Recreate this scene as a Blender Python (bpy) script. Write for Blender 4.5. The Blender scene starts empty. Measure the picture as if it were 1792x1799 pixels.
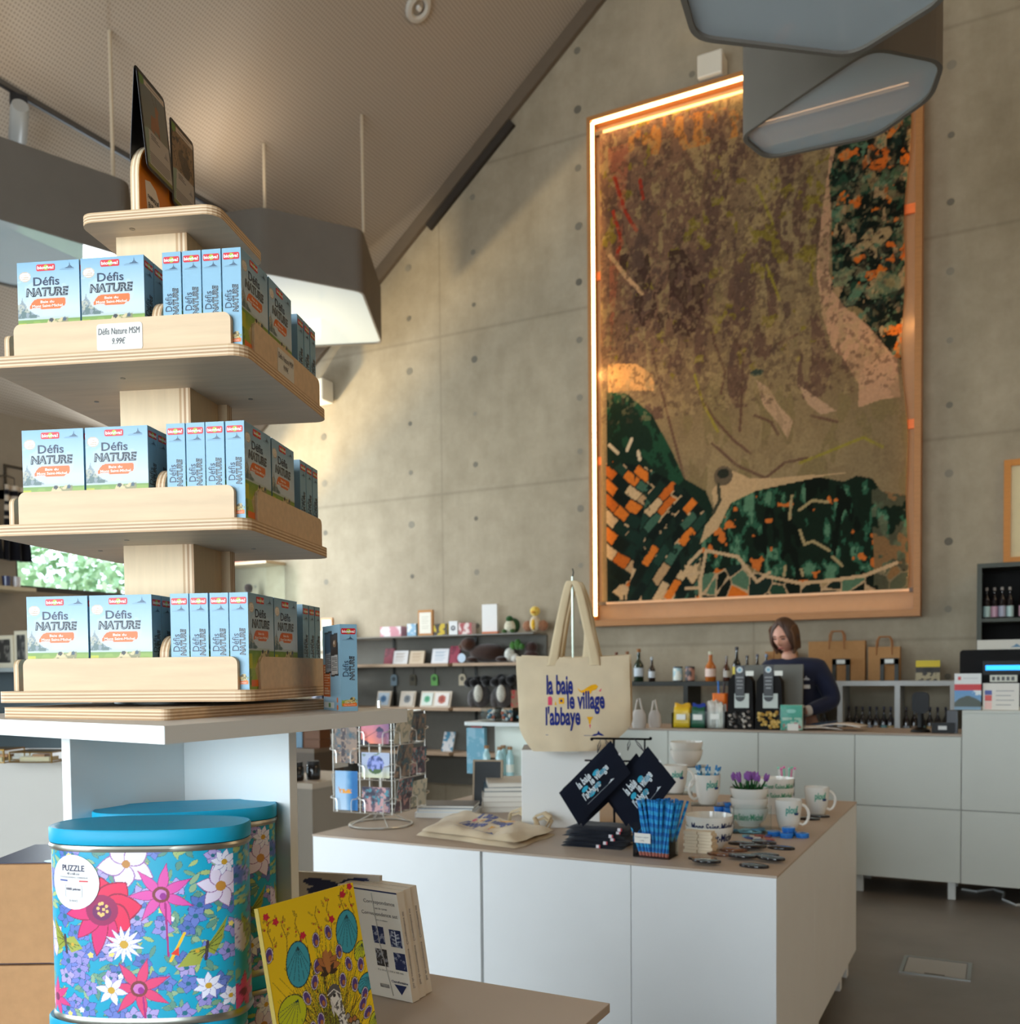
import bpy, bmesh, math, random
import numpy as np
from mathutils import Vector, Matrix
random.seed(4); RNG = np.random.default_rng(7)
SC = bpy.context.scene
COL = SC.collection
PI = math.pi

# ------------------------------------------------------------------ camera
CAM_R = Vector((0.88674169, 0.46215728, -0.00999142))
CAM_U = Vector((-0.00757149, 0.03613178, 0.99931835))
CAM_F = Vector((-0.46220326, 0.88606159, -0.03553877))
EYE = Vector((0, 0, 1.33))
cam_data = bpy.data.cameras.new('camera')
cam_data.sensor_fit = 'HORIZONTAL'; cam_data.sensor_width = 36.0
cam_data.lens = 1660.86 * 36 / 1792
cam_data.shift_y = (1236.38 - 899.5) / 1792
cam_data.clip_start = 0.05; cam_data.clip_end = 200
cam_data.dof.use_dof = True; cam_data.dof.focus_distance = 1.3; cam_data.dof.aperture_fstop = 9.0
cam = bpy.data.objects.new('camera', cam_data); COL.objects.link(cam)
m3 = Matrix((CAM_R, CAM_U, -CAM_F)).transposed().to_4x4(); m3.translation = EYE
cam.matrix_world = m3
SC.camera = cam
SC.cycles.use_denoising = True
SC.cycles.max_bounces = 8; SC.cycles.diffuse_bounces = 4; SC.cycles.transparent_max_bounces = 12
SC.cycles.sample_clamp_indirect = 6.0; SC.cycles.caustics_reflective = False; SC.cycles.caustics_refractive = False
SC.view_settings.view_transform = 'Standard'; SC.view_settings.look = 'None'
SC.view_settings.exposure = 0.25; SC.view_settings.gamma = 1.0

# ------------------------------------------------------------------ daylight and added fill lights
world = bpy.data.worlds.new('sky'); SC.world = world; world.use_nodes = True
bg = world.node_tree.nodes['Background']
bg.inputs['Color'].default_value = (0.74, 0.87, 1.0, 1); bg.inputs['Strength'].default_value = 4.0

def area(name, loc, direction, sx, sy, watts, col):
    l = bpy.data.lights.new(name, 'AREA'); l.shape = 'RECTANGLE'; l.size = sx; l.size_y = sy
    l.energy = watts; l.color = col
    o = bpy.data.objects.new(name, l); COL.objects.link(o); o.location = loc
    o.rotation_euler = Vector(direction).to_track_quat('-Z', 'Z').to_euler()
    return o
# daylight through the glazed front of the shop (behind the camera) and the low windows of the left wall
area('front_window_daylight', (-2.2, -3.5, 1.9), (0.0, 1, 0.0), 5.5, 2.8, 195, (0.90, 0.95, 1.0))
area('left_window_daylight', (-7.5, 1.2, 1.5), (1, 0.1, 0.0), 5.0, 2.0, 105, (0.84, 0.93, 1.0))
area('far_left_window_daylight', (-7.40, 6.3, 2.42), (1, 0, 0.05), 1.9, 0.7, 125, (0.86, 0.94, 1.0))
area('right_fill_light', (4.97, 2.2, 1.9), (-1, 0.12, 0), 4.0, 2.2, 26, (1.0, 0.82, 0.60))  # added warm fill for right-facing sides, no window known there
area('high_right_fill_light', (4.97, 4.2, 6.2), (-1, .1, -.05), 3.0, 2.2, 75, (1.0, 0.74, 0.44))  # added high fill to warm the ceiling and upper wall
# low sun thrown up from wet ground outside, through the far left window onto the concrete wall
sp = bpy.data.lights.new('reflected_sun', 'SPOT'); sp.energy = 2600; sp.color = (1.0, .74, .42); sp.spot_size = math.radians(40); sp.spot_blend = .6; sp.shadow_soft_size = .25
so = bpy.data.objects.new('reflected_sun', sp); COL.objects.link(so); so.location = (-9.6, 5.6, .6)
so.rotation_euler = (Vector((-5.6, 7.75, 4.2)) - Vector((-9.6, 5.6, .6))).to_track_quat('-Z', 'Y').to_euler()

# ------------------------------------------------------------------ helpers: pixels to surfaces of the place
def ray(px, py):
    return CAM_F + CAM_R * ((px - 896) / 1660.86) - CAM_U * ((py - 1236.38) / 1660.86)
def at(px, py, axis, value):
    d = ray(px, py); t = (value - EYE[axis]) / d[axis]
    return EYE + d * t
def dep(px, py, t):
    return EYE + ray(px, py) * t

def lin(c):
    c = np.asarray(c, float) / 255.0
    return np.where(c <= 0.04045, c / 12.92, ((c + 0.055) / 1.055) ** 2.4)

# ------------------------------------------------------------------ materials
MATS = {}
def nodes_of(name):
    m = bpy.data.materials.new(name); m.use_nodes = True
    nt = m.node_tree; b = nt.nodes['Principled BSDF']
    return m, nt, b
def N(nt, kind, **kw):
    n = nt.nodes.new(kind)
    for k, v in kw.items():
        if k in n.inputs: n.inputs[k].default_value = v
        else: setattr(n, k, v)
    return n
def painted(name, rough=0.5, spec=0.5, metallic=0.0, coat=0.0, noise=0.0, nscale=20, bump=0.0, bscale=200, stretch=(1, 1, 1), sheen=0.0, trans=0.0, alpha=1.0):
    """surface whose own colour comes from the mesh's colour attribute, times procedural variation"""
    m, nt, b = nodes_of(name); L = nt.links.new
    a = N(nt, 'ShaderNodeVertexColor'); a.layer_name = 'Col'
    out = a.outputs['Color']
    tc = N(nt, 'ShaderNodeTexCoord'); mp = N(nt, 'ShaderNodeMapping'); mp.inputs['Scale'].default_value = stretch
    L(tc.outputs['Object'], mp.inputs['Vector'])
    if noise:
        nz = N(nt, 'ShaderNodeTexNoise'); nz.inputs['Scale'].default_value = nscale; nz.inputs['Detail'].default_value = 5
        L(mp.outputs[0], nz.inputs['Vector'])
        mr = N(nt, 'ShaderNodeMapRange'); mr.inputs['To Min'].default_value = 1 - noise; mr.inputs['To Max'].default_value = 1 + noise
        mr.inputs['From Min'].default_value = 0.3; mr.inputs['From Max'].default_value = 0.7
        L(nz.outputs['Fac'], mr.inputs['Value'])
        mx = N(nt, 'ShaderNodeVectorMath', operation='MULTIPLY')
        L(out, mx.inputs[0]); L(mr.outputs[0], mx.inputs[1]); out = mx.outputs[0]
    L(out, b.inputs['Base Color'])
    if bump:
        nb = N(nt, 'ShaderNodeTexNoise'); nb.inputs['Scale'].default_value = bscale; nb.inputs['Detail'].default_value = 3
        L(mp.outputs[0], nb.inputs['Vector'])
        bu = N(nt, 'ShaderNodeBump'); bu.inputs['Strength'].default_value = bump; bu.inputs['Distance'].default_value = 0.002
        L(nb.outputs['Fac'], bu.inputs['Height']); L(bu.outputs[0], b.inputs['Normal'])
    b.inputs['Roughness'].default_value = rough; b.inputs['Specular IOR Level'].default_value = spec
    b.inputs['Metallic'].default_value = metallic; b.inputs['Coat Weight'].default_value = coat
    b.inputs['Sheen Weight'].default_value = sheen; b.inputs['Transmission Weight'].default_value = trans
    b.inputs['Alpha'].default_value = alpha
    MATS[name] = m; return m
MATTE = painted('painted_matte', 0.75, 0.3, noise=0.03)
SATIN = painted('painted_satin', 0.45, 0.28, noise=0.012, nscale=6)
PRINT = painted('printed_card', 0.38, 0.45, noise=0.01)
GLOSS = painted('glazed', 0.12, 0.6)
METAL = painted('metal', 0.35, 0.5, metallic=1.0)
CLOTH = painted('woven_cloth', 0.95, 0.15, noise=0.05, nscale=14, bump=0.25, bscale=900, sheen=0.15)
FELT = painted('grey_felt', 0.95, 0.1, noise=0.04, nscale=5, bump=0.3, bscale=300)
WOOD = painted('birch_plywood', 0.5, 0.35, noise=0.07, nscale=3.2, stretch=(3, 30, 30), bump=0.03, bscale=90)
WOODV = painted('birch_plywood_upright', 0.5, 0.35, noise=0.05, nscale=3.2, stretch=(30, 30, 3))
KRAFT = painted('kraft_board', 0.85, 0.2, noise=0.05, nscale=60, bump=0.1)
PLUSH = painted('plush', 1.0, 0.1, noise=0.2, nscale=60, bump=0.6, bscale=120, sheen=0.4)
LEAF = painted('foliage_leaf', 0.6, 0.3, noise=0.25, nscale=3)
BOTTLE = painted('bottle_glass', 0.08, 0.6, coat=0.3)
KNIT = painted('tufted_wool', 0.95, 0.1, noise=0.12, nscale=45, bump=0.5, bscale=70)
def clear_mat(name, tint=(0.93, 0.97, 0.97), gloss=0.12):
    m = bpy.data.materials.new(name); m.use_nodes = True; nt = m.node_tree; nt.nodes.clear()
    o = N(nt, 'ShaderNodeOutputMaterial'); t = N(nt, 'ShaderNodeBsdfTransparent'); t.inputs[0].default_value = (*tint, 1)
    g = N(nt, 'ShaderNodeBsdfGlossy'); g.inputs['Roughness'].default_value = 0.05
    f = N(nt, 'ShaderNodeLayerWeight'); f.inputs[0].default_value = gloss
    mx = N(nt, 'ShaderNodeMixShader')
    nt.links.new(f.outputs['Fresnel'], mx.inputs[0]); nt.links.new(t.outputs[0], mx.inputs[1]); nt.links.new(g.outputs[0], mx.inputs[2])
    nt.links.new(mx.outputs[0], o.inputs[0]); return m
CLEAR = clear_mat('clear_acrylic', (0.965, 0.985, 0.985), 0.12)
GLASS = clear_mat('window_glass', (0.95, 0.98, 0.97), 0.1)
def glow(name, col, strength):
    m, nt, b = nodes_of(name); b.inputs['Emission Color'].default_value = (*col, 1); b.inputs['Emission Strength'].default_value = strength
    b.inputs['Base Color'].default_value = (*col, 1); return m
LED = glow('warm_light_strip', (1.0, 0.62, 0.26), 9.0)
LEDDIM = glow('dim_warm_light_strip', (1.0, 0.60, 0.30), 5.0)
SCREENLIT = glow('lit_display', (0.02, 0.35, 1.0), 1.6)

def concrete_material():
    m, nt, b = nodes_of('board_cast_concrete'); L = nt.links.new
    tc = N(nt, 'ShaderNodeTexCoord')
    n1 = N(nt, 'ShaderNodeTexNoise', Scale=0.7, Detail=8.0, Roughness=0.65)
    n2 = N(nt, 'ShaderNodeTexNoise', Scale=5.0, Detail=8.0, Roughness=0.7)
    mp = N(nt, 'ShaderNodeMapping'); mp.inputs['Scale'].default_value = (1.0, 1.0, 0.25)
    L(tc.outputs['Object'], mp.inputs[0]); L(mp.outputs[0], n1.inputs['Vector']); L(tc.outputs['Object'], n2.inputs['Vector'])
    ad = N(nt, 'ShaderNodeMath', operation='ADD'); L(n1.outputs['Fac'], ad.inputs[0])
    ml = N(nt, 'ShaderNodeMath', operation='MULTIPLY'); L(n2.outputs['Fac'], ml.inputs[0]); ml.inputs[1].default_value = 0.5
    L(ml.outputs[0], ad.inputs[1])
    cr = N(nt, 'ShaderNodeValToRGB'); L(ad.outputs[0], cr.inputs[0])
    cr.color_ramp.elements[0].position = 0.5; cr.color_ramp.elements[0].color = (0.285, 0.235, 0.160, 1)
    cr.color_ramp.elements[1].position = 1.0; cr.color_ramp.elements[1].color = (0.50, 0.425, 0.31, 1)
    # formwork joints every 1.5 m up and 2.95 m across: shallow darker lines
    sx = N(nt, 'ShaderNodeSeparateXYZ'); L(tc.outputs['Object'], sx.inputs[0])
    def joint(sock, period, off, w):
        a = N(nt, 'ShaderNodeMath', operation='ADD'); L(sock, a.inputs[0]); a.inputs[1].default_value = off
        p = N(nt, 'ShaderNodeMath', operation='PINGPONG'); L(a.outputs[0], p.inputs[0]); p.inputs[1].default_value = period / 2
        r = N(nt, 'ShaderNodeMapRange'); L(p.outputs[0], r.inputs['Value'])
        r.inputs['From Min'].default_value = 0; r.inputs['From Max'].default_value = w; r.inputs['To Min'].default_value = 0.0; r.inputs['To Max'].default_value = 1.0
        return r.outputs[0]
    j1 = joint(sx.outputs['Z'], 1.48, -0.05, 0.022); j2 = joint(sx.outputs['X'], 2.95, 4.75, 0.014)
    mn = N(nt, 'ShaderNodeMath', operation='MINIMUM'); L(j1, mn.inputs[0]); L(j2, mn.inputs[1])
    mr = N(nt, 'ShaderNodeMapRange'); L(mn.outputs[0], mr.inputs['Value']); mr.inputs['To Min'].default_value = 0.80; mr.inputs['To Max'].default_value = 1.0
    mx = N(nt, 'ShaderNodeVectorMath', operation='MULTIPLY'); L(cr.outputs[0], mx.inputs[0]); L(mr.outputs[0], mx.inputs[1])
    L(mx.outputs[0], b.inputs['Base Color']); b.inputs['Roughness'].default_value = 0.8; b.inputs['Specular IOR Level'].default_value = 0.25
    bu = N(nt, 'ShaderNodeBump'); bu.inputs['Strength'].default_value = 0.15; bu.inputs['Distance'].default_value = 0.01
    L(n2.outputs['Fac'], bu.inputs['Height']); L(bu.outputs[0], b.inputs['Normal'])
    return m
CONCRETE = concrete_material()
def floor_material():
    m, nt, b = nodes_of('polished_concrete'); L = nt.links.new
    tc = N(nt, 'ShaderNodeTexCoord'); n1 = N(nt, 'ShaderNodeTexNoise', Scale=1.3, Detail=9.0, Roughness=0.6); L(tc.outputs['Object'], n1.inputs['Vector'])
    cr = N(nt, 'ShaderNodeValToRGB'); L(n1.outputs['Fac'], cr.inputs[0])
    cr.color_ramp.elements[0].position = 0.3; cr.color_ramp.elements[0].color = (0.125, 0.105, 0.085, 1)
    cr.color_ramp.elements[1].position = 0.72; cr.color_ramp.elements[1].color = (0.215, 0.185, 0.155, 1)
    L(cr.outputs[0], b.inputs['Base Color']); b.inputs['Roughness'].default_value = 0.38
    return m
FLOOR = floor_material()
def ceiling_material():
    m, nt, b = nodes_of('perforated_acoustic_board'); L = nt.links.new
    tc = N(nt, 'ShaderNodeTexCoord'); mp = N(nt, 'ShaderNodeMapping'); mp.inputs['Scale'].default_value = (48, 48, 0.0)
    L(tc.outputs['Object'], mp.inputs[0])
    v = N(nt, 'ShaderNodeTexVoronoi', Scale=1.0, Randomness=0.0); L(mp.outputs[0], v.inputs['Vector'])
    r = N(nt, 'ShaderNodeMapRange'); L(v.outputs['Distance'], r.inputs['Value'])
    r.inputs['From Min'].default_value = 0.22; r.inputs['From Max'].default_value = 0.34; r.inputs['To Min'].default_value = 0.66; r.inputs['To Max'].default_value = 1.0
    cn = N(nt, 'ShaderNodeVectorMath', operation='MULTIPLY'); cn.inputs[0].default_value = (0.47, 0.40, 0.325); L(r.outputs[0], cn.inputs[1])
    L(cn.outputs[0], b.inputs['Base Color']); b.inputs['Roughness'].default_value = 0.85; b.inputs['Specular IOR Level'].default_value = 0.2
    return m
CEIL = ceiling_material()

# ------------------------------------------------------------------ mesh builder
class M:
    def __init__(s): s.V = []; s.C = []; s.F = []; s.S = []; s.n = 0
    def raw(s, V, F, col, smooth=False):
        V = np.asarray(V, float).reshape(-1, 3); k = len(V)
        c = np.asarray(col, float)
        if c.ndim == 1: c = np.tile(c, (k, 1))
        s.V.append(V); s.C.append(lin(c)); s.F += [tuple(int(i) + s.n for i in f) for f in F]; s.S += [smooth] * len(F); s.n += k
        return s
    def box(s, x0, x1, y0, y1, z0, z1, col, X=None):
        V = [(x, y, z) for z in (z0, z1) for y in (y0, y1) for x in (x0, x1)]
        F = [(0, 2, 3, 1), (4, 5, 7, 6), (0, 1, 5, 4), (2, 6, 7, 3), (0, 4, 6, 2), (1, 3, 7, 5)]
        if X is not None: V = [tuple(X @ Vector(v)) for v in V]
        return s.raw(V, F, col)
    def prism(s, P, z0, z1, col, side=None, plane='xy', layers=None, X=None, smooth=False):
        """closed outline P extruded from z0 to z1 along the axis normal to plane"""
        n = len(P)
        def w(a, b, c):
            v = {'xy': (a, b, c), 'xz': (a, c, b), 'yz': (c, a, b)}[plane]
            return tuple(X @ Vector(v)) if X is not None else v
        flip = plane == 'xz'
        A = sum(P[i][0] * P[(i + 1) % n][1] - P[(i + 1) % n][0] * P[i][1] for i in range(n))
        if A < 0: P = P[::-1]
        f0 = tuple(range(n))[::-1]; f1 = tuple(range(n))
        if flip: f0, f1 = f1, f0
        s.raw([w(a, b, z0) for a, b in P], [f0], col); s.raw([w(a, b, z1) for a, b in P], [f1], col)
        cols = layers or [side if side is not None else col]; k = len(cols)
        for j, c in enumerate(cols):
            a0 = z0 + (z1 - z0) * j / k; a1 = z0 + (z1 - z0) * (j + 1) / k
            V = [w(a, b, a0) for a, b in P] + [w(a, b, a1) for a, b in P]
            F = [((i, (i + 1) % n, n + (i + 1) % n, n + i) if not flip else (n + i, n + (i + 1) % n, (i + 1) % n, i)) for i in range(n)]
            s.raw(V, F, c, smooth)
        return s
    def lathe(s, prof, col, n=24, c=(0, 0, 0), sx=1, sy=1, cap=True, X=None, smooth=True):
        """prof: list of (r, z) or (r, z, colour) from the bottom up"""
        segs = []; cur = col
        for i in range(len(prof) - 1):
            cc = prof[i][2] if len(prof[i]) > 2 else col
            segs.append(cc)
        def ring(r, z): 
            R = [(c[0] + sx * r * math.cos(2 * PI * i / n), c[1] + sy * r * math.sin(2 * PI * i / n), c[2] + z) for i in range(n)]
            return [tuple(X @ Vector(v)) for v in R] if X is not None else R
        i = 0
        while i < len(segs):                                    # runs of one colour share their rings, so they shade smoothly
            j = i
            while j + 1 < len(segs) and tuple(segs[j + 1]) == tuple(segs[i]): j += 1
            V = []; F = []
            for k in range(i, j + 2): V += ring(prof[k][0], prof[k][1])
            for k in range(j + 1 - i):
                for q in range(n): F.append((k * n + q, k * n + (q + 1) % n, (k + 1) * n + (q + 1) % n, (k + 1) * n + q))
            s.raw(V, F, segs[i], smooth); i = j + 1
        if cap:
            if prof[0][0] > 1e-5: s.raw(ring(prof[0][0], prof[0][1]), [tuple(range(n))[::-1]], segs[0])
            if prof[-1][0] > 1e-5: s.raw(ring(prof[-1][0], prof[-1][1]), [tuple(range(n))], segs[-1])
        return s
    def tube(s, P, r, col, n=6, closed=False, smooth=True):
        P = [Vector(p) for p in P]; k = len(P); V = []; F = []; up = None
        rr = r if hasattr(r, '__len__') else [r] * k
        for i, p in enumerate(P):
            a = P[(i - 1) % k] if (closed or i) else P[0]; b = P[(i + 1) % k] if (closed or i < k - 1) else P[-1]
            t = (b - a).normalized()
            if up is None: up = Vector((0, 0, 1)) if abs(t.z) < 0.9 else Vector((1, 0, 0))
            u = t.cross(up)
            u = u.normalized() if u.length > 1e-6 else t.orthogonal().normalized()
            v = u.cross(t); up = v
            for q in range(n):
                an = 2 * PI * q / n; V.append(tuple(p + u * (rr[i] * math.cos(an)) + v * (rr[i] * math.sin(an))))
        for i in range(k if closed else k - 1):
            for q in range(n):
                F.append((i * n + q, i * n + (q + 1) % n, ((i + 1) % k) * n + (q + 1) % n, ((i + 1) % k) * n + q))
        if not closed: F += [tuple(range(n))[::-1], tuple(range((k - 1) * n, k * n))]
        return s.raw(V, [f[::-1] for f in F], col, smooth)
    def ball(s, c, r, col, n=12, X=None):
        r = r if hasattr(r, '__len__') else (r, r, r); m = max(6, n * 2 // 3); V = []; F = []
        for j in range(m + 1):
            ph = PI * j / m
            for i in range(n):
                a = 2 * PI * i / n
                v = Vector((c[0] + r[0] * math.sin(ph) * math.cos(a), c[1] + r[1] * math.sin(ph) * math.sin(a), c[2] - r[2] * math.cos(ph)))
                V.append(tuple(X @ v if X is not None else v))
        for j in range(m):
            for i in range(n): F.append((j * n + i, j * n + (i + 1) % n, (j + 1) * n + (i + 1) % n, (j + 1) * n + i))
        return s.raw(V, F, col, True)
    def sheet(s, fn, nu, nv, col, smooth=True, double=0.0):
        """grid surface fn(u, v) in 0..1; colour constant or array (nv+1, nu+1, 3)"""
        V = [tuple(fn(i / nu, j / nv)) for j in range(nv + 1) for i in range(nu + 1)]
        F = [(j * (nu + 1) + i, j * (nu + 1) + i + 1, (j + 1) * (nu + 1) + i + 1, (j + 1) * (nu + 1) + i) for j in range(nv) for i in range(nu)]
        c = np.asarray(col, float)
        if c.ndim == 3: c = c.reshape(-1, 3)
        return s.raw(V, F, c, smooth)
    def art(s, cv, O, U, W, eps=0.0):
        """paste canvas cv (row 0 on top) on the flat rectangle with lower left O, sides U and W"""
        h, w, _ = cv.a.shape; O = np.array(O, float); U = np.array(U, float); W = np.array(W, float)
        n = np.cross(U, W); n /= np.linalg.norm(n); O = O + n * eps
        u = np.linspace(0, 1, w); v = np.linspace(1, 0, h)
        V = O + u[None, :, None] * U + v[:, None, None] * W
        i = np.arange(h * w).reshape(h, w)
        F = np.stack([i[1:, :-1], i[1:, 1:], i[:-1, 1:], i[:-1, :-1]], -1).reshape(-1, 4)
        return s.raw(V.reshape(-1, 3), F.tolist(), np.clip(cv.a, 0, 255).reshape(-1, 3))
    def art_on(s, cv, fn):
        h, w, _ = cv.a.shape
        V = [tuple(fn(i / (w - 1), 1 - j / (h - 1))) for j in range(h) for i in range(w)]
        i = np.arange(h * w).reshape(h, w)
        F = np.stack([i[1:, :-1], i[1:, 1:], i[:-1, 1:], i[:-1, :-1]], -1).reshape(-1, 4)
        return s.raw(V, F.tolist(), np.clip(cv.a, 0, 255).reshape(-1, 3), True)
    def text(s, txt, O, U, W, col, w=None, h=None, eps=0.0004, bold=0.0, center=False, fn=None, shear=0.0):
        """flat lettering: U, W unit directions; w, h the size of the line"""
        V, F = letters(txt, bold, shear)
        W0, H0 = V[:, 0].max() - V[:, 0].min(), V[:, 1].max() - V[:, 1].min()
        if h is None: h = H0 * w / W0
        if w is None: w = W0 * h / H0
        P = (V - V.min(0)) * np.array([w / W0, h / H0])
        if center: P[:, 0] -= w / 2
        O = np.array(O, float); U = np.array(U, float); W = np.array(W, float)
        if fn: return s.raw([fn(*(O[:2] + p)) for p in P], F, col)
        n = np.cross(U, W); n /= np.linalg.norm(n)
        return s.raw(O + n * eps + P[:, :1] * U + P[:, 1:] * W, F, col)
    def build(s, name, mat, parent=None, bevel=0.0, seg=2, loc=None, rz=0.0):
        me = bpy.data.meshes.new(name); V = np.concatenate(s.V); C = np.concatenate(s.C)
        me.from_pydata(V.tolist(), [], s.F)
        at_ = me.color_attributes.new('Col', 'FLOAT_COLOR', 'POINT')
        at_.data.foreach_set('color', np.concatenate([C, np.ones((len(C), 1))], 1).astype(np.float32).ravel())
        me.color_attributes.active_color = at_
        me.polygons.foreach_set('use_smooth', s.S)
        if any(s.S): me.set_sharp_from_angle(angle=0.7)
        me.materials.append(mat); me.update()
        o = bpy.data.objects.new(name, me); COL.objects.link(o)
        if parent is not None: o.parent = parent
        if loc is not None: o.location = loc
        if rz: o.rotation_euler.z = rz
        if bevel:
            b = o.modifiers.new('edge', 'BEVEL'); b.width = bevel; b.segments = seg; b.limit_method = 'ANGLE'; b.angle_limit = 0.6
        return o
_L = {}
def letters(txt, bold=0.0, shear=0.0):
    k = (txt, bold, shear)
    if k in _L: return _L[k]
    c = bpy.data.curves.new('line', 'FONT'); c.body = txt; c.offset = bold; c.resolution_u = 3; c.shear = shear; c.align_x = 'LEFT'; c.space_line = 0.85
    o = bpy.data.objects.new('line', c); COL.objects.link(o)
    me = o.to_mesh(); V = np.array([v.co[:2] for v in me.vertices]); F = [tuple(p.vertices) for p in me.polygons]
    o.to_mesh_clear(); bpy.data.objects.remove(o); bpy.data.curves.remove(c)
    _L[k] = (V, F); return _L[k]

def setp(o, label=None, cat=None, group=None, kind=None):
    if label: o['label'] = label
    if cat: o['category'] = cat
    if group: o['group'] = group
    if kind: o['kind'] = kind
    return o
def thing(name, label, cat, loc=(0, 0, 0), rz=0.0, group=None):
    o = bpy.data.objects.new(name, None); COL.objects.link(o); o.location = loc; o.rotation_euler.z = rz; o.empty_display_size = 0.05
    return setp(o, label, cat, group)
def struct(name, m, mat, **k):
    o = m.build(name, mat, **k); o['kind'] = 'structure'; return o
def dup(root, loc, rz, label, group=None):
    r = root.copy(); COL.objects.link(r); r.location = loc; r.rotation_euler = (0, 0, rz); r['label'] = label
    if group: r['group'] = group
    for ch in list(root.children):
        c = ch.copy(); COL.objects.link(c); c.parent = r
        for g in ch.children:
            d = g.copy(); COL.objects.link(d); d.parent = c
    return r
def rrect(x0, x1, y0, y1, r, n=5):
    P = []
    for cx, cy, a0 in ((x1 - r, y0 + r, -90), (x1 - r, y1 - r, 0), (x0 + r, y1 - r, 90), (x0 + r, y0 + r, 180)):
        for i in range(n + 1):
            a = math.radians(a0 + 90 * i / n); P.append((cx + r * math.cos(a), cy + r * math.sin(a)))
    return P
PLY = [(196, 158, 118), (226, 199, 164), (182, 142, 104), (228, 202, 168), (184, 146, 108), (226, 199, 164), (200, 164, 124)]
BIRCH = (222, 191, 154)

# ------------------------------------------------------------------ painted pictures (computed, row 0 on top)
class Cv:
    def __init__(s, w, h, col=(255, 255, 255)):
        s.w, s.h = w, h; s.a = np.zeros((h, w, 3)); s.a[:] = col
        s.y, s.x = np.mgrid[0:h, 0:w]; s.u = (s.x + 0.5) / w; s.v = (s.y + 0.5) / h
    def put(s, mask, col, al=1.0):
        m = (np.asarray(mask, float) * al)[..., None]; s.a = s.a * (1 - m) + np.asarray(col, float) * m; return s
    def grad(s, v0, v1, c0, c1, mask=None):
        t = np.clip((s.v - v0) / (v1 - v0), 0, 1)[..., None]; c = np.array(c0) * (1 - t) + np.array(c1) * t
        m = ((s.v >= v0) & (s.v <= v1)) if mask is None else mask
        s.a = np.where(m[..., None], c, s.a); return s
    def inpoly(s, P):
        P = np.array(P, float); m = np.zeros((s.h, s.w), bool); n = len(P)
        x0, y0 = P.min(0); x1, y1 = P.max(0)
        i0, i1 = max(0, int(x0 * s.w) - 1), min(s.w, int(x1 * s.w) + 2); j0, j1 = max(0, int(y0 * s.h) - 1), min(s.h, int(y1 * s.h) + 2)
        if i0 >= i1 or j0 >= j1: return m
        X = s.u[j0:j1, i0:i1]; Y = s.v[j0:j1, i0:i1]; r = np.zeros(X.shape, bool)
        for i in range(n):
            (ax, ay), (bx, by) = P[i], P[(i + 1) % n]
            if ay == by: continue
            r ^= ((ay > Y) != (by > Y)) & (X < (bx - ax) * (Y - ay) / (by - ay) + ax)
        m[j0:j1, i0:i1] = r; return m
    def poly(s, P, col, al=1.0): return s.put(s.inpoly(P), col, al)
    def ell(s, cx, cy, rx, ry, col, ang=0.0, al=1.0):
        asp = s.h / s.w; dx = s.u - cx; dy = (s.v - cy) * asp; ca, sa = math.cos(ang), math.sin(ang)
        a = (dx * ca + dy * sa) / rx; b = (-dx * sa + dy * ca) / (ry * asp)
        return s.put(a * a + b * b < 1, col, al)
    def line(s, P, wd, col, al=1.0):
        """polyline of width wd (fraction of the picture's width)"""
        asp = s.h / s.w; m = np.zeros((s.h, s.w), bool)
        for (ax, ay), (bx, by) in zip(P[:-1], P[1:]):
            dx, dy = bx - ax, (by - ay) * asp; l2 = dx * dx + dy * dy + 1e-12
            t = np.clip(((s.u - ax) * dx + (s.v - ay) * asp * dy) / l2, 0, 1)
            m |= (s.u - ax - t * dx) ** 2 + ((s.v - ay) * asp - t * dy) ** 2 < (wd / 2) ** 2
        return s.put(m, col, al)
    def petal(s, cx, cy, L, wd, ang, col, edge=None, tip=1.0):
        """pointed petal from a centre outwards"""
        asp = s.h / s.w; dx = s.u - cx; dy = (s.v - cy) * asp; ca, sa = math.cos(ang), math.sin(ang)
        t = (dx * ca + dy * sa) / L; b = np.abs(-dx * sa + dy * ca) / wd; tt = np.clip(t, 0, 1)
        w = np.sin(PI * tt ** 0.8) ** tip
        if edge is not None: s.put((t > 0) & (t < 1.03) & (b < w + 0.12), edge)
        return s.put((t > 0) & (t < 1) & (b < w), col)
    def noise(s, amp, sc, seed=0):
        f = fbm(s.w, s.h, sc, seed); s.a = s.a + (f - 0.5)[..., None] * 2 * amp; return s
def vnoise(w, h, gx, gy, rng):
    g = rng.random((int(gy) + 2, int(gx) + 2)); x = np.linspace(0, gx, w); y = np.linspace(0, gy, h)
    xi = x.astype(int); yi = y.astype(int); fx = x - xi; fy = (y - yi)[:, None]
    fx = fx * fx * (3 - 2 * fx); fy = fy * fy * (3 - 2 * fy)
    a = g[np.ix_(yi, xi)]; b = g[np.ix_(yi, xi + 1)]; c = g[np.ix_(yi + 1, xi)]; d = g[np.ix_(yi + 1, xi + 1)]
    return (a * (1 - fx) + b * fx) * (1 - fy) + (c * (1 - fx) + d * fx) * fy
def fbm(w, h, sc, seed=0, oct=4, sy=1.0):
    rng = np.random.default_rng(seed); f = 0; t = 0; a = 1.0
    for o in range(oct):
        f = f + a * vnoise(w, h, sc * 2 ** o, sc * sy * h / w * 2 ** o, rng); t += a; a *= 0.55
    return f / t
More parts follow.
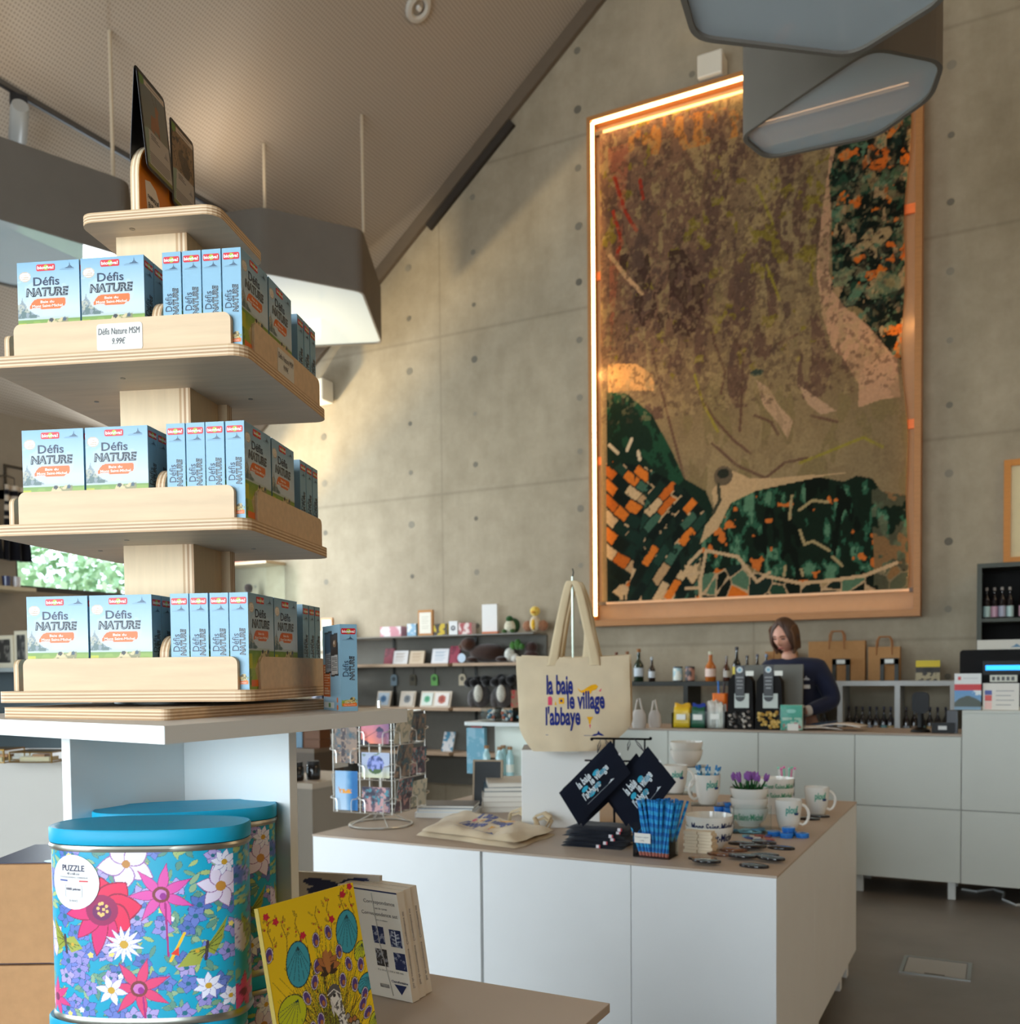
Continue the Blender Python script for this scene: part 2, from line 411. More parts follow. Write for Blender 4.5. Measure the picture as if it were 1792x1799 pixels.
def cells(cv, n, seed, sx=1.0, ang=0.0):
    """index of the nearest of n scattered points for every pixel"""
    rng = np.random.default_rng(seed); asp = cv.h / cv.w; p = rng.random((n, 2)) * [1.2, 1.2 * asp] - 0.1
    ca, sa = math.cos(ang), math.sin(ang)
    def R(x, y): return (x * ca + y * sa) * sx, -x * sa + y * ca
    X, Y = R(cv.u, cv.v * asp); PX, PY = R(p[:, 0], p[:, 1])
    best = np.full(cv.u.shape, 9e9); sec = best.copy(); idx = np.zeros(cv.u.shape, int)
    for i in range(n):
        d = np.hypot(X - PX[i], Y - PY[i]); b = d < best
        sec = np.where(b, best, np.minimum(sec, d)); idx[b] = i; best = np.minimum(best, d)
    return idx, sec - best

# ================================================================== the room
WY, WX = 7.75, -7.53                         # concrete end wall, low left wall
def ceil_z(x): return 3.55 + (x - WX) * 0.812
PEAK = 1.6
m = M(); m.box(WX - .2, 5.0, -3.6, WY + .2, -0.1, 0.0, (150, 150, 150)); struct('floor', m, FLOOR)
m = M(); zc = ceil_z
m.prism([(WX - .2, -.1), (5.0, -.1), (5.0, zc(PEAK) - 2.2), (PEAK, zc(PEAK) + .2), (WX - .2, zc(WX - .2) + .2)], WY, WY + .25, (150, 150, 150), plane='xz')
struct('wall_back', m, CONCRETE)
m = M(); t = .18
m.prism([(WX - .3, zc(WX - .3)), (PEAK, zc(PEAK)), (5.1, zc(PEAK) - 2.8), (5.1, zc(PEAK) - 2.6), (PEAK, zc(PEAK) + t + .1), (WX - .3, zc(WX - .3) + t)], -3.7, WY, (150, 150, 150), plane='xz')
struct('ceiling', m, CEIL)
PLASTER = (150, 138, 122)
m = M()                                      # left wall with the long low window and the openings beside the camera
t0, t1 = WX - .18, WX
for y0, y1, z0, z1 in ((-3.6, WY, 0, .45), (-3.6, -1.3, .45, 2.6), (3.7, 5.28, .45, 2.9), (5.28, 7.25, .45, 2.06), (7.25, WY, .45, 2.9), (-3.6, 3.7, 2.55, 3.75), (3.7, WY, 2.82, 3.75)):
    m.box(t0, t1, y0, y1, z0, z1, PLASTER)
struct('wall_left', m, MATTE)
m = M()
for y0, y1, z0, z1 in ((-3.6, WY, 0, .8), (-3.6, .2, .8, 3.0), (4.2, WY, .8, 3.0), (-3.6, WY, 3.0, 5.1), (-3.6, 2.7, 5.1, 7.3), (5.7, WY, 5.1, 7.3), (-3.6, WY, 7.3, 9.0)): m.box(5.0, 5.2, y0, y1, z0, z1, PLASTER)  # openings made up to go with the added right-hand lights
struct('wall_right', m, MATTE)
m = M()
for x0, x1, z0, z1 in ((WX, -5.2, 0, 6.0), (.8, 5.0, 0, 9.0), (-5.2, .8, 3.5, 6.2), (-5.2, .8, 0, .35), (-3.4, .8, 6.2, 8.4), (-1.4, .8, 8.4, 10.0)):
    m.box(x0, x1, -3.75, -3.55, z0, z1, PLASTER)
struct('wall_front', m, MATTE)
def window(name, x0, x1, y0, y1, z0, z1, across):
    """frame bars and a pane in an opening of a wall"""
    f = M(); c = (70, 70, 68); w = .05
    if across == 'y':
        X = (x0 + x1) / 2
        for a, b in ((y0, y0 + w), (y1 - w, y1)): f.box(X - .04, X + .04, a, b, z0, z1, c)
        for a, b in ((z0, z0 + w), (z1 - w, z1)): f.box(X - .04, X + .04, y0 + w, y1 - w, a, b, c)
    else:
        Y = (y0 + y1) / 2
        for a, b in ((x0, x0 + w), (x1 - w, x1)): f.box(a, b, Y - .04, Y + .04, z0, z1, c)
        for a, b in ((z0, z0 + w), (z1 - w, z1)): f.box(x0 + w, x1 - w, Y - .04, Y + .04, a, b, c)
    o = struct(name, f, SATIN)
    p = M()
    if across == 'y': p.box(X - .006, X + .006, y0 + w, y1 - w, z0 + w, z1 - w, (255, 255, 255))
    else: p.box(x0 + w, x1 - w, Y - .006, Y + .006, z0 + w, z1 - w, (255, 255, 255))
    p.build('pane', GLASS, o)
window('window_1', t0, t1, 5.28, 7.25, 2.06, 2.82, 'y')
m = M(); m.box(6.3, 6.6, -9, 16, -.1, 12.5, (150, 112, 78)); struct('sky_blocking_wall', m, MATTE)  # unseen wall added to keep sky light off the right side
window('window_2', t0, t1, -1.3, 3.7, .45, 2.55, 'y'); window('added_window_1', 5.0, 5.2, .2, 4.2, .8, 3.0, 'y'); window('added_window_2', 5.0, 5.2, 2.7, 5.7, 5.1, 7.3, 'y'); window('window_5', -5.2, .8, -3.75, -3.55, .35, 3.5, 'x')  # the two in the right wall are made up around the fill lights
# tie holes of the formwork
m = M(); rr = random.Random(3)
for x in (-.365, -1.42, -2.3, -3.32, -4.38, -5.10, -6.15, -7.1):
    for z in (1.25, 1.75, 2.25, 2.75, 3.25, 3.72, 4.22, 4.72, 5.2, 5.7, 6.2, 6.7):
        if -3.2 < x < -.5 and 1.7 < z < 6.05: continue
        if z > zc(x) - .2: continue
        r = rr.uniform(.020, .036); g = rr.choice((112, 124, 134, 142))
        m.raw([(x + r * math.cos(a * PI / 7), WY - .002, z + r * math.sin(a * PI / 7)) for a in range(14)], [tuple(range(14))], (g, g * .95, g * .84))
o = struct('trim_1', m, MATTE); o['label'] = 'round formwork tie holes in the concrete wall'
# shadow gap between ceiling and end wall: a slim dark channel with a slot grille
m = M(); k = .812
def onslope(x, d): n = math.hypot(1, k); return (x + d * k / n, zc(x) - d / n)
P = [onslope(-7.5, .0), onslope(-1.2, .0), onslope(-1.2, .12), onslope(-7.5, .12)]
m.prism(P, WY - .05, WY - .004, (112, 98, 82), plane='xz'); struct('trim_2', m, MATTE)
m = M(); P = [onslope(-4.95, .13), onslope(-4.05, .13), onslope(-4.05, .2), onslope(-4.95, .2)]
m.prism(P, WY - .045, WY - .004, (58, 52, 46), plane='xz')
setp(m.build('slot_grille', MATTE), 'long dark slot grille along the sloping ceiling edge on the concrete wall', 'grille')

# outside the left window: bright leafy trees
def tree(x, y, h, seed, label):
    r = random.Random(seed); o = thing('tree', label, 'tree', (x, y, 0), 0, 'trees outside the left window')
    q = M(); q.tube([(0, 0, -.2), (.05, .05, h * .4), (0, 0, h * .8)], [.12, .09, .03], (96, 82, 62), 8); q.build('trunk', MATTE, o)
    q = M(); V = []; F = []; C = []
    for i in range(2600):
        a, b = r.uniform(0, 2 * PI), r.uniform(-1, 1); s_ = r.random() ** .4 * (1 + .2 * math.sin(5 * a)); R = h * .42
        p = Vector((math.cos(a) * math.sqrt(1 - b * b) * s_ * R, math.sin(a) * math.sqrt(1 - b * b) * s_ * R, h * .62 + b * s_ * h * .42))
        u = Vector((r.gauss(0, 1), r.gauss(0, 1), r.gauss(0, 1))).normalized() * .085; w = u.orthogonal().normalized() * .045
        k_ = len(V); V += [tuple(p - u), tuple(p + w), tuple(p + u), tuple(p - w)]; F.append((k_, k_ + 1, k_ + 2, k_ + 3))
        g = r.random(); C += [(120 + 90 * g, 150 + 75 * g, 112 + 80 * g)] * 4
    q.raw(V, F, np.array(C)); q.build('foliage', LEAF, o)
tree(-11.6, 6.9, 3.4, 1, 'bright green tree seen through the left end of the low window')
tree(-12.0, 10.1, 3.4, 2, 'pale green tree seen in the middle of the low window')
tree(-16.0, 9.6, 5.2, 5, 'taller hazy green tree standing behind the others outside the window')
tree(-13.0, 13.4, 3.6, 8, 'green tree seen in the right end of the low window beside the wooden post')
m = M(); m.box(-40, WX - .2, -15, 30, -.3, -.15, (128, 150, 96)); struct('ground', m, MATTE)

# ceiling rail with spotlights
def spot_rail(x, y0, y1, label):
    o = thing('light_rail', label, 'light rail', (x, (y0 + y1) / 2, ceil_z(x) - .03)); L = (y1 - y0) / 2
    q = M(); q.box(-.018, .018, -L, L, -.03, -.0, (86, 84, 82)); q.box(-.012, .012, -L, L, -.036, -.03, (40, 40, 42)); q.build('track', SATIN, o)
    return o
spot_rail(-5.62, 1.0, 7.3, 'long grey spotlight rail running under the sloping ceiling')
def rail_spot(y, rz, label):
    o = thing('track_spotlight', label, 'spotlight', (-5.62, y, ceil_z(-5.62) - .066), rz, 'spotlights on the ceiling rail')
    q = M(); q.box(-.03, .03, -.05, .05, -.05, 0, (40, 40, 42)); q.tube([(0, 0, -.05), (.02, 0, -.10)], .012, (40, 40, 42)); q.build('bracket', SATIN, o)
    q = M(); X = Matrix.Translation((.02, 0, -.16)) @ Matrix.Rotation(1.9, 4, 'Y')
    q.lathe([(.05, -.14), (.055, -.1), (.055, .13), (.048, .14)], (150, 152, 150), 18, X=X); q.build('lamp_head', SATIN, o)
rail_spot(4.05, 2.6, 'grey track spotlight aimed left, nearest the camera on the ceiling rail')
rail_spot(6.55, 3.4, 'dark track spotlight seen just right of the upright game cards')
rail_spot(7.05, 3.0, 'dark track spotlight behind the corner of the hanging panel lamp')

# warm fill lights added above the hanging lamps are set after panel_lamp
# round downlight in the sloping ceiling
xd, yd = -4.01, 6.27
o = thing('downlight', 'round white recessed downlight in the sloping ceiling', 'downlight', (xd, yd, ceil_z(xd)))
R_ = Matrix.Rotation(-math.atan(.812), 4, 'Y')
q = M(); q.lathe([(.055, -.02), (.075, -.035), (.105, -.03), (.11, -.004)], (205, 200, 190), 32, X=R_, cap=False); q.build('trim_ring', SATIN, o)
q = M(); q.lathe([(.0, -.012), (.056, -.012)], (150, 146, 138), 24, X=R_, cap=False); q.lathe([(.0, -.04), (.018, -.038), (.02, -.012)], (225, 222, 215), 16, X=R_, cap=False); q.build('lens', GLOSS, o)

# white wall speakers
for n_, (x, z), s_, lab in ((1, (-6.12, 4.15), .24, 'white box speaker high on the concrete wall beside the display tower'), (2, (-2.10, 6.13), .2, 'small white box speaker above the big framed tapestry')):
    o = thing('wall_speaker', lab, 'speaker', (x, WY, z - s_ / 2), 0)
    q = M(); q.box(-s_ / 2, s_ / 2, -.2, -.02, 0, s_ * .9, (222, 216, 202)); q.build('housing', SATIN, o, bevel=.01)
    q = M(); q.box(-.03, .03, -.02, 0, s_ * .3, s_ * .6, (90, 88, 84)); q.build('bracket', SATIN, o)

# hanging panel lamps: felt sides and a taut shiny underside
def inset(P, d):
    cx = sum(p[0] for p in P) / len(P); cy = sum(p[1] for p in P) / len(P)
    return [(cx + (x - cx) * (1 - d / math.hypot(x - cx, y - cy)), cy + (y - cy) * (1 - d / math.hypot(x - cx, y - cy))) for x, y in P]
def rounded(P, r, n=5):
    out = []; k = len(P)
    for i in range(k):
        a, b, c = Vector(P[i - 1]), Vector(P[i]), Vector(P[(i + 1) % k])
        p0 = b + (a - b).normalized() * min(r, .45 * (a - b).length); p1 = b + (c - b).normalized() * min(r, .45 * (c - b).length)
        for j in range(n + 1):
            t_ = j / n; q_ = p0 * (1 - t_) ** 2 + b * 2 * t_ * (1 - t_) + p1 * t_ * t_; out.append((q_.x, q_.y))
    return out
FILM, nt_, b_ = nodes_of('taut_shiny_film'); b_.inputs['Base Color'].default_value = (.47, .53, .57, 1)
b_.inputs['Roughness'].default_value = 0.015; b_.inputs['Specular IOR Level'].default_value = .55; b_.inputs['Coat Weight'].default_value = 0; b_.inputs['Coat Roughness'].default_value = .03
def panel_lamp(P, zb, h, label, cords):
    cx = sum(p[0] for p in P) / len(P); cy = sum(p[1] for p in P) / len(P); P = [(x - cx, y - cy) for x, y in P]
    o = thing('pendant_panel_lamp', label, 'pendant lamp', (cx, cy, zb), 0, 'hanging panel lamps')
    R1 = rounded(P, .07); R2 = inset(R1, .02)
    q = M(); n = len(R1)
    V = [(x, y, 0) for x, y in R1] + [(x, y, h) for x, y in R1] + [(x, y, 0) for x, y in R2] + [(x, y, .02) for x, y in R2]
    A = sum(R1[i][0] * R1[(i + 1) % n][1] - R1[(i + 1) % n][0] * R1[i][1] for i in range(n))
    F = []
    for i in range(n):
        j = (i + 1) % n; F += [(i, j, n + j, n + i), (2 * n + i, 2 * n + j, j, i)[::1], (3 * n + i, 3 * n + j, 2 * n + j, 2 * n + i)]
    if A < 0: F = [f[::-1] for f in F]
    q.raw(V, F, (112, 106, 98)); q.raw([(x, y, h) for x, y in R1], [tuple(range(n))], (112, 106, 98)); q.build('felt_side', FELT, o)
    q = M(); q.raw([(x, y, .012) for x, y in R2], [tuple(range(n))], (170, 180, 186)); q.build('shiny_underside', FILM, o)
    for cxx, cyy in cords:
        q = M(); q.tube([(cxx - cx, cyy - cy, h), (cxx - cx, cyy - cy, ceil_z(cxx) - zb - .01)], .012, (196, 182, 158), 8); q.build('cord', SATIN, o)
def uplight(loc, watts):
    return area('ceiling_fill_light', loc, (0, 0, 1), .6, .6, watts, (1.0, .80, .58))  # added upward fill for ceiling and walls, not a part of the lamps
def pxy(pts, z): return [tuple(at(a, b, 2, z)[:2]) for a, b in pts]
zb = 3.65; P = pxy(((1300, 243), (1338, 276), (1535, 243), (1630, 180), (1659, 120), (1648, 104), (1545, 86), (1510, 98)), zb)
P = pxy(((1297, 243), (1345, 282), (1540, 243), (1640, 172), (1662, 108), (1545, 84), (1508, 98)), zb)
panel_lamp(P, zb, .62, 'small grey hanging panel lamp with a bright streak reflected in its underside', [(P[2][0] - .2, P[2][1] - .25)])
zb = 3.45; P = pxy(((1183, -40), (1217, 72), (1500, 104), (1668, 0)), zb); P += [(P[3][0] + .02, P[3][1] - .6), (P[0][0] + .35, P[0][1] - .75)]
panel_lamp(P, zb, .5, 'large grey hanging panel lamp cut off by the top right of the photo', [(P[1][0] + .3, P[1][1] - .35)])
zb = 4.42; P = pxy(((462, 479), (638, 513), (672, 604), (545, 610)), zb); P += [(P[3][0] - .55, P[3][1] - .35), (P[0][0] - .55, P[0][1] - .12)]
pc = at(632, 400, 2, zb + .52)
panel_lamp(P, zb, .50, 'grey hanging panel lamp just right of the display tower', [(-5.19 + .03, 5.82), (pc.x, pc.y + .05)])
zb = 3.95; P = pxy(((-160, 337), (228, 452), (236, 500), (28, 508), (-120, 470)), zb)
panel_lamp(P, zb, .47, 'grey hanging panel lamp at the left edge of the photo behind the display tower', [(P[1][0] - .25, P[1][1] + .1)])

for x_, y_, z_ in ((-.75, 4.35, 4.35), (-.7, 3.2, 4.0), (-5.0, 5.4, 5.02), (-5.1, 3.6, 4.5)): uplight((x_, y_, z_), 2.5)

# floor box and cable under the counter
o = thing('floor_hatch', 'square metal floor socket hatch set in the concrete floor', 'floor hatch', (-.252, 4.515, 0), .0)
q = M()
for a in (((-.14, .14), (-.135, -.12)), ((-.14, .14), (.12, .135)), ((-.14, -.125), (-.12, .12)), ((.125, .14), (-.12, .12))): q.box(*a[0], *a[1], 0, .004, (150, 150, 146))
q.build('hatch_frame', METAL, o)
q = M(); q.box(-.12, .12, -.115, .115, 0, .003, (150, 148, 142)); q.box(-.04, .04, -.113, -.1, .003, .0036, (70, 60, 50)); q.build('lid', SATIN, o)

# ================================================================== framed tapestry
FX0, FX1, FZ0, FZ1 = -3.168, -.545, 1.70, 6.005
o = thing('framed_tapestry', 'huge wood framed woollen tapestry of a bay seen from above, edged with warm light strips', 'tapestry', ((FX0 + FX1) / 2, WY, FZ0))
cx = (FX0 + FX1) / 2; hw = (FX1 - FX0) / 2; H = FZ1 - FZ0
WF = (176, 122, 72)
q = M(); D = .17; w = .035
q.box(-hw, -hw + w, -D, -.005, 0, H, WF); q.box(hw - w, hw, -D, -.005, 0, H, WF); q.box(-hw + w, hw - w, -D, -.005, 0, w, WF); q.box(-hw + w, hw - w, -D, -.005, H - w, H, WF)
q.box(-hw + w, hw - w, -D, -D + .008, w, w + .016, WF); q.box(hw - w - .011, hw - w, -D, -D + .008, w + .016, H - w, WF)
q.build('wood_frame', WOOD, o)
q = M(); q.box(-hw + w, hw - w, -.03, -.006, w, H - w, (150, 126, 100)); q.build('backing_board', MATTE, o)
q = M(); e = .022; a = .105
for z_ in ((w + .0001, w + e),):
    pass
q.box(-hw + w, -hw + w + .014, -D + .01, -D + .045, .09, H - .05, (255, 255, 255))
q.box(-hw + .05, hw - .1, -D + .01, -D + .045, H - w - .014, H - w, (255, 255, 255)); q.build('light_strip', LED, o)
q = M(); q.box(-hw + .16, hw - .1, -D + .010, -D + .034, w, w + .010, (255, 255, 255)); q.build('light_strip', LEDDIM, o)
q = M(); q.box(hw - w - .010, hw - w, -D + .03, -D + .05, .12, H - .1, (255, 255, 255)); q.build('light_strip', LEDDIM, o)
TX0, TX1, TZ0, TZ1 = -hw + .085, hw - .10, .21, H - .125
for x in (TX0 + .01, TX1 - .05):
    pass
q = M()
for z_ in (TZ0 - .02, TZ1 + .005):
    q = M(); q.box(TX0 - .03, TX1 + .09, -.085, -.06, z_, z_ + .022, (214, 178, 140))
    for x in (TX0 - .04, TX1 + .02): q.box(x, x + .07, -.09, -.055, z_ - .006, z_ + .026, (60, 52, 46))
    q.build('hanging_rail', SATIN, o)
for z_ in (1.40, 2.98): q = M(); q.box(-hw + w, hw - w, -.05, -.031, z_, z_ + .07, (206, 120, 70)); q.build('stretcher_bar', WOOD, o)
# the tapestry: computed colours on a woven sheet
TWp, THp = 300, 480
cv = Cv(TWp, THp, (128, 110, 80))
def zu(a, b):
    """points read off the tapestry as seen, taken to its own plane"""
    p = at(1020 + a * .5503, 130 + b * .5503, 1, WY - .09)
    return ((p.x - cx - TX0) / (TX1 - TX0), 1 - (p.z - FZ0 - TZ0) / (TZ1 - TZ0))
def Z(*pts): return [zu(*p) for p in pts]
f1 = fbm(TWp, THp, 5, 1, sy=.5); f2 = fbm(TWp, THp, 14, 2, sy=.35); f3 = fbm(TWp, THp, 34, 3, sy=.5); f4 = fbm(TWp, THp, 22, 9, 3)
cv.a += (f1 - .5)[..., None] * np.array([50, 46, 34])
left = np.clip((.62 - cv.u - .25 * (cv.v - .2)) * 3.2, 0, 1) * np.clip((.62 - cv.v) * 5, 0, 1)
cv.put(left, (112, 82, 66), .8)
cv.put((f2 > .60) & (cv.v < .62), (92, 70, 58), .85); cv.put((f3 > .63) & (cv.v < .6) & (cv.u < .68), (150, 128, 88), .8)
cv.put((f3 < .36) & (cv.v < .55) & (cv.u < .66), (84, 66, 56), .75); cv.put((f2 < .38) & (cv.v < .85) & (cv.u > .3), (118, 104, 70), .7)
cv.put((f4 > .66) & (f2 > .5) & (cv.v < .55), (122, 110, 40), .8)
cv.put((f2 > .52) & (f3 > .45) & cv.inpoly(Z((100, 580), (330, 560), (420, 700), (360, 840), (170, 800), (95, 700))), (62, 44, 38), .9)
cv.put((f1 > .4) & cv.inpoly(Z((90, 240), (160, 220), (130, 560), (95, 900))), (158, 92, 68), .6)
for pts in (((110, 330), (140, 430), (160, 470), (180, 500)), ((105, 440), (135, 540), (120, 570)), ((190, 340), (200, 400))): cv.line(Z(*pts), .012, (150, 52, 36))
cv.put((f3 > .56) & cv.inpoly(Z((200, 150), (520, 100), (500, 200), (260, 260), (120, 250))), (178, 112, 48), .7)
# pale channels and sand banks
cv.poly(Z((790, 230), (830, 240), (805, 480), (800, 640), (830, 700), (930, 800), (1030, 900), (1030, 1030), (960, 1040), (890, 1065), (900, 990), (850, 900), (820, 880), (780, 770), (760, 640), (775, 480)), (176, 138, 108))
cv.poly(Z((570, 975), (610, 1000), (640, 1060), (680, 1105), (660, 1165), (630, 1110), (590, 1060)), (172, 142, 112)); cv.poly(Z((705, 990), (760, 1030), (820, 1075), (770, 1085), (730, 1050)), (168, 138, 110))
cv.poly(Z((90, 925), (180, 925), (235, 960), (240, 1010), (150, 1010), (90, 1020)), (200, 152, 96)); cv.line(Z((95, 580), (150, 650), (200, 700)), .014, (190, 150, 110))
for pts in (((230, 880), (260, 1000), (300, 1170), (330, 1290)), ((380, 1010), (430, 1100), (490, 1170), (540, 1210)), ((500, 850), (530, 900), (520, 1050), (510, 1140)), ((560, 1090), (610, 1110), (630, 1150)), ((590, 1290), (650, 1240), (720, 1225)), ((420, 1180), (500, 1250), (590, 1290)),
            ((740, 1090), (820, 1110)), ((430, 850), (470, 950), (455, 1020)), ((640, 860), (700, 830)), ((360, 760), (420, 800), (440, 880))): cv.line(Z(*pts), .009, (92, 68, 54), .85)
for pts in (((370, 960), (400, 1060), (440, 1140)), ((700, 1240), (800, 1200), (900, 1160), (960, 1190)), ((600, 610), (640, 720)), ((560, 360), (620, 480))): cv.line(Z(*pts), .009, (138, 128, 44), .8)
cv.ell(*zu(572, 952), .022, .007, (16, 44, 44)); cv.put((f3 > .58) & (cv.v > .3) & (cv.v < .8), (116, 98, 72), .35)
# fields top right
mk = cv.inpoly(Z((805, 240), (1062, 110), (1062, 920), (1020, 900), (930, 800), (850, 740), (808, 690), (812, 480), (790, 330)))
idx, bd = cells(cv, 1300, 5, 1.4, .2); pal = np.array([(20, 34, 28), (18, 26, 20), (196, 104, 34), (78, 108, 84), (34, 62, 46), (150, 128, 92), (24, 40, 34), (66, 88, 62), (184, 92, 32), (120, 104, 70), (14, 24, 18)])
pick = pal[np.random.default_rng(3).integers(0, len(pal), 1400)]
cv.put(mk, (26, 40, 32)); cv.a = np.where((mk & (bd > .002))[..., None], pick[idx], cv.a); f5 = fbm(TWp, THp, 48, 31); cv.put(mk & (f5 > .60), (14, 22, 17)); cv.put(mk & (f5 < .34), (84, 108, 84)); cv.put(mk & (f3 < .30), (150, 124, 90)); cv.put(mk & (f4 > .70), (196, 100, 36))
cv.put(cv.inpoly(Z((812, 600), (1030, 640), (1030, 700), (940, 720), (900, 690), (812, 680))) & (f4 > .42), (100, 112, 84), .8)
# green peninsula and fields, lower left
cv.poly(Z((85, 1015), (150, 1020), (230, 1085), (290, 1200), (330, 1290), (400, 1330), (430, 1400), (380, 1500), (250, 1480), (85, 1330)), (22, 40, 30))
cv.put((f3 > .55) & cv.inpoly(Z((85, 1015), (150, 1020), (230, 1085), (290, 1200), (330, 1290), (300, 1330), (180, 1200), (85, 1180))), (30, 66, 46))
for pts in (((95, 1185), (120, 1210)), ((150, 1200), (165, 1165)), ((185, 1205), (190, 1230))): cv.line(Z(*pts), .012, (196, 178, 148))
mk = cv.inpoly(Z((85, 1235), (200, 1250), (330, 1320), (400, 1400), (400, 1500), (370, 1580), (380, 1720), (85, 1720)))
asp = THp / TWp; A_ = .72; X_ = cv.u * math.cos(A_) + cv.v * asp * math.sin(A_); Y_ = -cv.u * math.sin(A_) + cv.v * asp * math.cos(A_)
wX = .5 * np.sin(Y_ * 9) + 1.2 * (f1 - .5); zone = (cv.u + .35 * (cv.v - .8)) > .16; X_, Y_ = np.where(zone, X_, Y_ * .9 + .2), np.where(zone, Y_, X_ * 1.3); gi = np.floor(X_ / .033 + wX).astype(int); gj = np.floor(Y_ / .075 + (gi * .37) % 1 + .5 * f2).astype(int)
pal2 = np.array([(18, 30, 26), (24, 44, 36), (206, 112, 40), (20, 28, 22), (196, 164, 122), (60, 92, 74), (188, 96, 34), (16, 26, 22), (176, 140, 100), (34, 60, 48)])
pk = pal2[np.abs((gi * 7 + gj * 13 + (gi * gj) % 7 + (gi * gi) % 3)) % len(pal2)]
edge = (np.abs(X_ / .033 + wX - gi - .5) > .42) | (np.abs(Y_ / .075 + (gi * .37) % 1 + .5 * f2 - gj - .5) > .47)
cv.a = np.where(mk[..., None], pk, cv.a); cv.put(mk & edge, (22, 34, 28)); cv.put(mk & edge & (f4 > .66), (190, 158, 118)); cv.put(mk & (f3 > .66), (24, 40, 32))
# dark green land along the bottom
mk = cv.inpoly(Z((385, 1500), (480, 1370), (560, 1330), (700, 1295), (760, 1285), (840, 1300), (880, 1282), (930, 1290), (960, 1330), (1040, 1345), (1040, 1720), (380, 1720)))
cv.put(mk, (20, 34, 24)); cv.put(mk & (f3 > .56), (44, 84, 62)); cv.put(mk & (f3 > .66), (84, 122, 94)); cv.put(mk & (f2 < .36), (14, 22, 16)); cv.put(mk & (f4 > .70), (196, 106, 44))
mk2 = mk & cv.inpoly(Z((380, 1600), (520, 1560), (620, 1620), (800, 1620), (1040, 1560), (1040, 1720), (380, 1720)))
cv.a = np.where((mk2 & (bd > .004))[..., None], pick[(idx // 2 * 3) % 1400], cv.a); cv.put(mk2 & (bd < .004), (176, 150, 116))
cv.put(mk & (cv.u > .9) & (f4 > .45), (96, 92, 70), .7)
for pts in (((580, 1600), (700, 1625), (800, 1615), (900, 1600), (1000, 1560)), ((400, 1520), (500, 1540), (560, 1620)), ((400, 1520), (380, 1620), (385, 1700)), ((345, 1560), (385, 1520)), ((340, 1600), (380, 1590)), ((335, 1640), (380, 1640)), ((560, 1620), (600, 1590))): cv.line(Z(*pts), .011, (190, 160, 122))
for pts in (((700, 1455), (712, 1500), (740, 1490), (790, 1520)), ((675, 1345), (668, 1420)), ((700, 1390), (740, 1360), (790, 1365)), ((800, 1540), (830, 1570)), ((650, 1570), (645, 1600)), ((700, 1580), (705, 1600))): cv.line(Z(*pts), .009, (158, 140, 100))
cv.poly(Z((420, 1330), (470, 1260), (540, 1290), (600, 1290), (860, 1270), (760, 1285), (560, 1330), (480, 1370), (440, 1450), (380, 1500), (400, 1440), (430, 1400)), (184, 154, 114))
cv.ell(*zu(455, 1283), .032, .02, (96, 84, 66)); cv.ell(*zu(455, 1275), .020, .010, (40, 44, 36)); cv.line(Z((440, 1310), (445, 1360), (425, 1400)), .012, (60, 60, 46))
cv.put((fbm(TWp, THp, 70, 21) > .60) & (cv.v < .62), (74, 58, 46), .45); cv.put((fbm(TWp, THp, 60, 22, 3) < .38) & (cv.v < .62), (160, 138, 98), .40)
cv.a = np.clip(cv.a * .92, 6, 235)
rw = np.random.default_rng(1)
def tap(u, v):
    wob = .016 * math.sin(v * 9) + .012 * math.sin(v * 23 + 1) - .02 * math.sin(v * PI)
    x = TX0 + (TX1 - TX0) * u + (wob * u)
    return (x, -.09 - .006 * math.sin(u * 14 + v * 3) * math.sin(v * 6), TZ0 + (TZ1 - TZ0) * v)
q = M(); q.art_on(cv, tap); wv = q.build('woven_sheet', KNIT, o)
s_ = wv.modifiers.new('thick', 'SOLIDIFY'); s_.thickness = .012; s_.offset = -1
o['label'] = 'huge wood framed woollen tapestry of a bay seen from above, edged with warm light strips'
# glow of the frame's strips on the tapestry and wall
def strip_light(loc, direction, sx, sy, watts):
    l = area('frame_strip_light', loc, direction, sx, sy, watts, (1.0, .60, .27)); l.parent = o; l.location = loc
    return l
strip_light((-hw + .06, -.13, H / 2), (1, .35, 0), .03, H - .2, 15)
strip_light((0, -.13, H - .06), (0, .35, -1), 2 * hw - .2, .03, 8)
strip_light((hw - .06, -.13, H / 2), (-1, .35, 0), .03, H - .2, 5)
strip_light((0, -.13, .06), (0, .35, 1), 2 * hw - .2, .03, .5)

# ================================================================== stepped white plinth
LAM = (236, 238, 236); TAUPE = (186, 168, 150)
PZ = 1.271
o = thing('display_plinth', 'tall white plinth with a square top on crossed upright panels, under the plywood display tower', 'plinth', (-1.1, 1.03, 0))
def rel(pts, c=(-1.1, 1.03)): return [(x - c[0], y - c[1]) for x, y in pts]
q = M(); q.prism(rel([(-1.376, .829), (-.838, .763), (-.831, 1.244), (-1.369, 1.310)]), PZ - .021, PZ, (214, 205, 194), side=LAM); q.build('top_board', SATIN, o, bevel=.0012)
q = M(); q.box(-.0085, .0085, -.195, .20, .683, PZ - .021, LAM); q.build('upright_panel', SATIN, o, bevel=.001)
q = M(); q.box(.0085, .212, .0, .0165, .683, PZ - .021, LAM); q.build('upright_panel', SATIN, o, bevel=.001)
q = M(); q.box(-.232, -.0085, .0, .0165, .683, PZ - .021, LAM); q.build('upright_panel', SATIN, o, bevel=.001)
q = M(); q.box(-.42, .249, -.34, .26, .660, .683, TAUPE); q.build('lower_board', SATIN, o, bevel=.001)
q = M(); q.box(-.40, .23, -.32, .24, 0, .660, LAM); q.build('cabinet_body', SATIN, o, bevel=.001)
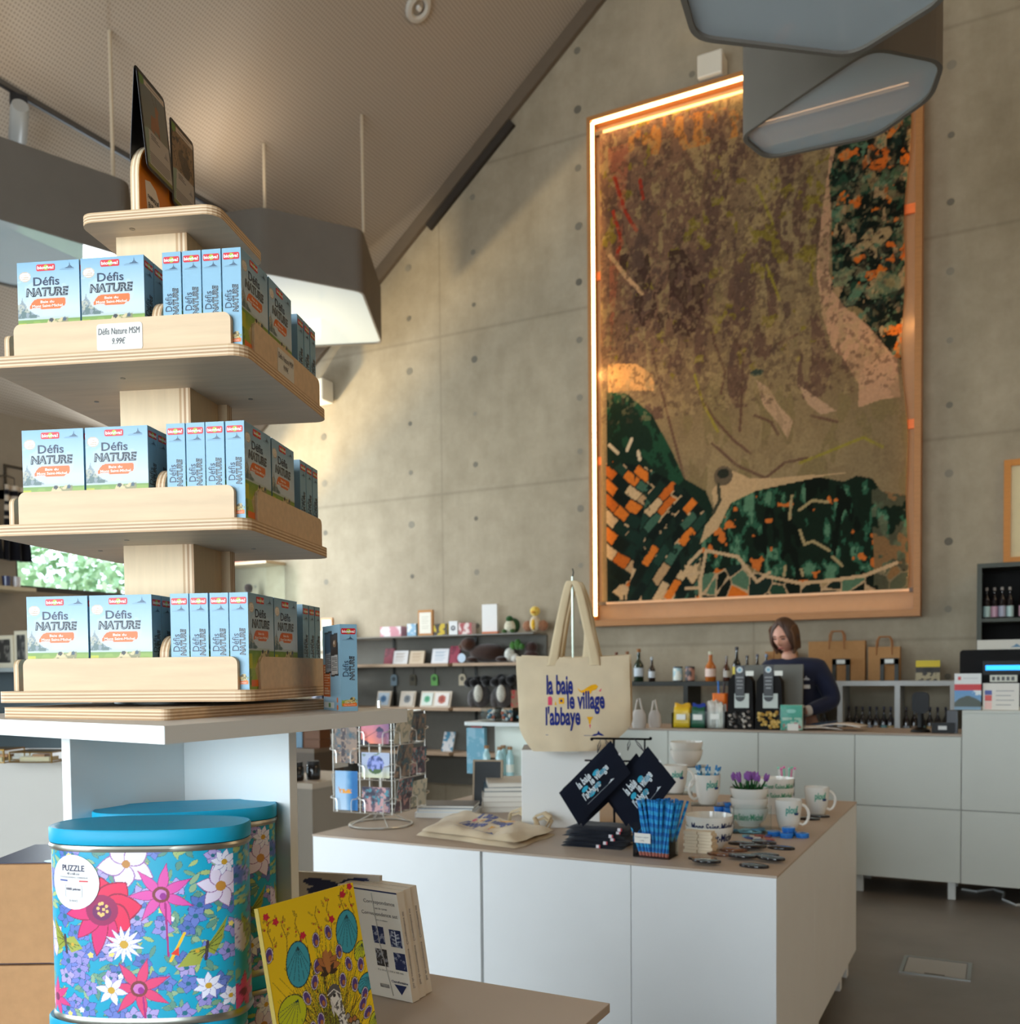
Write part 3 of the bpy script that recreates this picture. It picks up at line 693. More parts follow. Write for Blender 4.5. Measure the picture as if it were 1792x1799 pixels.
o = thing('step_table', 'low taupe topped display table holding the bird notebook, right of the round tins', 'table', (-.68, 1.0, 0))
q = M(); q.box(-.17, .172, -.30, .282, .826, .84, TAUPE); q.build('table_top', SATIN, o, bevel=.001)
q = M(); q.box(-.168, .13, -.28, .25, .0, .826, LAM); q.build('cabinet_body', SATIN, o, bevel=.001)

# ================================================================== the plywood tower
TH = math.radians(20.0); TCX, TCY = -1.1217, 1.0615
tw = thing('display_tower', 'birch plywood display tower of tiered trays full of light blue game boxes', 'display stand', (TCX, TCY, PZ), TH)
TRAY = (-.182, .188, -.188, .152)
TZ = (1.292, 1.519, 1.745)                       # undersides of the trays
def tray(z, r=TRAY, rad=.022, name='tray', t=.0155):
    q = M(); q.prism(rrect(*r, rad), z - PZ, z - PZ + t, (206, 184, 160), layers=PLY); p = q.build(name, WOOD, tw)
    return p
for z in TZ:
    p = tray(z)
    q = M()
    for x, y in ((-.02, -.12), (-.12, -.02), (.115, .005), (.0, .115)):
        q.lathe([(.0035, z - PZ - .0006), (.0035, z - PZ)], (120, 116, 108), 10, c=(x, y, 0)); 
    s_ = q.build('screw_heads', METAL, p); s_['kind'] = 'stuff'
def panel(z, a0, a1, b, side, turn=0.0, mat=WOOD):
    """rim board of a tray: along x (side 0, front), y (side 1, right), x back (2), y left (3)"""
    q = M(); P = rrect(a0, a1, 0, .0445, .010)
    P = [(max(a0, min(a1, x)), y) if y > .012 else (x if abs(x - (a0 + a1) / 2) < (a1 - a0) / 2 - .011 else (a0 if x < (a0 + a1) / 2 else a1), y if y > 0.012 else 0) for x, y in P]
    zz = z - PZ + .0155
    L3 = [(200, 166, 126), (228, 204, 170), (200, 166, 126)]
    if side in (0, 2): q.prism([(x, y + zz) for x, y in P], b - .0075, b, BIRCH, layers=L3, plane='xz')
    else: q.prism([(x, y + zz) for x, y in P], b, b + .0075, BIRCH, layers=L3, plane='yz')
    return q.build('rim_board', WOOD, tw)
for i, z in enumerate(TZ):
    panel(z, -.143, .166, -.172, 0); panel(z, -.142, .124, .176, 1); panel(z, -.128, .160, .150, 2); panel(z, -.15, .13, -.178, 3)
def divider(z, a, b, axis):
    """round topped divider board between two rows of boxes"""
    q = M(); P = [(-.03, 0), (.03, 0)] + [(.03 * math.cos(t), .045 + .030 * math.sin(t)) for t in np.linspace(0, PI, 14)]
    zz = z - PZ + .0155; L5 = PLY[:5]
    if axis == 'x': q.prism([(b + x, y + zz) for x, y in P], a - .0065, a + .0065, BIRCH, layers=L5, plane='yz')
    else: q.prism([(b + x, y + zz) for x, y in P], a - .0065, a + .0065, BIRCH, layers=L5, plane='xz')
    return q.build('divider', WOODV, tw)
for z in TZ:
    divider(z, .0565, -.137, 'x'); divider(z, .0215, .140, 'y'); divider(z, -.05, .118, 'x')
# post: four boards lapped like a pinwheel, in three lifts and a short one under the top shelf
zs = [TZ[0] + .0155, TZ[1], TZ[1] + .0155, TZ[2], TZ[2] + .0155, 1.967]
for a, b in ((zs[0], zs[1]), (zs[2], zs[3]), (zs[4], zs[5])):
    for r in ((-.057, .035, -.064, -.049), (.035, .052, -.064, .028), (-.04, .067, .028, .045), (-.057, -.04, -.049, .045)):
        q = M(); x0, x1, y0, y1 = r
        if x1 - x0 > y1 - y0: q.prism([(x0, a - PZ), (x1, a - PZ), (x1, b - PZ), (x0, b - PZ)], y0, y1, (228, 200, 162), layers=PLY[:5], plane='xz')
        else: q.prism([(y0, a - PZ), (y1, a - PZ), (y1, b - PZ), (y0, b - PZ)], x0, x1, (214, 184, 144), layers=PLY[:5], plane='yz')
        q.build('post_board', WOODV, tw)
tray(1.967, (-.088, .120, -.112, .062), .022, 'top_shelf', .0135)
q = M(); q.lathe([(.004, 1.9664 - PZ), (.004, 1.967 - PZ)], (130, 120, 108), 10, c=(-.02, -.085, 0)); q.build('screw_head', METAL, tw)
# turntable and base plate
q = M(); q.prism(rel([(-1.232, .835), (-.93, .85), (-.962, 1.262), (-1.262, 1.238)], (TCX, TCY)), 0, .0145, (210, 188, 160), layers=PLY)
X = Matrix.Rotation(-TH, 4, 'Z'); bp = q.build('base_plate', WOOD, tw); bp.rotation_euler.z = -TH
bv = bp.modifiers.new('corner', 'BEVEL'); bv.width = .012; bv.segments = 5; bv.limit_method = 'ANGLE'; bv.angle_limit = 1.2; bv.affect = 'EDGES'
q = M(); q.lathe([(.10, .0146), (.10, .018), (.115, .0185), (.115, .0205)], (70, 72, 70), 40); q.build('turntable_ring', METAL, tw)

# header board with three picture cards on the top shelf
hz = 1.9805
hd = thing('header_board', 'arched orange faced plywood header board standing on the top shelf of the tower', 'sign board', (TCX + .0, TCY, hz), TH)
P = [(-.105, 0), (.045, 0), (.045, .02)] + [(-.032 + .073 * math.cos(t), .026 + .066 * math.sin(t)) for t in np.linspace(.25, PI, 16)]
P = [(-.108, 0), (.052, 0)] + [(-.028 + .080 * math.cos(t), .050 + .070 * math.sin(t)) for t in np.linspace(0, PI, 20)]
hx = .004
q = M(); q.prism(P, hx - .0125, hx, (222, 200, 166), layers=[(214, 184, 144), (240, 222, 190), (206, 172, 136), (240, 222, 190), (214, 184, 144)], plane='yz'); q.build('arched_board', WOODV, hd)
q = M(); q.prism([((y + .028) * .985 - .028, z * .985 + .0005) for y, z in P], hx, hx + .0008, (214, 122, 16), plane='yz'); pf = q.build('orange_face', PRINT, hd)
q = M(); x_ = hx + .0012
P2 = [(-.092, .05), (-.086, .0), (-.062, .0), (-.052, .018), (-.052, .036), (-.062, .049), (-.078, .054)]
q.prism([(y, z + .0005) for y, z in P2], hx + .0009, x_, (226, 214, 200), plane='yz')
q.text('FABRIQUÉ', (x_, -.0855, .0275), (0, 1, 0), (0, 0, 1), (46, 44, 44), w=.031, h=.0085, bold=.02)
q.text('EN FRANCE', (x_, -.0845, .0155), (0, 1, 0), (0, 0, 1), (46, 44, 44), w=.029, h=.0085, bold=.02)
q.build('sticker', PRINT, hd)
def card_art(kind):
    cv = Cv(60, 90, (96, 102, 104)); g = np.clip(cv.v / .55, 0, 1)[..., None]
    if kind == 'deer':
        cv.a = cv.a * (1 - g) + np.array((104, 106, 92)) * g
        cv.poly([(.30, .52), (.36, .36), (.60, .34), (.66, .40), (.64, .56), (.56, .50), (.44, .50), (.40, .58)], (134, 84, 46))
        cv.poly([(.54, .40), (.56, .22), (.62, .20), (.70, .24), (.66, .28), (.64, .42)], (140, 90, 52)); cv.line([(.56, .22), (.46, .12), (.44, .07)], .02, (84, 66, 50)); cv.line([(.62, .21), (.62, .11)], .02, (84, 66, 50)); cv.line([(.44, .52), (.46, .66)], .03, (84, 56, 36)); cv.line([(.62, .50), (.64, .68)], .03, (84, 56, 36))
        cv.grad(.62, 1, (100, 110, 80), (90, 110, 40))
    elif kind == 'cave':
        cv.a[:] = (118, 92, 62); cv.noise(36, 6, 3); cv.ell(.6, .42, .22, .12, (56, 44, 32), .4); cv.ell(.42, .34, .12, .08, (70, 54, 38)); cv.put((fbm(60, 90, 16, 5) > .62) & (cv.v < .6), (40, 32, 26))
        cv.grad(.62, 1, (120, 120, 100), (120, 116, 40))
    else:
        cv.a[:] = (92, 22, 62); cv.noise(20, 4, 8); cv.ell(.6, .5, .3, .18, (60, 40, 32), 1.2); cv.ell(.6, .7, .2, .1, (40, 60, 36), .6)
    if kind != 'plum':
        cv.poly([(.0, .58), (.2, .54), (.2, 1), (0, 1)], (120, 140, 120)); cv.poly([(.2, .55), (1, .55), (1, .93), (.12, .93)], (168, 160, 152), 1)
        for k_ in range(6): cv.line([(.27, .58 + .022 * k_), (.27 + .2 + .06 * (k_ % 3), .58 + .022 * k_)], .012, (70, 68, 68))
        for k_ in range(9): cv.line([(.15, .735 + .021 * k_), (.93 - .1 * (k_ == 8), .735 + .021 * k_)], .011, (96, 92, 90))
        cv.poly([(.72, .70), (.80, .66), (.82, .61), (.84, .66), (.92, .70)], (128, 124, 122))
        cv.poly([(0, .93), (1, .93), (1, 1), (0, 1)], (104, 108, 30)); cv.poly([(.22, .03), (.97, .03), (.97, .085), (.22, .085)], (196, 180, 164)); cv.line([(.3, .057), (.8, .057)], .02, (110, 104, 100)); cv.ell(.1, .06, .10, .06, (90, 130, 40))
    b = .028
    cv.put((cv.u < b) | (cv.u > 1 - b) | (cv.v < b * .66) | (cv.v > 1 - b * .66), (22, 22, 26)); return cv
def picture_card(kind, label, y0, z0, w, h, x, lean, side=1):
    o = thing('picture_card', label, 'card', (TCX, TCY, hz), TH, 'upright cards on the header board')
    q = M(); dy = lean[0]; dx = lean[1]
    O = (x, y0, z0)
    P = rrect(0, w, 0, h, .007, 4)
    def w_(a, b, e=0): return (x + dx * b / h + e, y0 + a + dy * b / h, z0 + b)
    n = len(P)
    q.raw([w_(a, b, -.0006) for a, b in P] + [w_(a, b, .0) for a, b in P], [tuple(range(n))[::-1], tuple(range(n, 2 * n))] + [(i, (i + 1) % n, n + (i + 1) % n, n + i) for i in range(n)], (28, 28, 32))
    cv = card_art(kind); U = np.array((0, w - .006, 0)); W = np.array((dx, dy, h)) * (h - .006) / h
    O = np.array(w_(.003, .003, .0004))
    if side < 0: O = np.array(w_(w - .003, .003, -.001)); U = -U
    q.art(cv, O, U, W); q.build('card', PRINT, o)
picture_card('deer', 'tall picture card of a deer leaning on the header board', -.102, .062, .080, .130, hx + .010, (-.018, -.004))
picture_card('cave', 'second picture card, brown cave scene, behind the deer card', -.021, .052, .077, .126, hx + .006, (-.004, .0))
picture_card('plum', 'plum coloured picture card at the far left of the header board', -.104, .07, .08, .124, hx - .0142, (-.018, .019), -1)

# price labels written by hand on the top tray rims
def price_label(x0, axis, label):
    o = thing('price_label', label, 'label', (TCX, TCY, TZ[2] + .0155), TH, 'handwritten price labels')
    q = M(); P = rrect(0, .065, 0, .036, .004, 3)
    if axis == 'x':
        q.prism([(x0 + a, .002 + b) for a, b in P], -.1802, -.1796, (222, 218, 208), plane='xz'); fr = (( x0, -.1802, .002), (1, 0, 0), (0, 0, 1))
    else:
        q.prism([(x0 + a, .002 + b) for a, b in P], .1836, .1842, (222, 218, 208), plane='yz'); fr = ((.1842, x0, .002), (0, 1, 0), (0, 0, 1))
    O, U, W = (np.array(v, float) for v in fr)
    q.text('Défis Nature MSM', O + U * .0025 + W * .0215, U, W, (74, 72, 78), w=.059, h=.0085, shear=.1); q.text('9.99€', O + U * .022 + W * .0085, U, W, (74, 72, 78), w=.019, h=.0085, shear=.2)
    q.build('paper', PRINT, o)
price_label(-.022, 'x', 'handwritten 9.99 euro price label on the front rim of the top tray')
price_label(-.06, 'y', 'handwritten 9.99 euro price label on the right rim of the top tray')

# ================================================================== game boxes
LB = (136, 178, 200)
def badge(q, O, U, W, w, h):
    O, U, W = (np.array(v, float) for v in (O, U, W)); n = np.cross(U, W)
    P = rrect(0, w, 0, h, h * .22, 3)
    q.raw([O + n * .0003 + U * a + W * b for a, b in P], [tuple(range(len(P)))], (214, 30, 44))
    q.raw([O + n * .0005 + U * (w * .52 + h * .40 * math.cos(t)) + W * (h * .5 + h * .40 * math.sin(t)) for t in np.linspace(0, 2 * PI, 18)[:-1]], [tuple(range(17))], (168, 190, 40))
    q.text('bioviva!', O + U * w * .06 + W * h * .24, U, W, (250, 248, 240), w=w * .88, h=h * .5, eps=.0008, bold=.03)
def mount(q, O, U, W, w, col=(70, 96, 120)):
    O, U, W = (np.array(v, float) for v in (O, U, W)); n = np.cross(U, W) * .0004
    S = [(0, 0), (.35, .02), (.45, .08), (.55, .10), (.62, .2), (.66, .24), (.69, .5), (.72, .24), (.80, .18), (.88, .08), (1, .02), (1, 0)]
    q.raw([O + n + U * a * w + W * b * w * .8 for a, b in S], [tuple(range(len(S)))], col)
    q.raw([O + n + U * a * w + W * b * w for a, b in ((0, -.08), (1, -.08), (1, -.05), (0, -.05))], [(0, 1, 2, 3)], (120, 150, 172))
def front_art():
    cv = Cv(82, 92, LB); cv.grad(0, .62, (140, 186, 216), (214, 229, 239)); cv.grad(.62, 1, (212, 226, 234), (204, 220, 226))
    f = fbm(82, 92, 4, 6); cv.put((f > .52) & (cv.v > .25) & (cv.v < .72), (220, 230, 236), .35)
    cv.put(cv.inpoly([(0, .70), (.35, .73), (1, .735), (1, .77), (0, .77)]), (196, 208, 200), .8)
    cv.grad(.765, 1.0, (120, 158, 62), (196, 202, 40)); cv.put((fbm(82, 92, 5, 2) > .5) & (cv.v > .78), (150, 178, 70), .7); cv.put((cv.v > .80) & (cv.u < .14), (214, 206, 30), .8)
    # abbey on its rock
    cv.poly([(0, .56), (.04, .55), (.06, .52), (.08, .47), (.095, .52), (.13, .56), (.17, .63), (.26, .68), (.36, .72), (.30, .735), (0, .735)], (148, 160, 164)); cv.put(cv.inpoly([(0, .60), (.16, .62), (.30, .70), (.3, .735), (0, .735)]) & (fbm(82, 92, 20, 4) > .5), (86, 112, 108), .8)
    cv.put(cv.inpoly([(0, .55), (.14, .57), (.2, .66), (0, .68)]) & (fbm(82, 92, 24, 7) > .52), (206, 200, 178), .8)
    # toad
    cv.poly([(.24, 1.0), (.34, .88), (.46, .82), (.50, .76), (.56, .745), (.62, .78), (.70, .75), (.77, .76), (.80, .81), (.79, .88), (.74, .93), (.70, 1.0)], (222, 202, 150))
    cv.put(cv.inpoly([(.24, 1.0), (.34, .88), (.46, .82), (.50, .76), (.8, .75), (.8, .9), (.7, 1)]) & (fbm(82, 92, 18, 9) > .56), (136, 132, 86), .85)
    cv.ell(.535, .775, .035, .026, (34, 40, 44)); cv.ell(.745, .77, .03, .026, (50, 76, 96)); cv.line([(.52, .885), (.62, .87), (.74, .865), (.79, .85)], .02, (176, 96, 56)); cv.poly([(.52, .90), (.72, .88), (.76, .90), (.70, .955), (.55, .95)], (70, 52, 48))
    # orange brush patch and round sticker
    cv.poly([(.20, .575), (.24, .53), (.28, .50), (.34, .485), (.72, .485), (.77, .50), (.76, .60), (.70, .605), (.68, .625), (.38, .63), (.36, .61), (.20, .615)], (240, 116, 34))
    cv.ell(.13, .195, .095, .066, (246, 240, 226)); cv.put((np.hypot((cv.u - .13) / .095, (cv.v - .195) / .066) < 1) & (np.hypot((cv.u - .13) / .085, (cv.v - .195) / .059) > 1), (206, 160, 110), .7)
    out = Cv(82, 118, (150, 178, 60)); out.a[:92] = cv.a; low = fbm(82, 118, 5, 12); out.a[92:] = np.where((low[92:, :, None] > .5), (172, 190, 60), (120, 150, 50)); out.poly([(.22, .775), (.72, .775), (.78, .86), (.70, .90), (.3, .90)], (206, 186, 132)); out.a *= .93; out.poly([(.08, .90), (.92, .90), (.92, .97), (.08, .97)], (240, 116, 34)); return out
def front_face(q, O, U, W, w=.09, h=.13):
    O, U, W = (np.array(v, float) for v in (O, U, W))
    q.art(front_art(), O, U * w, W * h, eps=.0001); h0 = h
    at_ = lambda a, b: O + U * (a * w) + W * ((1 - b * .78) * h0)
    h = h0 * .78
    badge(q, at_(.315, .125), U, W, .30 * w, .088 * h); mount(q, at_(.69, .108), U, W, .23 * w)
    q.text('Défis', at_(.26, .318), U, W, (32, 50, 76), w=.42 * w, h=.115 * h, bold=.015)
    q.text('NATURE', at_(.135, .462), U, W, (38, 48, 60), w=.69 * w, h=.120 * h, bold=.06, shear=.12); q.text('NATURE', at_(.150, .450), U, W, (178, 190, 194), w=.645 * w, h=.084 * h, eps=.0007, bold=-.02, shear=.12)
    q.text('Baie du', at_(.37, .549), U, W, (252, 240, 226), w=.22 * w, h=.034 * h, bold=.02); q.text('Mont Saint-Michel', at_(.235, .603), U, W, (252, 240, 226), w=.49 * w, h=.036 * h, bold=.02)
    q.text('1 jeu', at_(.105, .178), U, W, (200, 140, 90), w=.05 * w, h=.018 * h); q.text('1 carte', at_(.075, .205), U, W, (200, 140, 90), w=.11 * w, h=.016 * h); q.text('collector', at_(.07, .228), U, W, (200, 140, 90), w=.12 * w, h=.014 * h)
def spine_face(q, O, U, W, w=.026, h=.13):
    O, U, W = (np.array(v, float) for v in (O, U, W)); n = np.cross(U, W)
    at_ = lambda a, b: O + U * (a * w) + W * ((1 - b) * h)
    badge(q, at_(.06, .115), U, W, .86 * w, .068 * h); mount(q, at_(.12, .175), U, W, .70 * w)
    q.text('Défis', at_(.48, .60), W, -U, (32, 50, 76), w=.18 * h, h=.36 * w)
    q.text('NATURE', at_(.84, .645), W, -U, (38, 48, 60), w=.28 * h, h=.32 * w, bold=.06, shear=.12); q.text('NATURE', at_(.82, .64), W, -U, (160, 180, 190), w=.265 * h, h=.23 * w, eps=.0007, bold=-.02, shear=.12)
    cv = Cv(24, 20, LB); cv.put((cv.v > .35) & (fbm(24, 20, 4, 3) > .42), (150, 166, 60)); cv.poly([(.1, .75), (.2, .45), (.5, .35), (.62, .1), (.8, .08), (.9, .35), (.82, .75)], (206, 182, 118)); cv.put(cv.inpoly([(.1, .75), (.2, .45), (.5, .35), (.62, .1), (.8, .08), (.9, .35), (.82, .75)]) & (fbm(24, 20, 8, 5) > .55), (96, 84, 44)); cv.poly([(.05, .72), (.98, .66), (.95, .98), (.1, .98)], (240, 116, 34))
    q.art(cv, at_(.04, .945), U * .92 * w, W * .115 * h, eps=.0003)
    q.text('Baie du', at_(.36, .91), U, W, (252, 240, 226), w=.3 * w, h=.012 * h, eps=.0006); q.text('Mont Saint-Michel', at_(.18, .935), U, W, (252, 240, 226), w=.66 * w, h=.012 * h, eps=.0006)
def back_face(q, O, U, W, w=.09, h=.13):
    O, U, W = (np.array(v, float) for v in (O, U, W)); at_ = lambda a, b: O + U * (a * w) + W * ((1 - b) * h)
    cv = Cv(70, 100, (152, 194, 216))
    cv.poly([(.02, .46), (.42, .46), (.42, .84), (.02, .84)], (232, 112, 30))
    for k_ in range(11): cv.line([(.07, .49 + .031 * k_), (.36 - .08 * (k_ % 3 == 2), .49 + .031 * k_)], .022, (246, 206, 170))
    for (x0, y0, an, c_, c2) in ((.12, .08, .0, (70, 96, 120), (160, 170, 176)), (.44, .11, 0, (58, 44, 36), (206, 202, 196))):
        cv.poly([(x0, y0), (x0 + .42, y0 - .01), (x0 + .44, y0 + .48), (x0 + .03, y0 + .49)], (18, 20, 24)); cv.poly([(x0 + .03, y0 + .02), (x0 + .40, y0 + .01), (x0 + .41, y0 + .24), (x0 + .05, y0 + .25)], c_); cv.poly([(x0 + .05, y0 + .25), (x0 + .41, y0 + .24), (x0 + .41, y0 + .46), (x0 + .05, y0 + .47)], c2)
        for k_ in range(7): cv.line([(x0 + .09, y0 + .275 + .024 * k_), (x0 + .37, y0 + .27 + .024 * k_)], .014, (90, 90, 92))
    cv.ell(.68, .22, .09, .045, (150, 112, 70)); cv.ell(.66, .21, .03, .02, (226, 216, 196))
    cv.poly([(.05, .90), (.62, .90), (.62, .97), (.05, .97)], (236, 240, 236)); cv.put(cv.inpoly([(.3, .91), (.42, .91), (.42, .96), (.3, .96)]), (90, 150, 70)); cv.ell(.80, .87, .05, .032, (232, 112, 30)); cv.ell(.80, .955, .05, .032, (232, 112, 30))
    q.art(cv, O, U * w, W * h, eps=.0001)
def game_box_mesh(both_sides=True):
    q = M(); hx_, hy_, H_ = .045, .013, .130
    q.box(-hx_, hx_, -hy_, hy_, 0, H_, LB)
    front_face(q, (-hx_, -hy_, 0), (1, 0, 0), (0, 0, 1))
    back_face(q, (hx_, hy_, 0), (-1, 0, 0), (0, 0, 1))
    spine_face(q, (hx_, -hy_, 0), (0, 1, 0), (0, 0, 1)); spine_face(q, (-hx_, hy_, 0), (0, -1, 0), (0, 0, 1))
    return q
gb0 = game_box_mesh().build('game_box', PRINT); gb_used = [False]
ORD = ('outermost', 'second', 'third', 'fourth')
jr = random.Random(11)
def game_box(lx, ly, lz, rot, label, group):
    c, s_ = math.cos(TH), math.sin(TH)
    if gb_used[0]: o = gb0.copy(); COL.objects.link(o)
    else: o = gb0; gb_used[0] = True
    o.location = (TCX + lx * c - ly * s_, TCY + lx * s_ + ly * c, lz); o.rotation_euler.z = TH + rot + jr.uniform(-.012, .012)
    setp(o, label, 'game box', group)
TN = ('bottom', 'middle', 'top')
for i, z in enumerate(TZ):
    zz = z + .0155; g = 'light blue game boxes on the %s tray' % TN[i]
    for col, (x0, cn) in enumerate(((-.096, 'left'), (-.003, 'right'))):       # front facing pair: whole fronts to the camera
        for k_ in range((4, 3, 2)[i]):
            nm = ('game box showing its whole front, %s one of the pair on the %s tray' % (cn, TN[i])) if k_ == 0 else ('game box %s behind the %s front showing box, %s tray' % (('', 'first', 'second', 'third')[k_], cn, TN[i]))
            game_box(x0, -.158 + .0275 * k_, zz, 0, nm, g)
    for col, (y0, cn) in enumerate(((-.127, 'nearer'), (-.033, 'farther'))):    # right facing pair: their edges face the camera
        for k_ in range(4):
            nm = 'game box with its edge to the camera, %s from the right, %s row, %s tray' % (('first', 'second', 'third', 'fourth')[k_], cn, TN[i])
            game_box(.166 - .0278 * k_, y0, zz, PI / 2, nm, g)
    for k_ in range(3):                                                       # back facing row: three edges at the far right
        nm = 'game box on edge, far right of the %s tray, %s from the back' % (TN[i], ('first', 'second', 'third')[k_])
        game_box(.125, .133 - .0285 * k_, zz, PI, nm, g)
# the same game standing alone on the plinth's corner, back to the left
q = M(); hx_, hy_, H_ = .045, .013, .130
q.box(-hx_, hx_, -hy_, hy_, 0, H_, LB); back_face(q, (-hx_, -hy_, 0), (1, 0, 0), (0, 0, 1)); front_face(q, (hx_, hy_, 0), (-1, 0, 0), (0, 0, 1)); spine_face(q, (hx_, -hy_, 0), (0, 1, 0), (0, 0, 1))
pb = at(647, 1246, 2, PZ); dr = Vector((.887, .461)) ; vd = Vector((-.462, .886))
rz_ = math.radians(-35)
o = q.build('game_box', PRINT, loc=(-.905, 1.17, PZ), rz=rz_); setp(o, 'light blue game box standing alone on the white plinth, right of the tower', 'game box')
PB = o

# ================================================================== round ended tins with a flower print
def tin_art():
    cv = Cv(330, 300, (20, 158, 190)); rg = np.random.default_rng(5); A = 300 / 330
    def star(cx, cy, r, n, wd, col, edge, a0=0.0, cen=None, cr=.2, tip=1.0):
        for k_ in range(n): cv.petal(cx, cy, r, wd, a0 + 2 * PI * k_ / n, col, edge, tip)
        if cen is not None: cv.ell(cx, cy, r * cr, r * cr / A, cen)
    greens = ((150, 178, 140), (120, 160, 128), (168, 186, 120), (96, 146, 130)); 
    for k_ in range(260):
        x, y = rg.random(2); cv.petal(x, y, rg.uniform(.045, .085), rg.uniform(.010, .016), rg.uniform(0, 6.28), greens[k_ % 4], (52, 96, 104))
    for k_ in range(78):
        x, y = rg.random(2); c_ = ((92, 116, 186), (110, 128, 200), (150, 142, 208), (176, 160, 214))[k_ % 4]
        star(x, y, rg.uniform(.045, .065), 5, .020, c_, (48, 66, 120), rg.uniform(0, 6), (40, 110, 130), .22)
    for k_ in range(16):
        x, y = rg.random(2); star(x, y, .018, 5, .007, ((240, 220, 120), (236, 240, 246))[k_ % 2], None, rg.uniform(0, 6))
    star(.47, .09, .15, 5, .05, (226, 216, 232), (150, 90, 160), .5, (190, 130, 60), .14)
    star(.93, .24, .12, 6, .036, (226, 214, 234), (140, 80, 150), .2, (198, 140, 60), .22)
    star(.02, .55, .10, 6, .03, (216, 204, 230), (130, 80, 150), .3); star(.04, .9, .11, 7, .018, (214, 70, 130), (150, 40, 90), .3, (120, 40, 80), .2)
    # big red bloom
    for k_, (a, L_) in enumerate(((-2.3, .19), (-1.57, .17), (-.85, .19), (-.1, .2), (.6, .17), (1.2, .20), (1.7, .24), (2.3, .20), (3.0, .20))):
        cv.petal(.34, .36, L_, .075 if k_ < 5 else .040, a, (226, 36, 82) if k_ < 5 else (214, 40, 110), (150, 20, 60), .8)
    cv.ell(.34, .36, .085, .09, (150, 24, 84)); cv.ell(.34, .37, .05, .05, (110, 30, 90))
    for k_ in range(9): cv.ell(.34 + .03 * math.cos(k_ * 2.4) * (k_ % 3 + 1) / 3, .355 + .035 * math.sin(k_ * 2.4), .009, .010, (240, 190, 110))
    for (x, y, a0, c_) in ((.64, .27, .4, (222, 84, 168)), (.52, .82, .5, (224, 70, 116))):
        star(x, y, .165, 7, .024, c_, (150, 40, 100), a0, (130, 60, 60), .26, 1.2); cv.ell(x, y, .028, .03, (206, 120, 190)); cv.ell(x + .01, y + .01, .016, .02, (150, 40, 140)); cv.line([(x + .02, y + .05), (x + .03, min(1, y + .36))], .010, (170, 40, 120))
    for (x, y, r, n_) in ((.45, .56, .10, 13), (.38, .83, .085, 6), (.86, .82, .075, 7), (.95, .10, .07, 8), (.97, .90, .06, 6)):
        star(x, y, r, n_, .011 if n_ > 8 else .018, (232, 232, 248), (110, 110, 180), .2, (206, 160, 50), .22)
    for (x, y, s_, a) in ((.12, .52, 1, .35), (.86, .56, -1, -.2)):
        for (px_, py_) in (((0, 0), (-.06, -.10)), ((0, 0), (.10, .02))): pass
        cv.poly([(x, y + .02), (x - .09, y - .10), (x - .075, y + .02), (x - .05, y + .10), (x, y + .06)] if s_ > 0 else [(x, y + .02), (x + .10, y - .14), (x + .07, y + .0), (x + .03, y + .08), (x, y + .06)], (150, 158, 60))
        cv.poly([(x, y + .02), (x + .06, y + .0), (x + .11, y + .07), (x + .04, y + .10)] if s_ > 0 else [(x, y + .02), (x - .08, y + .04), (x - .15, y + .14), (x - .04, y + .13)], (160, 166, 70))
        cv.line([(x, y), (x + .01 * s_, y + .10)], .016, (70, 54, 70))
        for k_ in range(4): cv.line([(x, y + .03), (x + s_ * (-.08 + .01 * k_), y - .08 + .05 * k_)], .004, (80, 84, 40)); cv.line([(x, y + .04), (x + s_ * (.03 + .02 * k_), y + .09 - .012 * k_)], .004, (80, 84, 40))
        cv.ell(x + s_ * .05, y + .05, .010, .010, (206, 160, 50))
    cv.line([(.68, .66), (.75, .50)], .014, (236, 190, 40)); cv.poly([(.68, .62), (.72, .58), (.72, .63)], (226, 60, 40))
    return cv
CYAN = (16, 158, 196)
TINCV = tin_art()
A_T, B_T, H_T = .1175, .058, .232
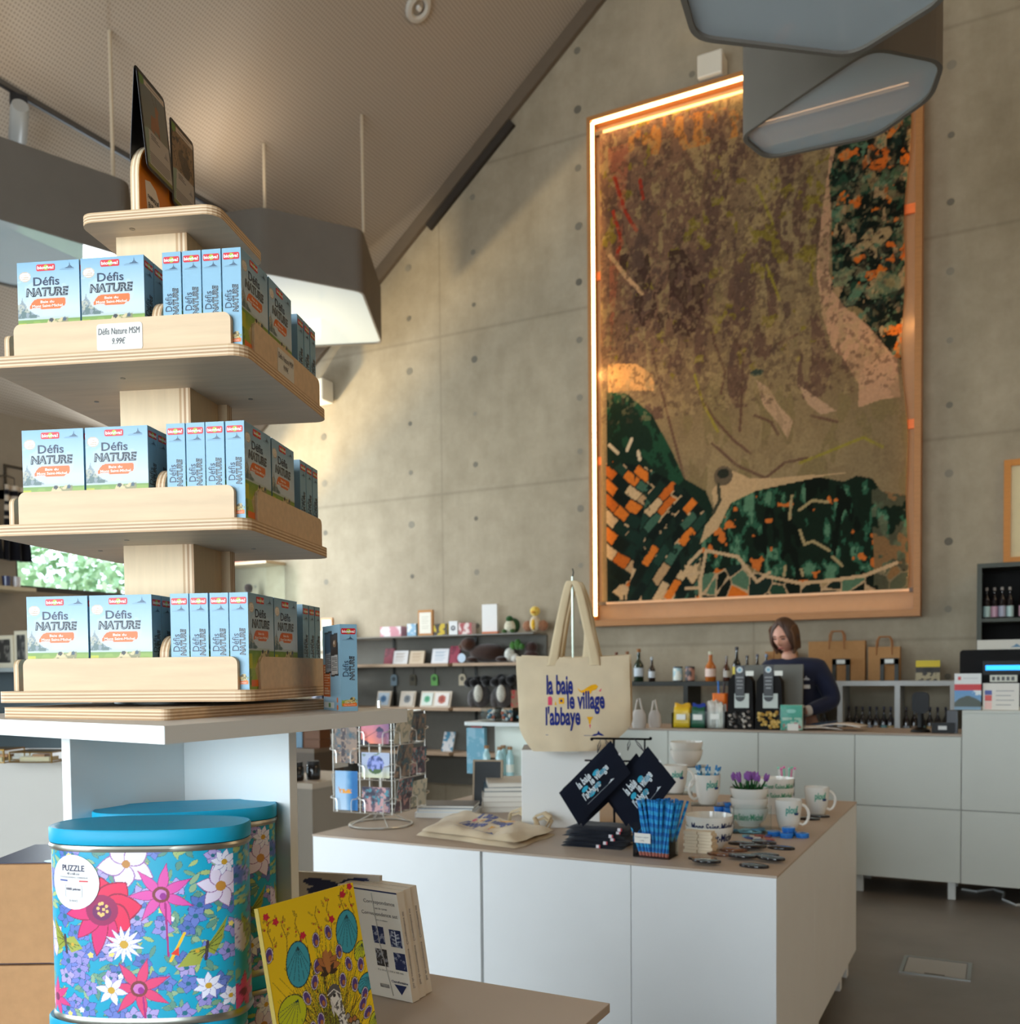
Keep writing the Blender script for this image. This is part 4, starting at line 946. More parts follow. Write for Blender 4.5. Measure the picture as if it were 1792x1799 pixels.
def tin(loc, rz, label):
    o = thing('puzzle_tin', label, 'tin', loc, rz, 'flower print puzzle tins'); n = 96
    def S(a, r=1.0, e=.78):                       # rounded oval outline, a = 0 at the right end
        c_, s_ = math.cos(a), math.sin(a); return (A_T * r * math.copysign(abs(c_) ** e, c_), B_T * r * math.copysign(abs(s_) ** e, s_))
    def ringwall(q, pairs, col):
        V = []; 
        for off, z in pairs:
            for i in range(n):
                x, y = S(2 * PI * i / n); f = 1 + off / math.hypot(x, y); V.append((x * f, y * f, z))
        F = [(j * n + i, j * n + (i + 1) % n, (j + 1) * n + (i + 1) % n, (j + 1) * n + i) for j in range(len(pairs) - 1) for i in range(n)]
        q.raw(V, F, col, True)
    def cap(q, off, z, col, up=True):
        V = []; 
        for i in range(n): x, y = S(2 * PI * i / n); f = 1 + off / math.hypot(x, y); V.append((x * f, y * f, z))
        q.raw(V, [tuple(range(n)) if up else tuple(range(n))[::-1]], col)
    q = M(); ringwall(q, [(0, .004), (0, H_T - .02)], (20, 150, 190)); cap(q, 0, .004, (120, 140, 150), False); cap(q, 0, H_T - .02, CYAN)
    # the print wraps the front half, and again the back
    def wrap(a0, a1):
        # equal steps along the outline
        aa = np.linspace(a0, a1, 400); pts = np.array([S(a) for a in aa]); d = np.concatenate([[0], np.cumsum(np.hypot(*np.diff(pts, axis=0).T))]); d /= d[-1]
        def fn(u, v):
            a = float(np.interp(u, d, aa)); x, y = S(a); f = 1 + .0006 / math.hypot(x, y); return (x * f, y * f, .008 + (H_T - .030) * v)
        return fn
    q.art_on(TINCV, wrap(PI + .42, 2 * PI - .42)); back = Cv(110, 100); back.a = TINCV.a[::3, ::3]; q.art_on(back, wrap(-.42, PI + .42)); q.build('printed_body', PRINT, o)
    q = M(); ringwall(q, [(.001, 0), (.0025, .003), (.0025, .006), (.0008, .009)], (170, 170, 160)); cap(q, .001, 0, (150, 150, 150), False); q.build('bottom_seam', METAL, o)
    q = M(); ringwall(q, [(.002, H_T - .026), (.0035, H_T - .022), (.002, H_T - .019)], (176, 172, 160)); q.build('rolled_rim', METAL, o)
    q = M(); ringwall(q, [(.0022, H_T - .018), (.003, H_T - .016), (.003, H_T - .002), (.0015, H_T), (-.004, H_T - .0006)], CYAN); cap(q, -.004, H_T - .0006, CYAN)
    q.text('puzzle & petales', (-.035, -.004, H_T - .0004), (1, 0, 0), (0, 1, 0), (8, 138, 176), w=.07, h=.008, eps=.0003); q.build('lid', SATIN, o)
    # round white sticker on the front
    q = M(); fn = wrap(PI + .42, 2 * PI - .42); cxu, cyv, ru = .19, .80, .145; Lw = (A_T + B_T) * 1.62 / 1.0
    def sp(du, dv, e=.0010):
        x, y, z = fn(cxu + du, cyv + dv); f = 1 + e / math.hypot(x, y); return (x * f, y * f, z)
    asp_ = .225 / (H_T - .030)
    K = 5; V = [sp(0, 0)]; F = []
    for j in range(1, K + 1):
        for i in range(28): t = 2 * PI * i / 28; V.append(sp(ru * j / K * math.cos(t), ru * asp_ * j / K * math.sin(t)))
    F = [(0, 1 + i, 1 + (i + 1) % 28) for i in range(28)] + [(1 + (j - 1) * 28 + i, 1 + j * 28 + i, 1 + j * 28 + (i + 1) % 28, 1 + (j - 1) * 28 + (i + 1) % 28) for j in range(1, K) for i in range(28)]
    q.raw(V, F, (232, 230, 226), True)
    def tx(s__, du, dv, w_, h_, col, b_=0.0):
        Vt, Ft = letters(s__, b_); W0 = Vt[:, 0].max() - Vt[:, 0].min(); H0 = Vt[:, 1].max() - Vt[:, 1].min(); P = (Vt - Vt.min(0)) / [W0, H0]
        q.raw([sp(du + (p[0] - .5) * w_, dv + p[1] * h_, .0015) for p in P], Ft, col)
    tx('PUZZLE', 0, .065, .135, .036, (70, 66, 90), .02); tx('48 x 68 cm', 0, .043, .075, .015, (70, 66, 90)); tx('SOIGNEUSEMENT FABRIQUÉ', 0, .022, .17, .013, (120, 116, 130)); tx('1000 pièces', 0, -.052, .085, .020, (70, 66, 90), .02); tx('EN FRANCE', 0, -.115, .05, .012, (120, 116, 130))
    for a0, a1, c_ in ((-.085, -.035, (40, 66, 150)), (.035, .085, (214, 60, 70))): q.raw([sp(a0, .004, .0014), sp(a1, .004, .0014), sp(a1, .012, .0014), sp(a0, .012, .0014)], [(0, 1, 2, 3)], c_)
    for pts in (((-.05, -.02), (-.05, -.085)), ((.05, -.02), (.05, -.085)), ((-.05, -.02), (.05, -.02)), ((-.05, -.085), (.05, -.085))):
        (ax, ay), (bx, by) = pts; e_ = .0015
        q.raw([sp(ax - e_, ay - e_, .0013), sp(bx + e_, ay - e_ if ay == by else ay - e_, .0013), sp(bx + e_, by + e_, .0013), sp(ax - e_, by + e_, .0013)] if ay == by else [sp(ax - e_, by, .0013), sp(ax + e_, by, .0013), sp(ax + e_, ay, .0013), sp(ax - e_, ay, .0013)], [(0, 1, 2, 3)], (190, 190, 200))
    q.build('round_sticker', PRINT, o)
    return o
# ---- placed below
TIN_RZ = math.atan2(.462, .887)
t1 = tin((-.93, .823, .915), TIN_RZ - .02, 'round ended tin with a blue lid and flower print, nearest the camera on the plinth')
dup(t1, (-.937, .820, .683), TIN_RZ - .08, 'matching flower print tin at the bottom edge of the photo, under the nearest tin')
dup(t1, (-.998, .945, .683), TIN_RZ + .24, 'matching tin low behind the nearest one, carrying another tin')
dup(t1, (-.998, .945, .915), TIN_RZ + .24, 'blue lidded flower tin mostly hidden, turned behind the nearest tin')

# ================================================================== kraft boxes with navy sleeves, left edge
def kraft_box(loc, rz, label):
    o = thing('kraft_box', label, 'box', loc, rz, 'kraft gift boxes stacked at the left edge'); w, d, h = .115, .09, .165
    q = M(); q.box(-w, w, -d, d, 0, h, (176, 134, 94)); q.build('carton', KRAFT, o, bevel=.0015)
    q = M(); q.box(-w - .0008, w + .0008, -d + .01, d + .0008, h, h + .001, (38, 48, 86)); q.box(w + .0002, w + .001, -d + .02, d + .001, .0, h, (38, 48, 86))
    q.raw([(x, y, h + .0013) for x, y in ((-.02, -.035), (.10, -.035), (.112, .02), (-.0, .02))], [(0, 1, 2, 3)], (176, 134, 94))
    q.text('coffret gourmand', (0.0, -.024, h + .0014), (1, 0, 0), (0, 1, 0), (38, 48, 86), w=.09, h=.014); q.text('MERCI', (.02, -.002, h + .0014), (1, 0, 0), (0, 1, 0), (38, 48, 86), w=.06, h=.012)
    q.build('navy_sleeve', PRINT, o)
    q = M()
    for k_ in range(3): q.box(-w + .155, -w + .155 + .04 - .006 * k_, -d - .0004, -d, .012 + .004 * k_, .0135 + .004 * k_, (80, 84, 120))
    q.build('small_print', PRINT, o)
    q = M(); q.prism([(.02 + .045 * math.cos(t), -.068 + .018 * math.sin(t)) for t in np.linspace(0, 2 * PI, 24)[:-1]], h + .0012, h + .0016, (206, 216, 226)); q.build('oval_seal', GLOSS, o)
    return o
kb = kraft_box((-1.435, 1.105, .683), .50, 'lower of the two kraft gift boxes by the left edge'); dup(kb, (-1.433, 1.105, .852), .50, 'kraft gift box with a navy top, upper of the two by the left edge')

# ================================================================== notebook with a peacock, boxed writing sets
def peacock_art():
    cv = Cv(200, 280, (240, 200, 8)); A = 1.4; rg = np.random.default_rng(2)
    BK = (46, 36, 20)
    def leaf(cx, cy, rx, ry, ang, col):
        cv.ell(cx, cy, rx + .008, (ry + .006), (20, 40, 44), ang); cv.ell(cx, cy, rx, ry, col, ang)
        for k_ in range(-3, 4):
            a = ang + PI / 2 + k_ * .42; cv.line([(cx - math.cos(ang + PI / 2) * ry * A * .8, cy - math.sin(ang + PI / 2) * ry * .8), (cx + math.cos(a) * rx * 1.1, cy + math.sin(a) * ry * .75)], .004, (16, 60, 70))
    for k_ in range(420):                       # thin feather strokes fanning up from the body
        a = rg.uniform(-2.9, -.25); L_ = rg.uniform(.25, .72); x0, y0 = .52 + rg.uniform(-.1, .1), 1.0 + rg.uniform(-.2, .1)
        x1, y1 = x0 + math.cos(a) * L_ * .75, y0 + math.sin(a) * L_
        if y1 > .22: cv.line([(x0, y0), (x1, y1)], .0035, ((90, 74, 20), BK, (150, 160, 30))[k_ % 3], .8)
    for (x, y) in ((.06, .14), (.2, .13), (.33, .14), (.54, .13), (.67, .12), (.83, .07), (.93, .10)):      # sprigs with red flowers
        pts = [(x, y + .16), (x + .02, y + .08), (x - .01, y), (x + .02, y - .05)]; cv.line(pts, .006, (96, 52, 24))
        for k_ in range(9):
            b = rg.uniform(0, 1); px_, py_ = x + rg.uniform(-.05, .06), y + rg.uniform(-.06, .12); cv.petal(px_, py_, .035, .009, rg.uniform(-3, 0), (196, 160, 20), (90, 40, 20)); 
            if k_ % 2: cv.ell(px_, py_, .008, .006, (186, 30, 40))
    for (x, y) in ((.14, .10), (.38, .22), (.70, .18), (.86, .055), (.95, .02), (.06, .06)):
        for k_ in range(5): cv.petal(x, y, .034, .013, k_ * 1.256 + .3, (208, 24, 60), (110, 10, 30))
    leaf(.29, .37, .115, .125, .15, (58, 158, 176)); leaf(.84, .28, .115, .125, .2, (58, 158, 176)); leaf(.16, .62, .13, .10, .7, (196, 202, 20)); leaf(.17, .92, .16, .09, .5, (58, 158, 176)); leaf(.95, .62, .07, .07, 1.0, (58, 158, 176)); leaf(.95, .42, .06, .06, .6, (200, 206, 30)); leaf(.97, .88, .06, .08, .4, (190, 196, 30))
    for (x, y, a) in ((.50, .27, .1), (.64, .25, -.1), (.03, .27, .3), (.72, .38, .1), (.47, .42, .2), (.80, .47, -.1), (.93, .50, .2), (.42, .50, .3), (.32, .57, -.3), (.71, .55, .1), (.83, .60, .2), (.92, .68, .4), (.47, .62, -.2), (.42, .72, .1), (.33, .75, .1), (.92, .79, .9), (.49, .82, .1), (.93, .90, 1.3), (.36, .91, -.1), (.44, .93, .1), (.95, .97, 1.3), (.88, .73, .7)):
        cv.ell(x, y, .040, .046, BK, a); cv.ell(x, y, .036, .042, (214, 204, 214), a); cv.ell(x, y, .029, .037, (82, 54, 122), a); cv.ell(x + .004, y + .014, .016, .016, (176, 108, 50), a)
    for k_ in range(6): cv.petal(.58, .44, .13, .032, -PI / 2 + (k_ - 2.5) * .62 + .1, (176, 108, 56), (60, 34, 20), .8)
    for k_ in range(5): cv.petal(.58, .48, .10, .020, -PI / 2 + (k_ - 2) * .75, (60, 40, 28), None, .9)
    cv.ell(.58, .41, .03, .07, (186, 120, 60))
    neck = [(.54, .60), (.60, .56), (.66, .60), (.67, .72), (.70, .84), (.72, 1.0), (.57, 1.0), (.60, .85), (.60, .74), (.55, .68)]
    cv.poly(neck, (226, 222, 214)); cv.put(cv.inpoly(neck) & (fbm(200, 280, 60, 4, 2) > .54), (96, 92, 90)); cv.ell(.60, .60, .065, .05, (88, 84, 84)); cv.poly([(.55, .62), (.62, .60), (.64, .64), (.57, .68)], (226, 222, 214)); cv.ell(.595, .615, .016, .010, (30, 30, 30)); cv.poly([(.555, .63), (.575, .66), (.56, .74), (.545, .69)], (206, 200, 196)); cv.line([(.53, .60), (.60, .58), (.66, .62)], .008, (240, 238, 230))
    for j in range(9):
        for i in range(6):
            x = .70 + .045 * i + .022 * (j % 2); y = .76 + .030 * j
            if x < .70 + .035 * j + .04 and x < .93: cv.ell(x, y, .026, .020, BK); cv.ell(x, y + .002, .021, .016, ((150, 146, 140), (176, 170, 160), (170, 108, 56))[(i * 3 + j * 5) % 3])
    return cv
nb = thing('notebook', 'yellow notebook with a peacock and blue leaves on its cover, leaning on the step table', 'notebook')
W_, H_, D_ = .162, .213, .006
q = M(); q.box(0, W_, .0005, D_ - .0005, .001, H_ - .001, (232, 226, 212)); q.build('pages', PRINT, nb)
q = M(); q.box(-.001, W_, -.0005, .0005, 0, H_, (240, 200, 8)); q.art(peacock_art(), (-.001, -.0005, 0), (W_ + .001, 0, 0), (0, 0, H_), eps=.0002); q.box(-.001, W_, D_ - .0005, D_ + .0005, 0, H_, (240, 200, 8)); q.box(-.0016, -.001, -.0005, D_ + .0005, 0, H_, (150, 130, 60)); q.build('cover', PRINT, nb)
def frame_from(O, U, W):
    U = Vector(U).normalized(); W = Vector(W); W = (W - U * W.dot(U)).normalized(); Nn = W.cross(U).normalized()
    m_ = Matrix((U, Nn, W)).transposed().to_4x4(); m_.translation = O; return m_
ph_, al_ = math.radians(84), math.radians(12)
nb.matrix_world = frame_from((-.742, .848, .8402), (math.cos(ph_), math.sin(ph_), 0), (-math.sin(ph_) * math.sin(al_), math.cos(ph_) * math.sin(al_), math.cos(al_)))
NAVY = (34, 44, 84)
def writing_set(loc, label, front=False):
    o = thing('stationery_set', label, 'stationery', loc, math.radians(-4), 'boxed writing sets leaning beside the notebook')
    w, h, d, sh = .115, .160, .0165, -.028
    q = M(); V = [(x + sh * z / h, y, z) for z in (0, h) for y in (0, d) for x in (-w, 0)]
    q.raw(V, [(0, 2, 3, 1), (4, 5, 7, 6), (0, 1, 5, 4), (2, 6, 7, 3), (0, 4, 6, 2), (1, 3, 7, 5)], (226, 216, 200))
    W = np.array((sh / h, 0, 1.0)); F_ = lambda a, b: np.array((-w + a * w, 0, 0)) + W * (b * h)
    if front:
        U = (1, 0, 0); c_ = (70, 66, 70)
        q.text('Correspondance', F_(.42, .86), U, W, c_, w=.52 * w, h=.045 * h); q.text('set de cartes', F_(.60, .82), U, W, c_, w=.2 * w, h=.02 * h)
        q.text('Correspondence set', F_(.36, .75), U, W, c_, w=.60 * w, h=.045 * h); q.text('with envelopes', F_(.58, .71), U, W, c_, w=.2 * w, h=.018 * h)
        for i, (a, b) in enumerate(((.50, .50), (.78, .49), (.50, .29), (.80, .28))):
            cv = Cv(24, 30, NAVY if i % 2 or i == 0 else (52, 46, 44)); cv.put(fbm(24, 30, 5, i + 2) > .6, (186, 186, 190), .7)
            if i == 1: cv.line([(.5, .1), (.5, .9)], .05, (210, 214, 220)); [cv.line([(.5, .2 + .1 * k_), (.5 + .3 * (k_ % 2 * 2 - 1), .15 + .1 * k_)], .05, (210, 214, 220)) for k_ in range(7)]
            q.art(cv, F_(a, b), np.array((1, 0, 0)) * .19 * w, W * .16 * h, eps=.0003)
        q.text('9 x 14 cm / 114 x 162 mm', F_(.50, .245), U, W, c_, w=.42 * w, h=.018 * h)
        q.text('Clairefontaine', F_(.70, .155), U, W, NAVY, w=.27 * w, h=.022 * h, bold=.02)
        q.raw([F_(a, b) + np.array((0, -.0004, 0)) for a, b in ((.74, .14), (.94, .14), (.84, .05))], [(0, 2, 1)], NAVY)
        for k_ in range(14): q.raw([F_(a, b) + np.array((0, -.0004, 0)) for a, b in ((.50 + .011 * k_, .09), (.50 + .011 * k_ + .005, .09), (.50 + .011 * k_ + .005, .125), (.50 + .011 * k_, .125))], [(0, 1, 2, 3)], (50, 50, 56))
        q.raw([F_(a, b) + np.array((0, -.0004, 0)) for a, b in ((.02, .985), (1, .985), (1, .999), (.02, .999))], [(0, 1, 2, 3)], NAVY)
    q.text('Set de correspondance', (.0 + sh * .12, .0045, .12 * h), W, (0, 1, 0), (110, 104, 110), w=.36 * h, h=.006, eps=-.0005); q.text('Correspondence set', (0 + sh * .52, .0045, .52 * h), W, (0, 1, 0), (110, 104, 110), w=.30 * h, h=.006, eps=-.0005)
    q.build('card_box', PRINT, o, bevel=.0006)
    if front:
        q = M(); q.tube([(-w * .42 + sh * .97, -.0012, h * .97), (-w * .40 + sh * .5, -.0012, h * .5), (-w * .30 + sh * .03, -.0012, h * .03)], .0007, (196, 190, 180), 5); q.build('cord', CLOTH, o)
    return o
writing_set((-.768, 1.153, .841), 'cream boxed writing set with navy botanical pictures, front of the three', True)
writing_set((-.7695, 1.173, .841), 'cream boxed writing set, middle of three behind the notebook')
writing_set((-.771, 1.193, .841), 'cream boxed writing set, rearmost of three behind the notebook')
o = thing('stationery_folder', 'greige stationery folder with navy shapes standing behind the writing sets', 'stationery')
q = M(); q.box(0, .150, 0, .01, 0, .168, (196, 184, 168)); cv = Cv(60, 70, (196, 184, 168)); 
for a in ((.30, .10, .28, .05, .1), (.74, .055, .20, .035, -.1)): cv.ell(a[0], a[1], a[2] * .9, a[3], NAVY, a[4])
cv.poly([(.1, .16), (.4, .09), (.42, .16), (.12, .22)], NAVY); cv.poly([(.52, .07), (.9, .02), (.92, .07), (.55, .10)], NAVY)
q.art(cv, (0.012, 0, 0.02), (.130, 0, 0), (0, 0, .145), eps=.0004); q.build('board', PRINT, o)
o.matrix_world = frame_from((-1.008, 1.168, .842), (.97, .20, 0), (0.02, .06, 1))

# ================================================================== island of white cabinets
IX0, IX1, IY0, IY1, IZ = -2.19, -.553, 2.655, 4.28, .75
WHT = (240, 242, 242)
o = thing('island_counter', 'white island counter with a taupe top in the middle of the shop', 'counter', ((IX0 + IX1) / 2, (IY0 + IY1) / 2, 0))
hx_, hy_ = (IX1 - IX0) / 2, (IY1 - IY0) / 2; mx_, my_ = (IX0 + IX1) / 2, (IY0 + IY1) / 2
q = M(); q.box(-hx_, hx_, -hy_, hy_, .743, IZ, (190, 172, 154)); q.build('worktop', SATIN, o, bevel=.0015)
q = M(); q.box(-hx_ + .022, hx_ - .022, -hy_ + .022, hy_ - .022, .10, .743, (206, 204, 200)); q.build('carcass', SATIN, o)
for x0, x1 in ((-2.188, -1.502), (-1.492, -.985), (-.983, -.555)):
    q = M(); q.box(x0 - mx_, x1 - mx_, -hy_ + .002, -hy_ + .021, .105, .7425, WHT); q.build('front_panel', SATIN, o, bevel=.001)
    q = M(); q.box(x0 - mx_, x1 - mx_, hy_ - .021, hy_ - .002, .105, .7425, WHT); q.build('back_panel', SATIN, o, bevel=.001)
for y0, y1 in ((2.677, 3.26), (3.2625, 3.85), (3.8525, 4.258)):
    q = M(); q.box(hx_ - .021, hx_ - .002, y0 - my_, y1 - my_, .105, .7425, WHT); q.build('side_panel', SATIN, o, bevel=.001)
    q = M(); q.box(-hx_ + .002, -hx_ + .021, y0 - my_, y1 - my_, .105, .7425, WHT); q.build('side_panel', SATIN, o, bevel=.001)
for x in (-hx_ + .03, -.05, hx_ - .075):
    for y in (-hy_ + .03, -.0, .55, hy_ - .075): q = M(); q.box(x, x + .045, y, y + .045, 0, .10, WHT); q.build('leg', SATIN, o)
def on(px, py, z=IZ): p = at(px, py, 2, z); return (p.x, p.y, z)

# ------------------------------------------------------------------ postcard spinner
rc = (-2.085, 2.93)
o = thing('postcard_rack', 'white wire postcard spinner on the near left corner of the island', 'card rack', (rc[0], rc[1], IZ), math.radians(4))
WW = (226, 224, 218)
q = M(); R0 = .118
q.tube([(R0 * math.cos(a), R0 * math.sin(a), .004) for a in np.linspace(0, 2 * PI, 33)[:-1]], .004, WW, 6, closed=True)
for k_ in range(4): a = PI / 4 + k_ * PI / 2; q.tube([(R0 * math.cos(a), R0 * math.sin(a), .004), (.02 * math.cos(a), .02 * math.sin(a), .05), (0, 0, .056)], .003, WW, 6)
q.build('base_ring', METAL, o); q = M(); q.tube([(0, 0, .045), (0, 0, .47)], .006, WW, 8); q.build('spindle', METAL, o)
hb = .125
q = M()
for z_ in (.062, .185, .31, .43): q.tube([(-hb, -hb, z_), (hb, -hb, z_), (hb, hb, z_), (-hb, hb, z_)], .0022, WW, 5, closed=True); q.tube([(-hb, 0, z_), (hb, 0, z_)], .002, WW, 5)
for x in (-hb, -hb * .08, hb): 
    for y in (-hb, hb): q.tube([(x, y, .062), (x, y, .43)], .002, WW, 5)
q.build('wire_body', METAL, o)
def pocket(x0, x1, z, side):
    """bent wire holder in front of a card; side 0 front, 1 right"""
    q = M(); d = .016
    def w(a, b, c): return (a, -hb - c, b) if side == 0 else ((hb + c, a, b) if side == 1 else (-hb - c, -a, b))
    for xa, s_ in ((x0, 1), (x1, -1)):
        q.tube([w(xa, z + .055, 0), w(xa, z + .055, d), w(xa, z + .05, d + .002), w(xa + s_ * .022, z + .046, d + .002), w(xa + s_ * .026, z + .035, d + .002), w(xa + s_ * .026, z, d + .002), w(xa + s_ * .026, z - .002, 0)], .0019, WW, 5)
    q.build('card_pocket', METAL, o)
def postcard(kind, side, a0, w, z, h, label, tilt=.006):
    cv = Cv(60, max(20, int(60 * h / w)), (180, 180, 180)); f = fbm(cv.w, cv.h, 5, len(kind) + int(w * 900)); g = fbm(cv.w, cv.h, 10, 3)
    if kind == 'sunset':
        cv.grad(0, 1, (196, 120, 150), (250, 140, 110)); cv.put(np.ones_like(f), (80, 66, 116), np.clip((cv.u - .4) * 1.1, 0, .85)); cv.poly([(.52, .42), (.58, .30), (.66, .24), (.72, .30), (.80, .36), (.80, .46), (.62, .50)], (46, 44, 78)); cv.line([(.04, .82), (.30, .62), (.58, .42)], .02, (110, 56, 70)); cv.poly([(0, .8), (.2, .86), (.34, 1), (0, 1)], (40, 34, 60)); cv.put((np.hypot(cv.u - .7, (cv.v - .6)) < .16) & (f > .5), (90, 60, 110), .6)
    elif kind == 'hydrangea':
        cv.a[:] = (176, 186, 210); cv.grad(.5, 1, (190, 200, 214), (214, 212, 176)); cv.ell(.5, .48, .30, .36, (92, 110, 176)); r_ = np.hypot((cv.u - .5) / .3, (cv.v - .48) / .36) < 1; cv.put(r_ & (g > .55), (150, 160, 220)); cv.put(r_ & (g < .42), (50, 62, 110)); cv.put(r_ & (cv.v > .66) & (f > .42), (70, 100, 50)); cv.put((~r_) & (f > .6) & (cv.v < .3), (120, 140, 130))
    elif kind == 'rocks':
        cv.a[:] = (92, 80, 96); cv.put(f > .55, (196, 150, 150)); cv.put(g > .62, (70, 140, 156)); cv.put(f < .36, (50, 46, 66)); cv.grad(.7, 1, (80, 70, 86), (110, 90, 110), mask=(cv.v > .8) & (f < .55))
    elif kind == 'beach':
        cv.grad(0, 1, (150, 190, 226), (190, 214, 236)); cv.put(np.ones_like(f), (30, 108, 170), np.clip((cv.u - .45 + .1 * (f - .5)) * 3, 0, 1)); cv.put((np.abs(cv.v - .52) < .05 * (g > .4)) & (cv.u > .2) & (cv.u < .72), (238, 160, 50)); cv.line([(.16, .42), (.22, .52)], .03, (210, 110, 40))
    elif kind == 'street':
        cv.a[:] = (112, 104, 100); cv.put(f > .52, (150, 128, 112)); cv.put(f < .36, (66, 96, 110)); cv.put((g > .6) & (cv.v > .6), (200, 160, 130)); cv.put((cv.u > .3) & (cv.u < .5) & (g > .42), (70, 62, 66))
    else:
        cv.a[:] = (214, 206, 186); cv.put(f > .55, (120, 130, 120), .6)
    b = M(); 
    th_ = .0006
    c_, s_ = math.cos(math.radians(4)), math.sin(math.radians(4))
    d_ = .004
    if side == 0: O, U = (a0, -hb - d_, z), (1, 0, 0)
    elif side == 1: O, U = (hb + d_, a0, z), (0, 1, 0)
    else: O, U = (-hb - d_, -a0, z), (0, -1, 0)
    n = {0: (0, -1, 0), 1: (1, 0, 0), 2: (-1, 0, 0)}[side]; O, U, n = (np.array(v, float) for v in (O, U, n)); W = np.array((0, 0, h)) + n * tilt * -1 + n * .004
    V = [O, O + U * w, O + U * w + W, O + W]; V = V + [v - n * th_ for v in V]
    b.raw(V, [(0, 1, 2, 3), (7, 6, 5, 4), (0, 4, 5, 1), (1, 5, 6, 2), (2, 6, 7, 3), (3, 7, 4, 0)], (226, 224, 218)); b.art(cv, O, U * w, W, eps=.0002)
    p = b.build('postcard', PRINT, loc=(rc[0], rc[1], IZ), rz=math.radians(4)); setp(p, label, 'postcard', 'postcards on the spinner'); return p
for z_ in (.066, .190, .314):
    pocket(-.005, .125, z_, 0)
    for yy in (-.12, .002): pocket(yy, yy + .118, z_, 1)
for z_ in (.066, .245): pocket(-.125, -.012, z_, 0)
postcard('sunset', 0, .0, .118, .318, .082, 'landscape postcard of a pink sunset over an island, on the white spinner')
postcard('hydrangea', 0, .0, .118, .194, .092, 'landscape postcard of blue hydrangeas, on the white spinner')
postcard('rocks', 0, .0, .118, .070, .090, 'landscape postcard of purple rocks at the bottom of the white spinner')
postcard('street', 0, -.116, .098, .245, .140, 'portrait postcard in browns, upper left on the white spinner')
postcard('beach', 0, -.116, .098, .070, .145, 'portrait postcard of blue sea and orange shore, lower left on the spinner')
k_ = 0
for z_ in (.066, .190, .314):
    for yy in (-.118, .004):
        k_ += 1; postcard(('street', 'rocks', 'plain')[k_ % 3], 1, yy, .112, z_ + .004, .10 + .02 * (k_ % 2), 'postcard seen nearly edge on, right side of the spinner', tilt=-.006 - .012 * (k_ % 2))
for z_ in (.07, .22): postcard('plain', 2, .02, .09, z_, .13, 'postcard seen nearly edge on, left side of the spinner', tilt=-.012)

# ------------------------------------------------------------------ canvas totes
CAN = (222, 204, 172); INK = (52, 66, 146)
LU = Vector((.887, .4617, 0)).normalized(); LN = Vector((LU.y, -LU.x, 0))      # along the bag, and out of its face towards the shop
def tote_frame(c): return lambda a, b, d=0: (c[0] + LU.x * a + LN.x * d, c[1] + LU.y * a + LN.y * d, c[2] + b)
def village_print(fnw, q, ink, s=1.0, off=(0, 0)):
    """the three lines with little birds, doors and a flower; fnw(a, b) takes metres on the cloth"""
    def T(t_, x, y, w, h, b_=.03):
        Vt, Ft = letters(t_, b_); P = (Vt - Vt.min(0)) / (Vt.max(0) - Vt.min(0)); q.raw([fnw(off[0] + (x + p[0] * w) * s, off[1] + (y + p[1] * h) * s) for p in P], Ft, ink)
    def G(pts, col): q.raw([fnw(off[0] + x * s, off[1] + y * s) for x, y in pts], [tuple(range(len(pts)))], col)
    T('la baie', .004, .126, .088, .066); T('le village', .072, .060, .125, .078); T("l'abbaye", 0, .006, .115, .082)
    Y_, P_ = (244, 178, 30), (224, 80, 110)
    if ink[2] < 200:
        G([(.105, .150), (.118, .138), (.128, .142), (.140, .150), (.155, .158), (.168, .160), (.176, .152), (.168, .142), (.155, .138), (.150, .128), (.140, .130), (.128, .128), (.114, .136)], Y_); G([(.178, .138), (.188, .146), (.184, .134)], P_)
        G([(.008, .092), (.008, .118), (.016, .122), (.022, .116), (.022, .092)], P_); G([(.030, .092), (.033, .106), (.037, .092)], Y_); G([(.044, .096), (.044, .116), (.062, .116), (.062, .096)], Y_); G([(.049, .102), (.049, .110), (.056, .110), (.056, .102)], ink)
        G([(.136, .052), (.158, .052), (.150, .040), (.148, .028), (.144, .028), (.142, .040)], Y_); G([(.144, .026), (.150, .026), (.147, .012)], P_)
    else:
        for cx_, cy_ in ((.03, .10), (.125, .135), (.10, .05), (.16, .10), (.05, .03)): G([(cx_ + .022 * math.cos(t), cy_ + .018 * math.sin(t)) for t in np.linspace(0, 6.28, 12)[:-1]], (58, 178, 214))
    G([(.0, -.006), (.15, -.010), (.15, -.0115), (.0, -.0075)], ink); G([(.15, -.012), (.16, -.006), (.170, -.004), (.175, .006), (.18, -.002), (.188, -.006), (.195, -.012)], ink)
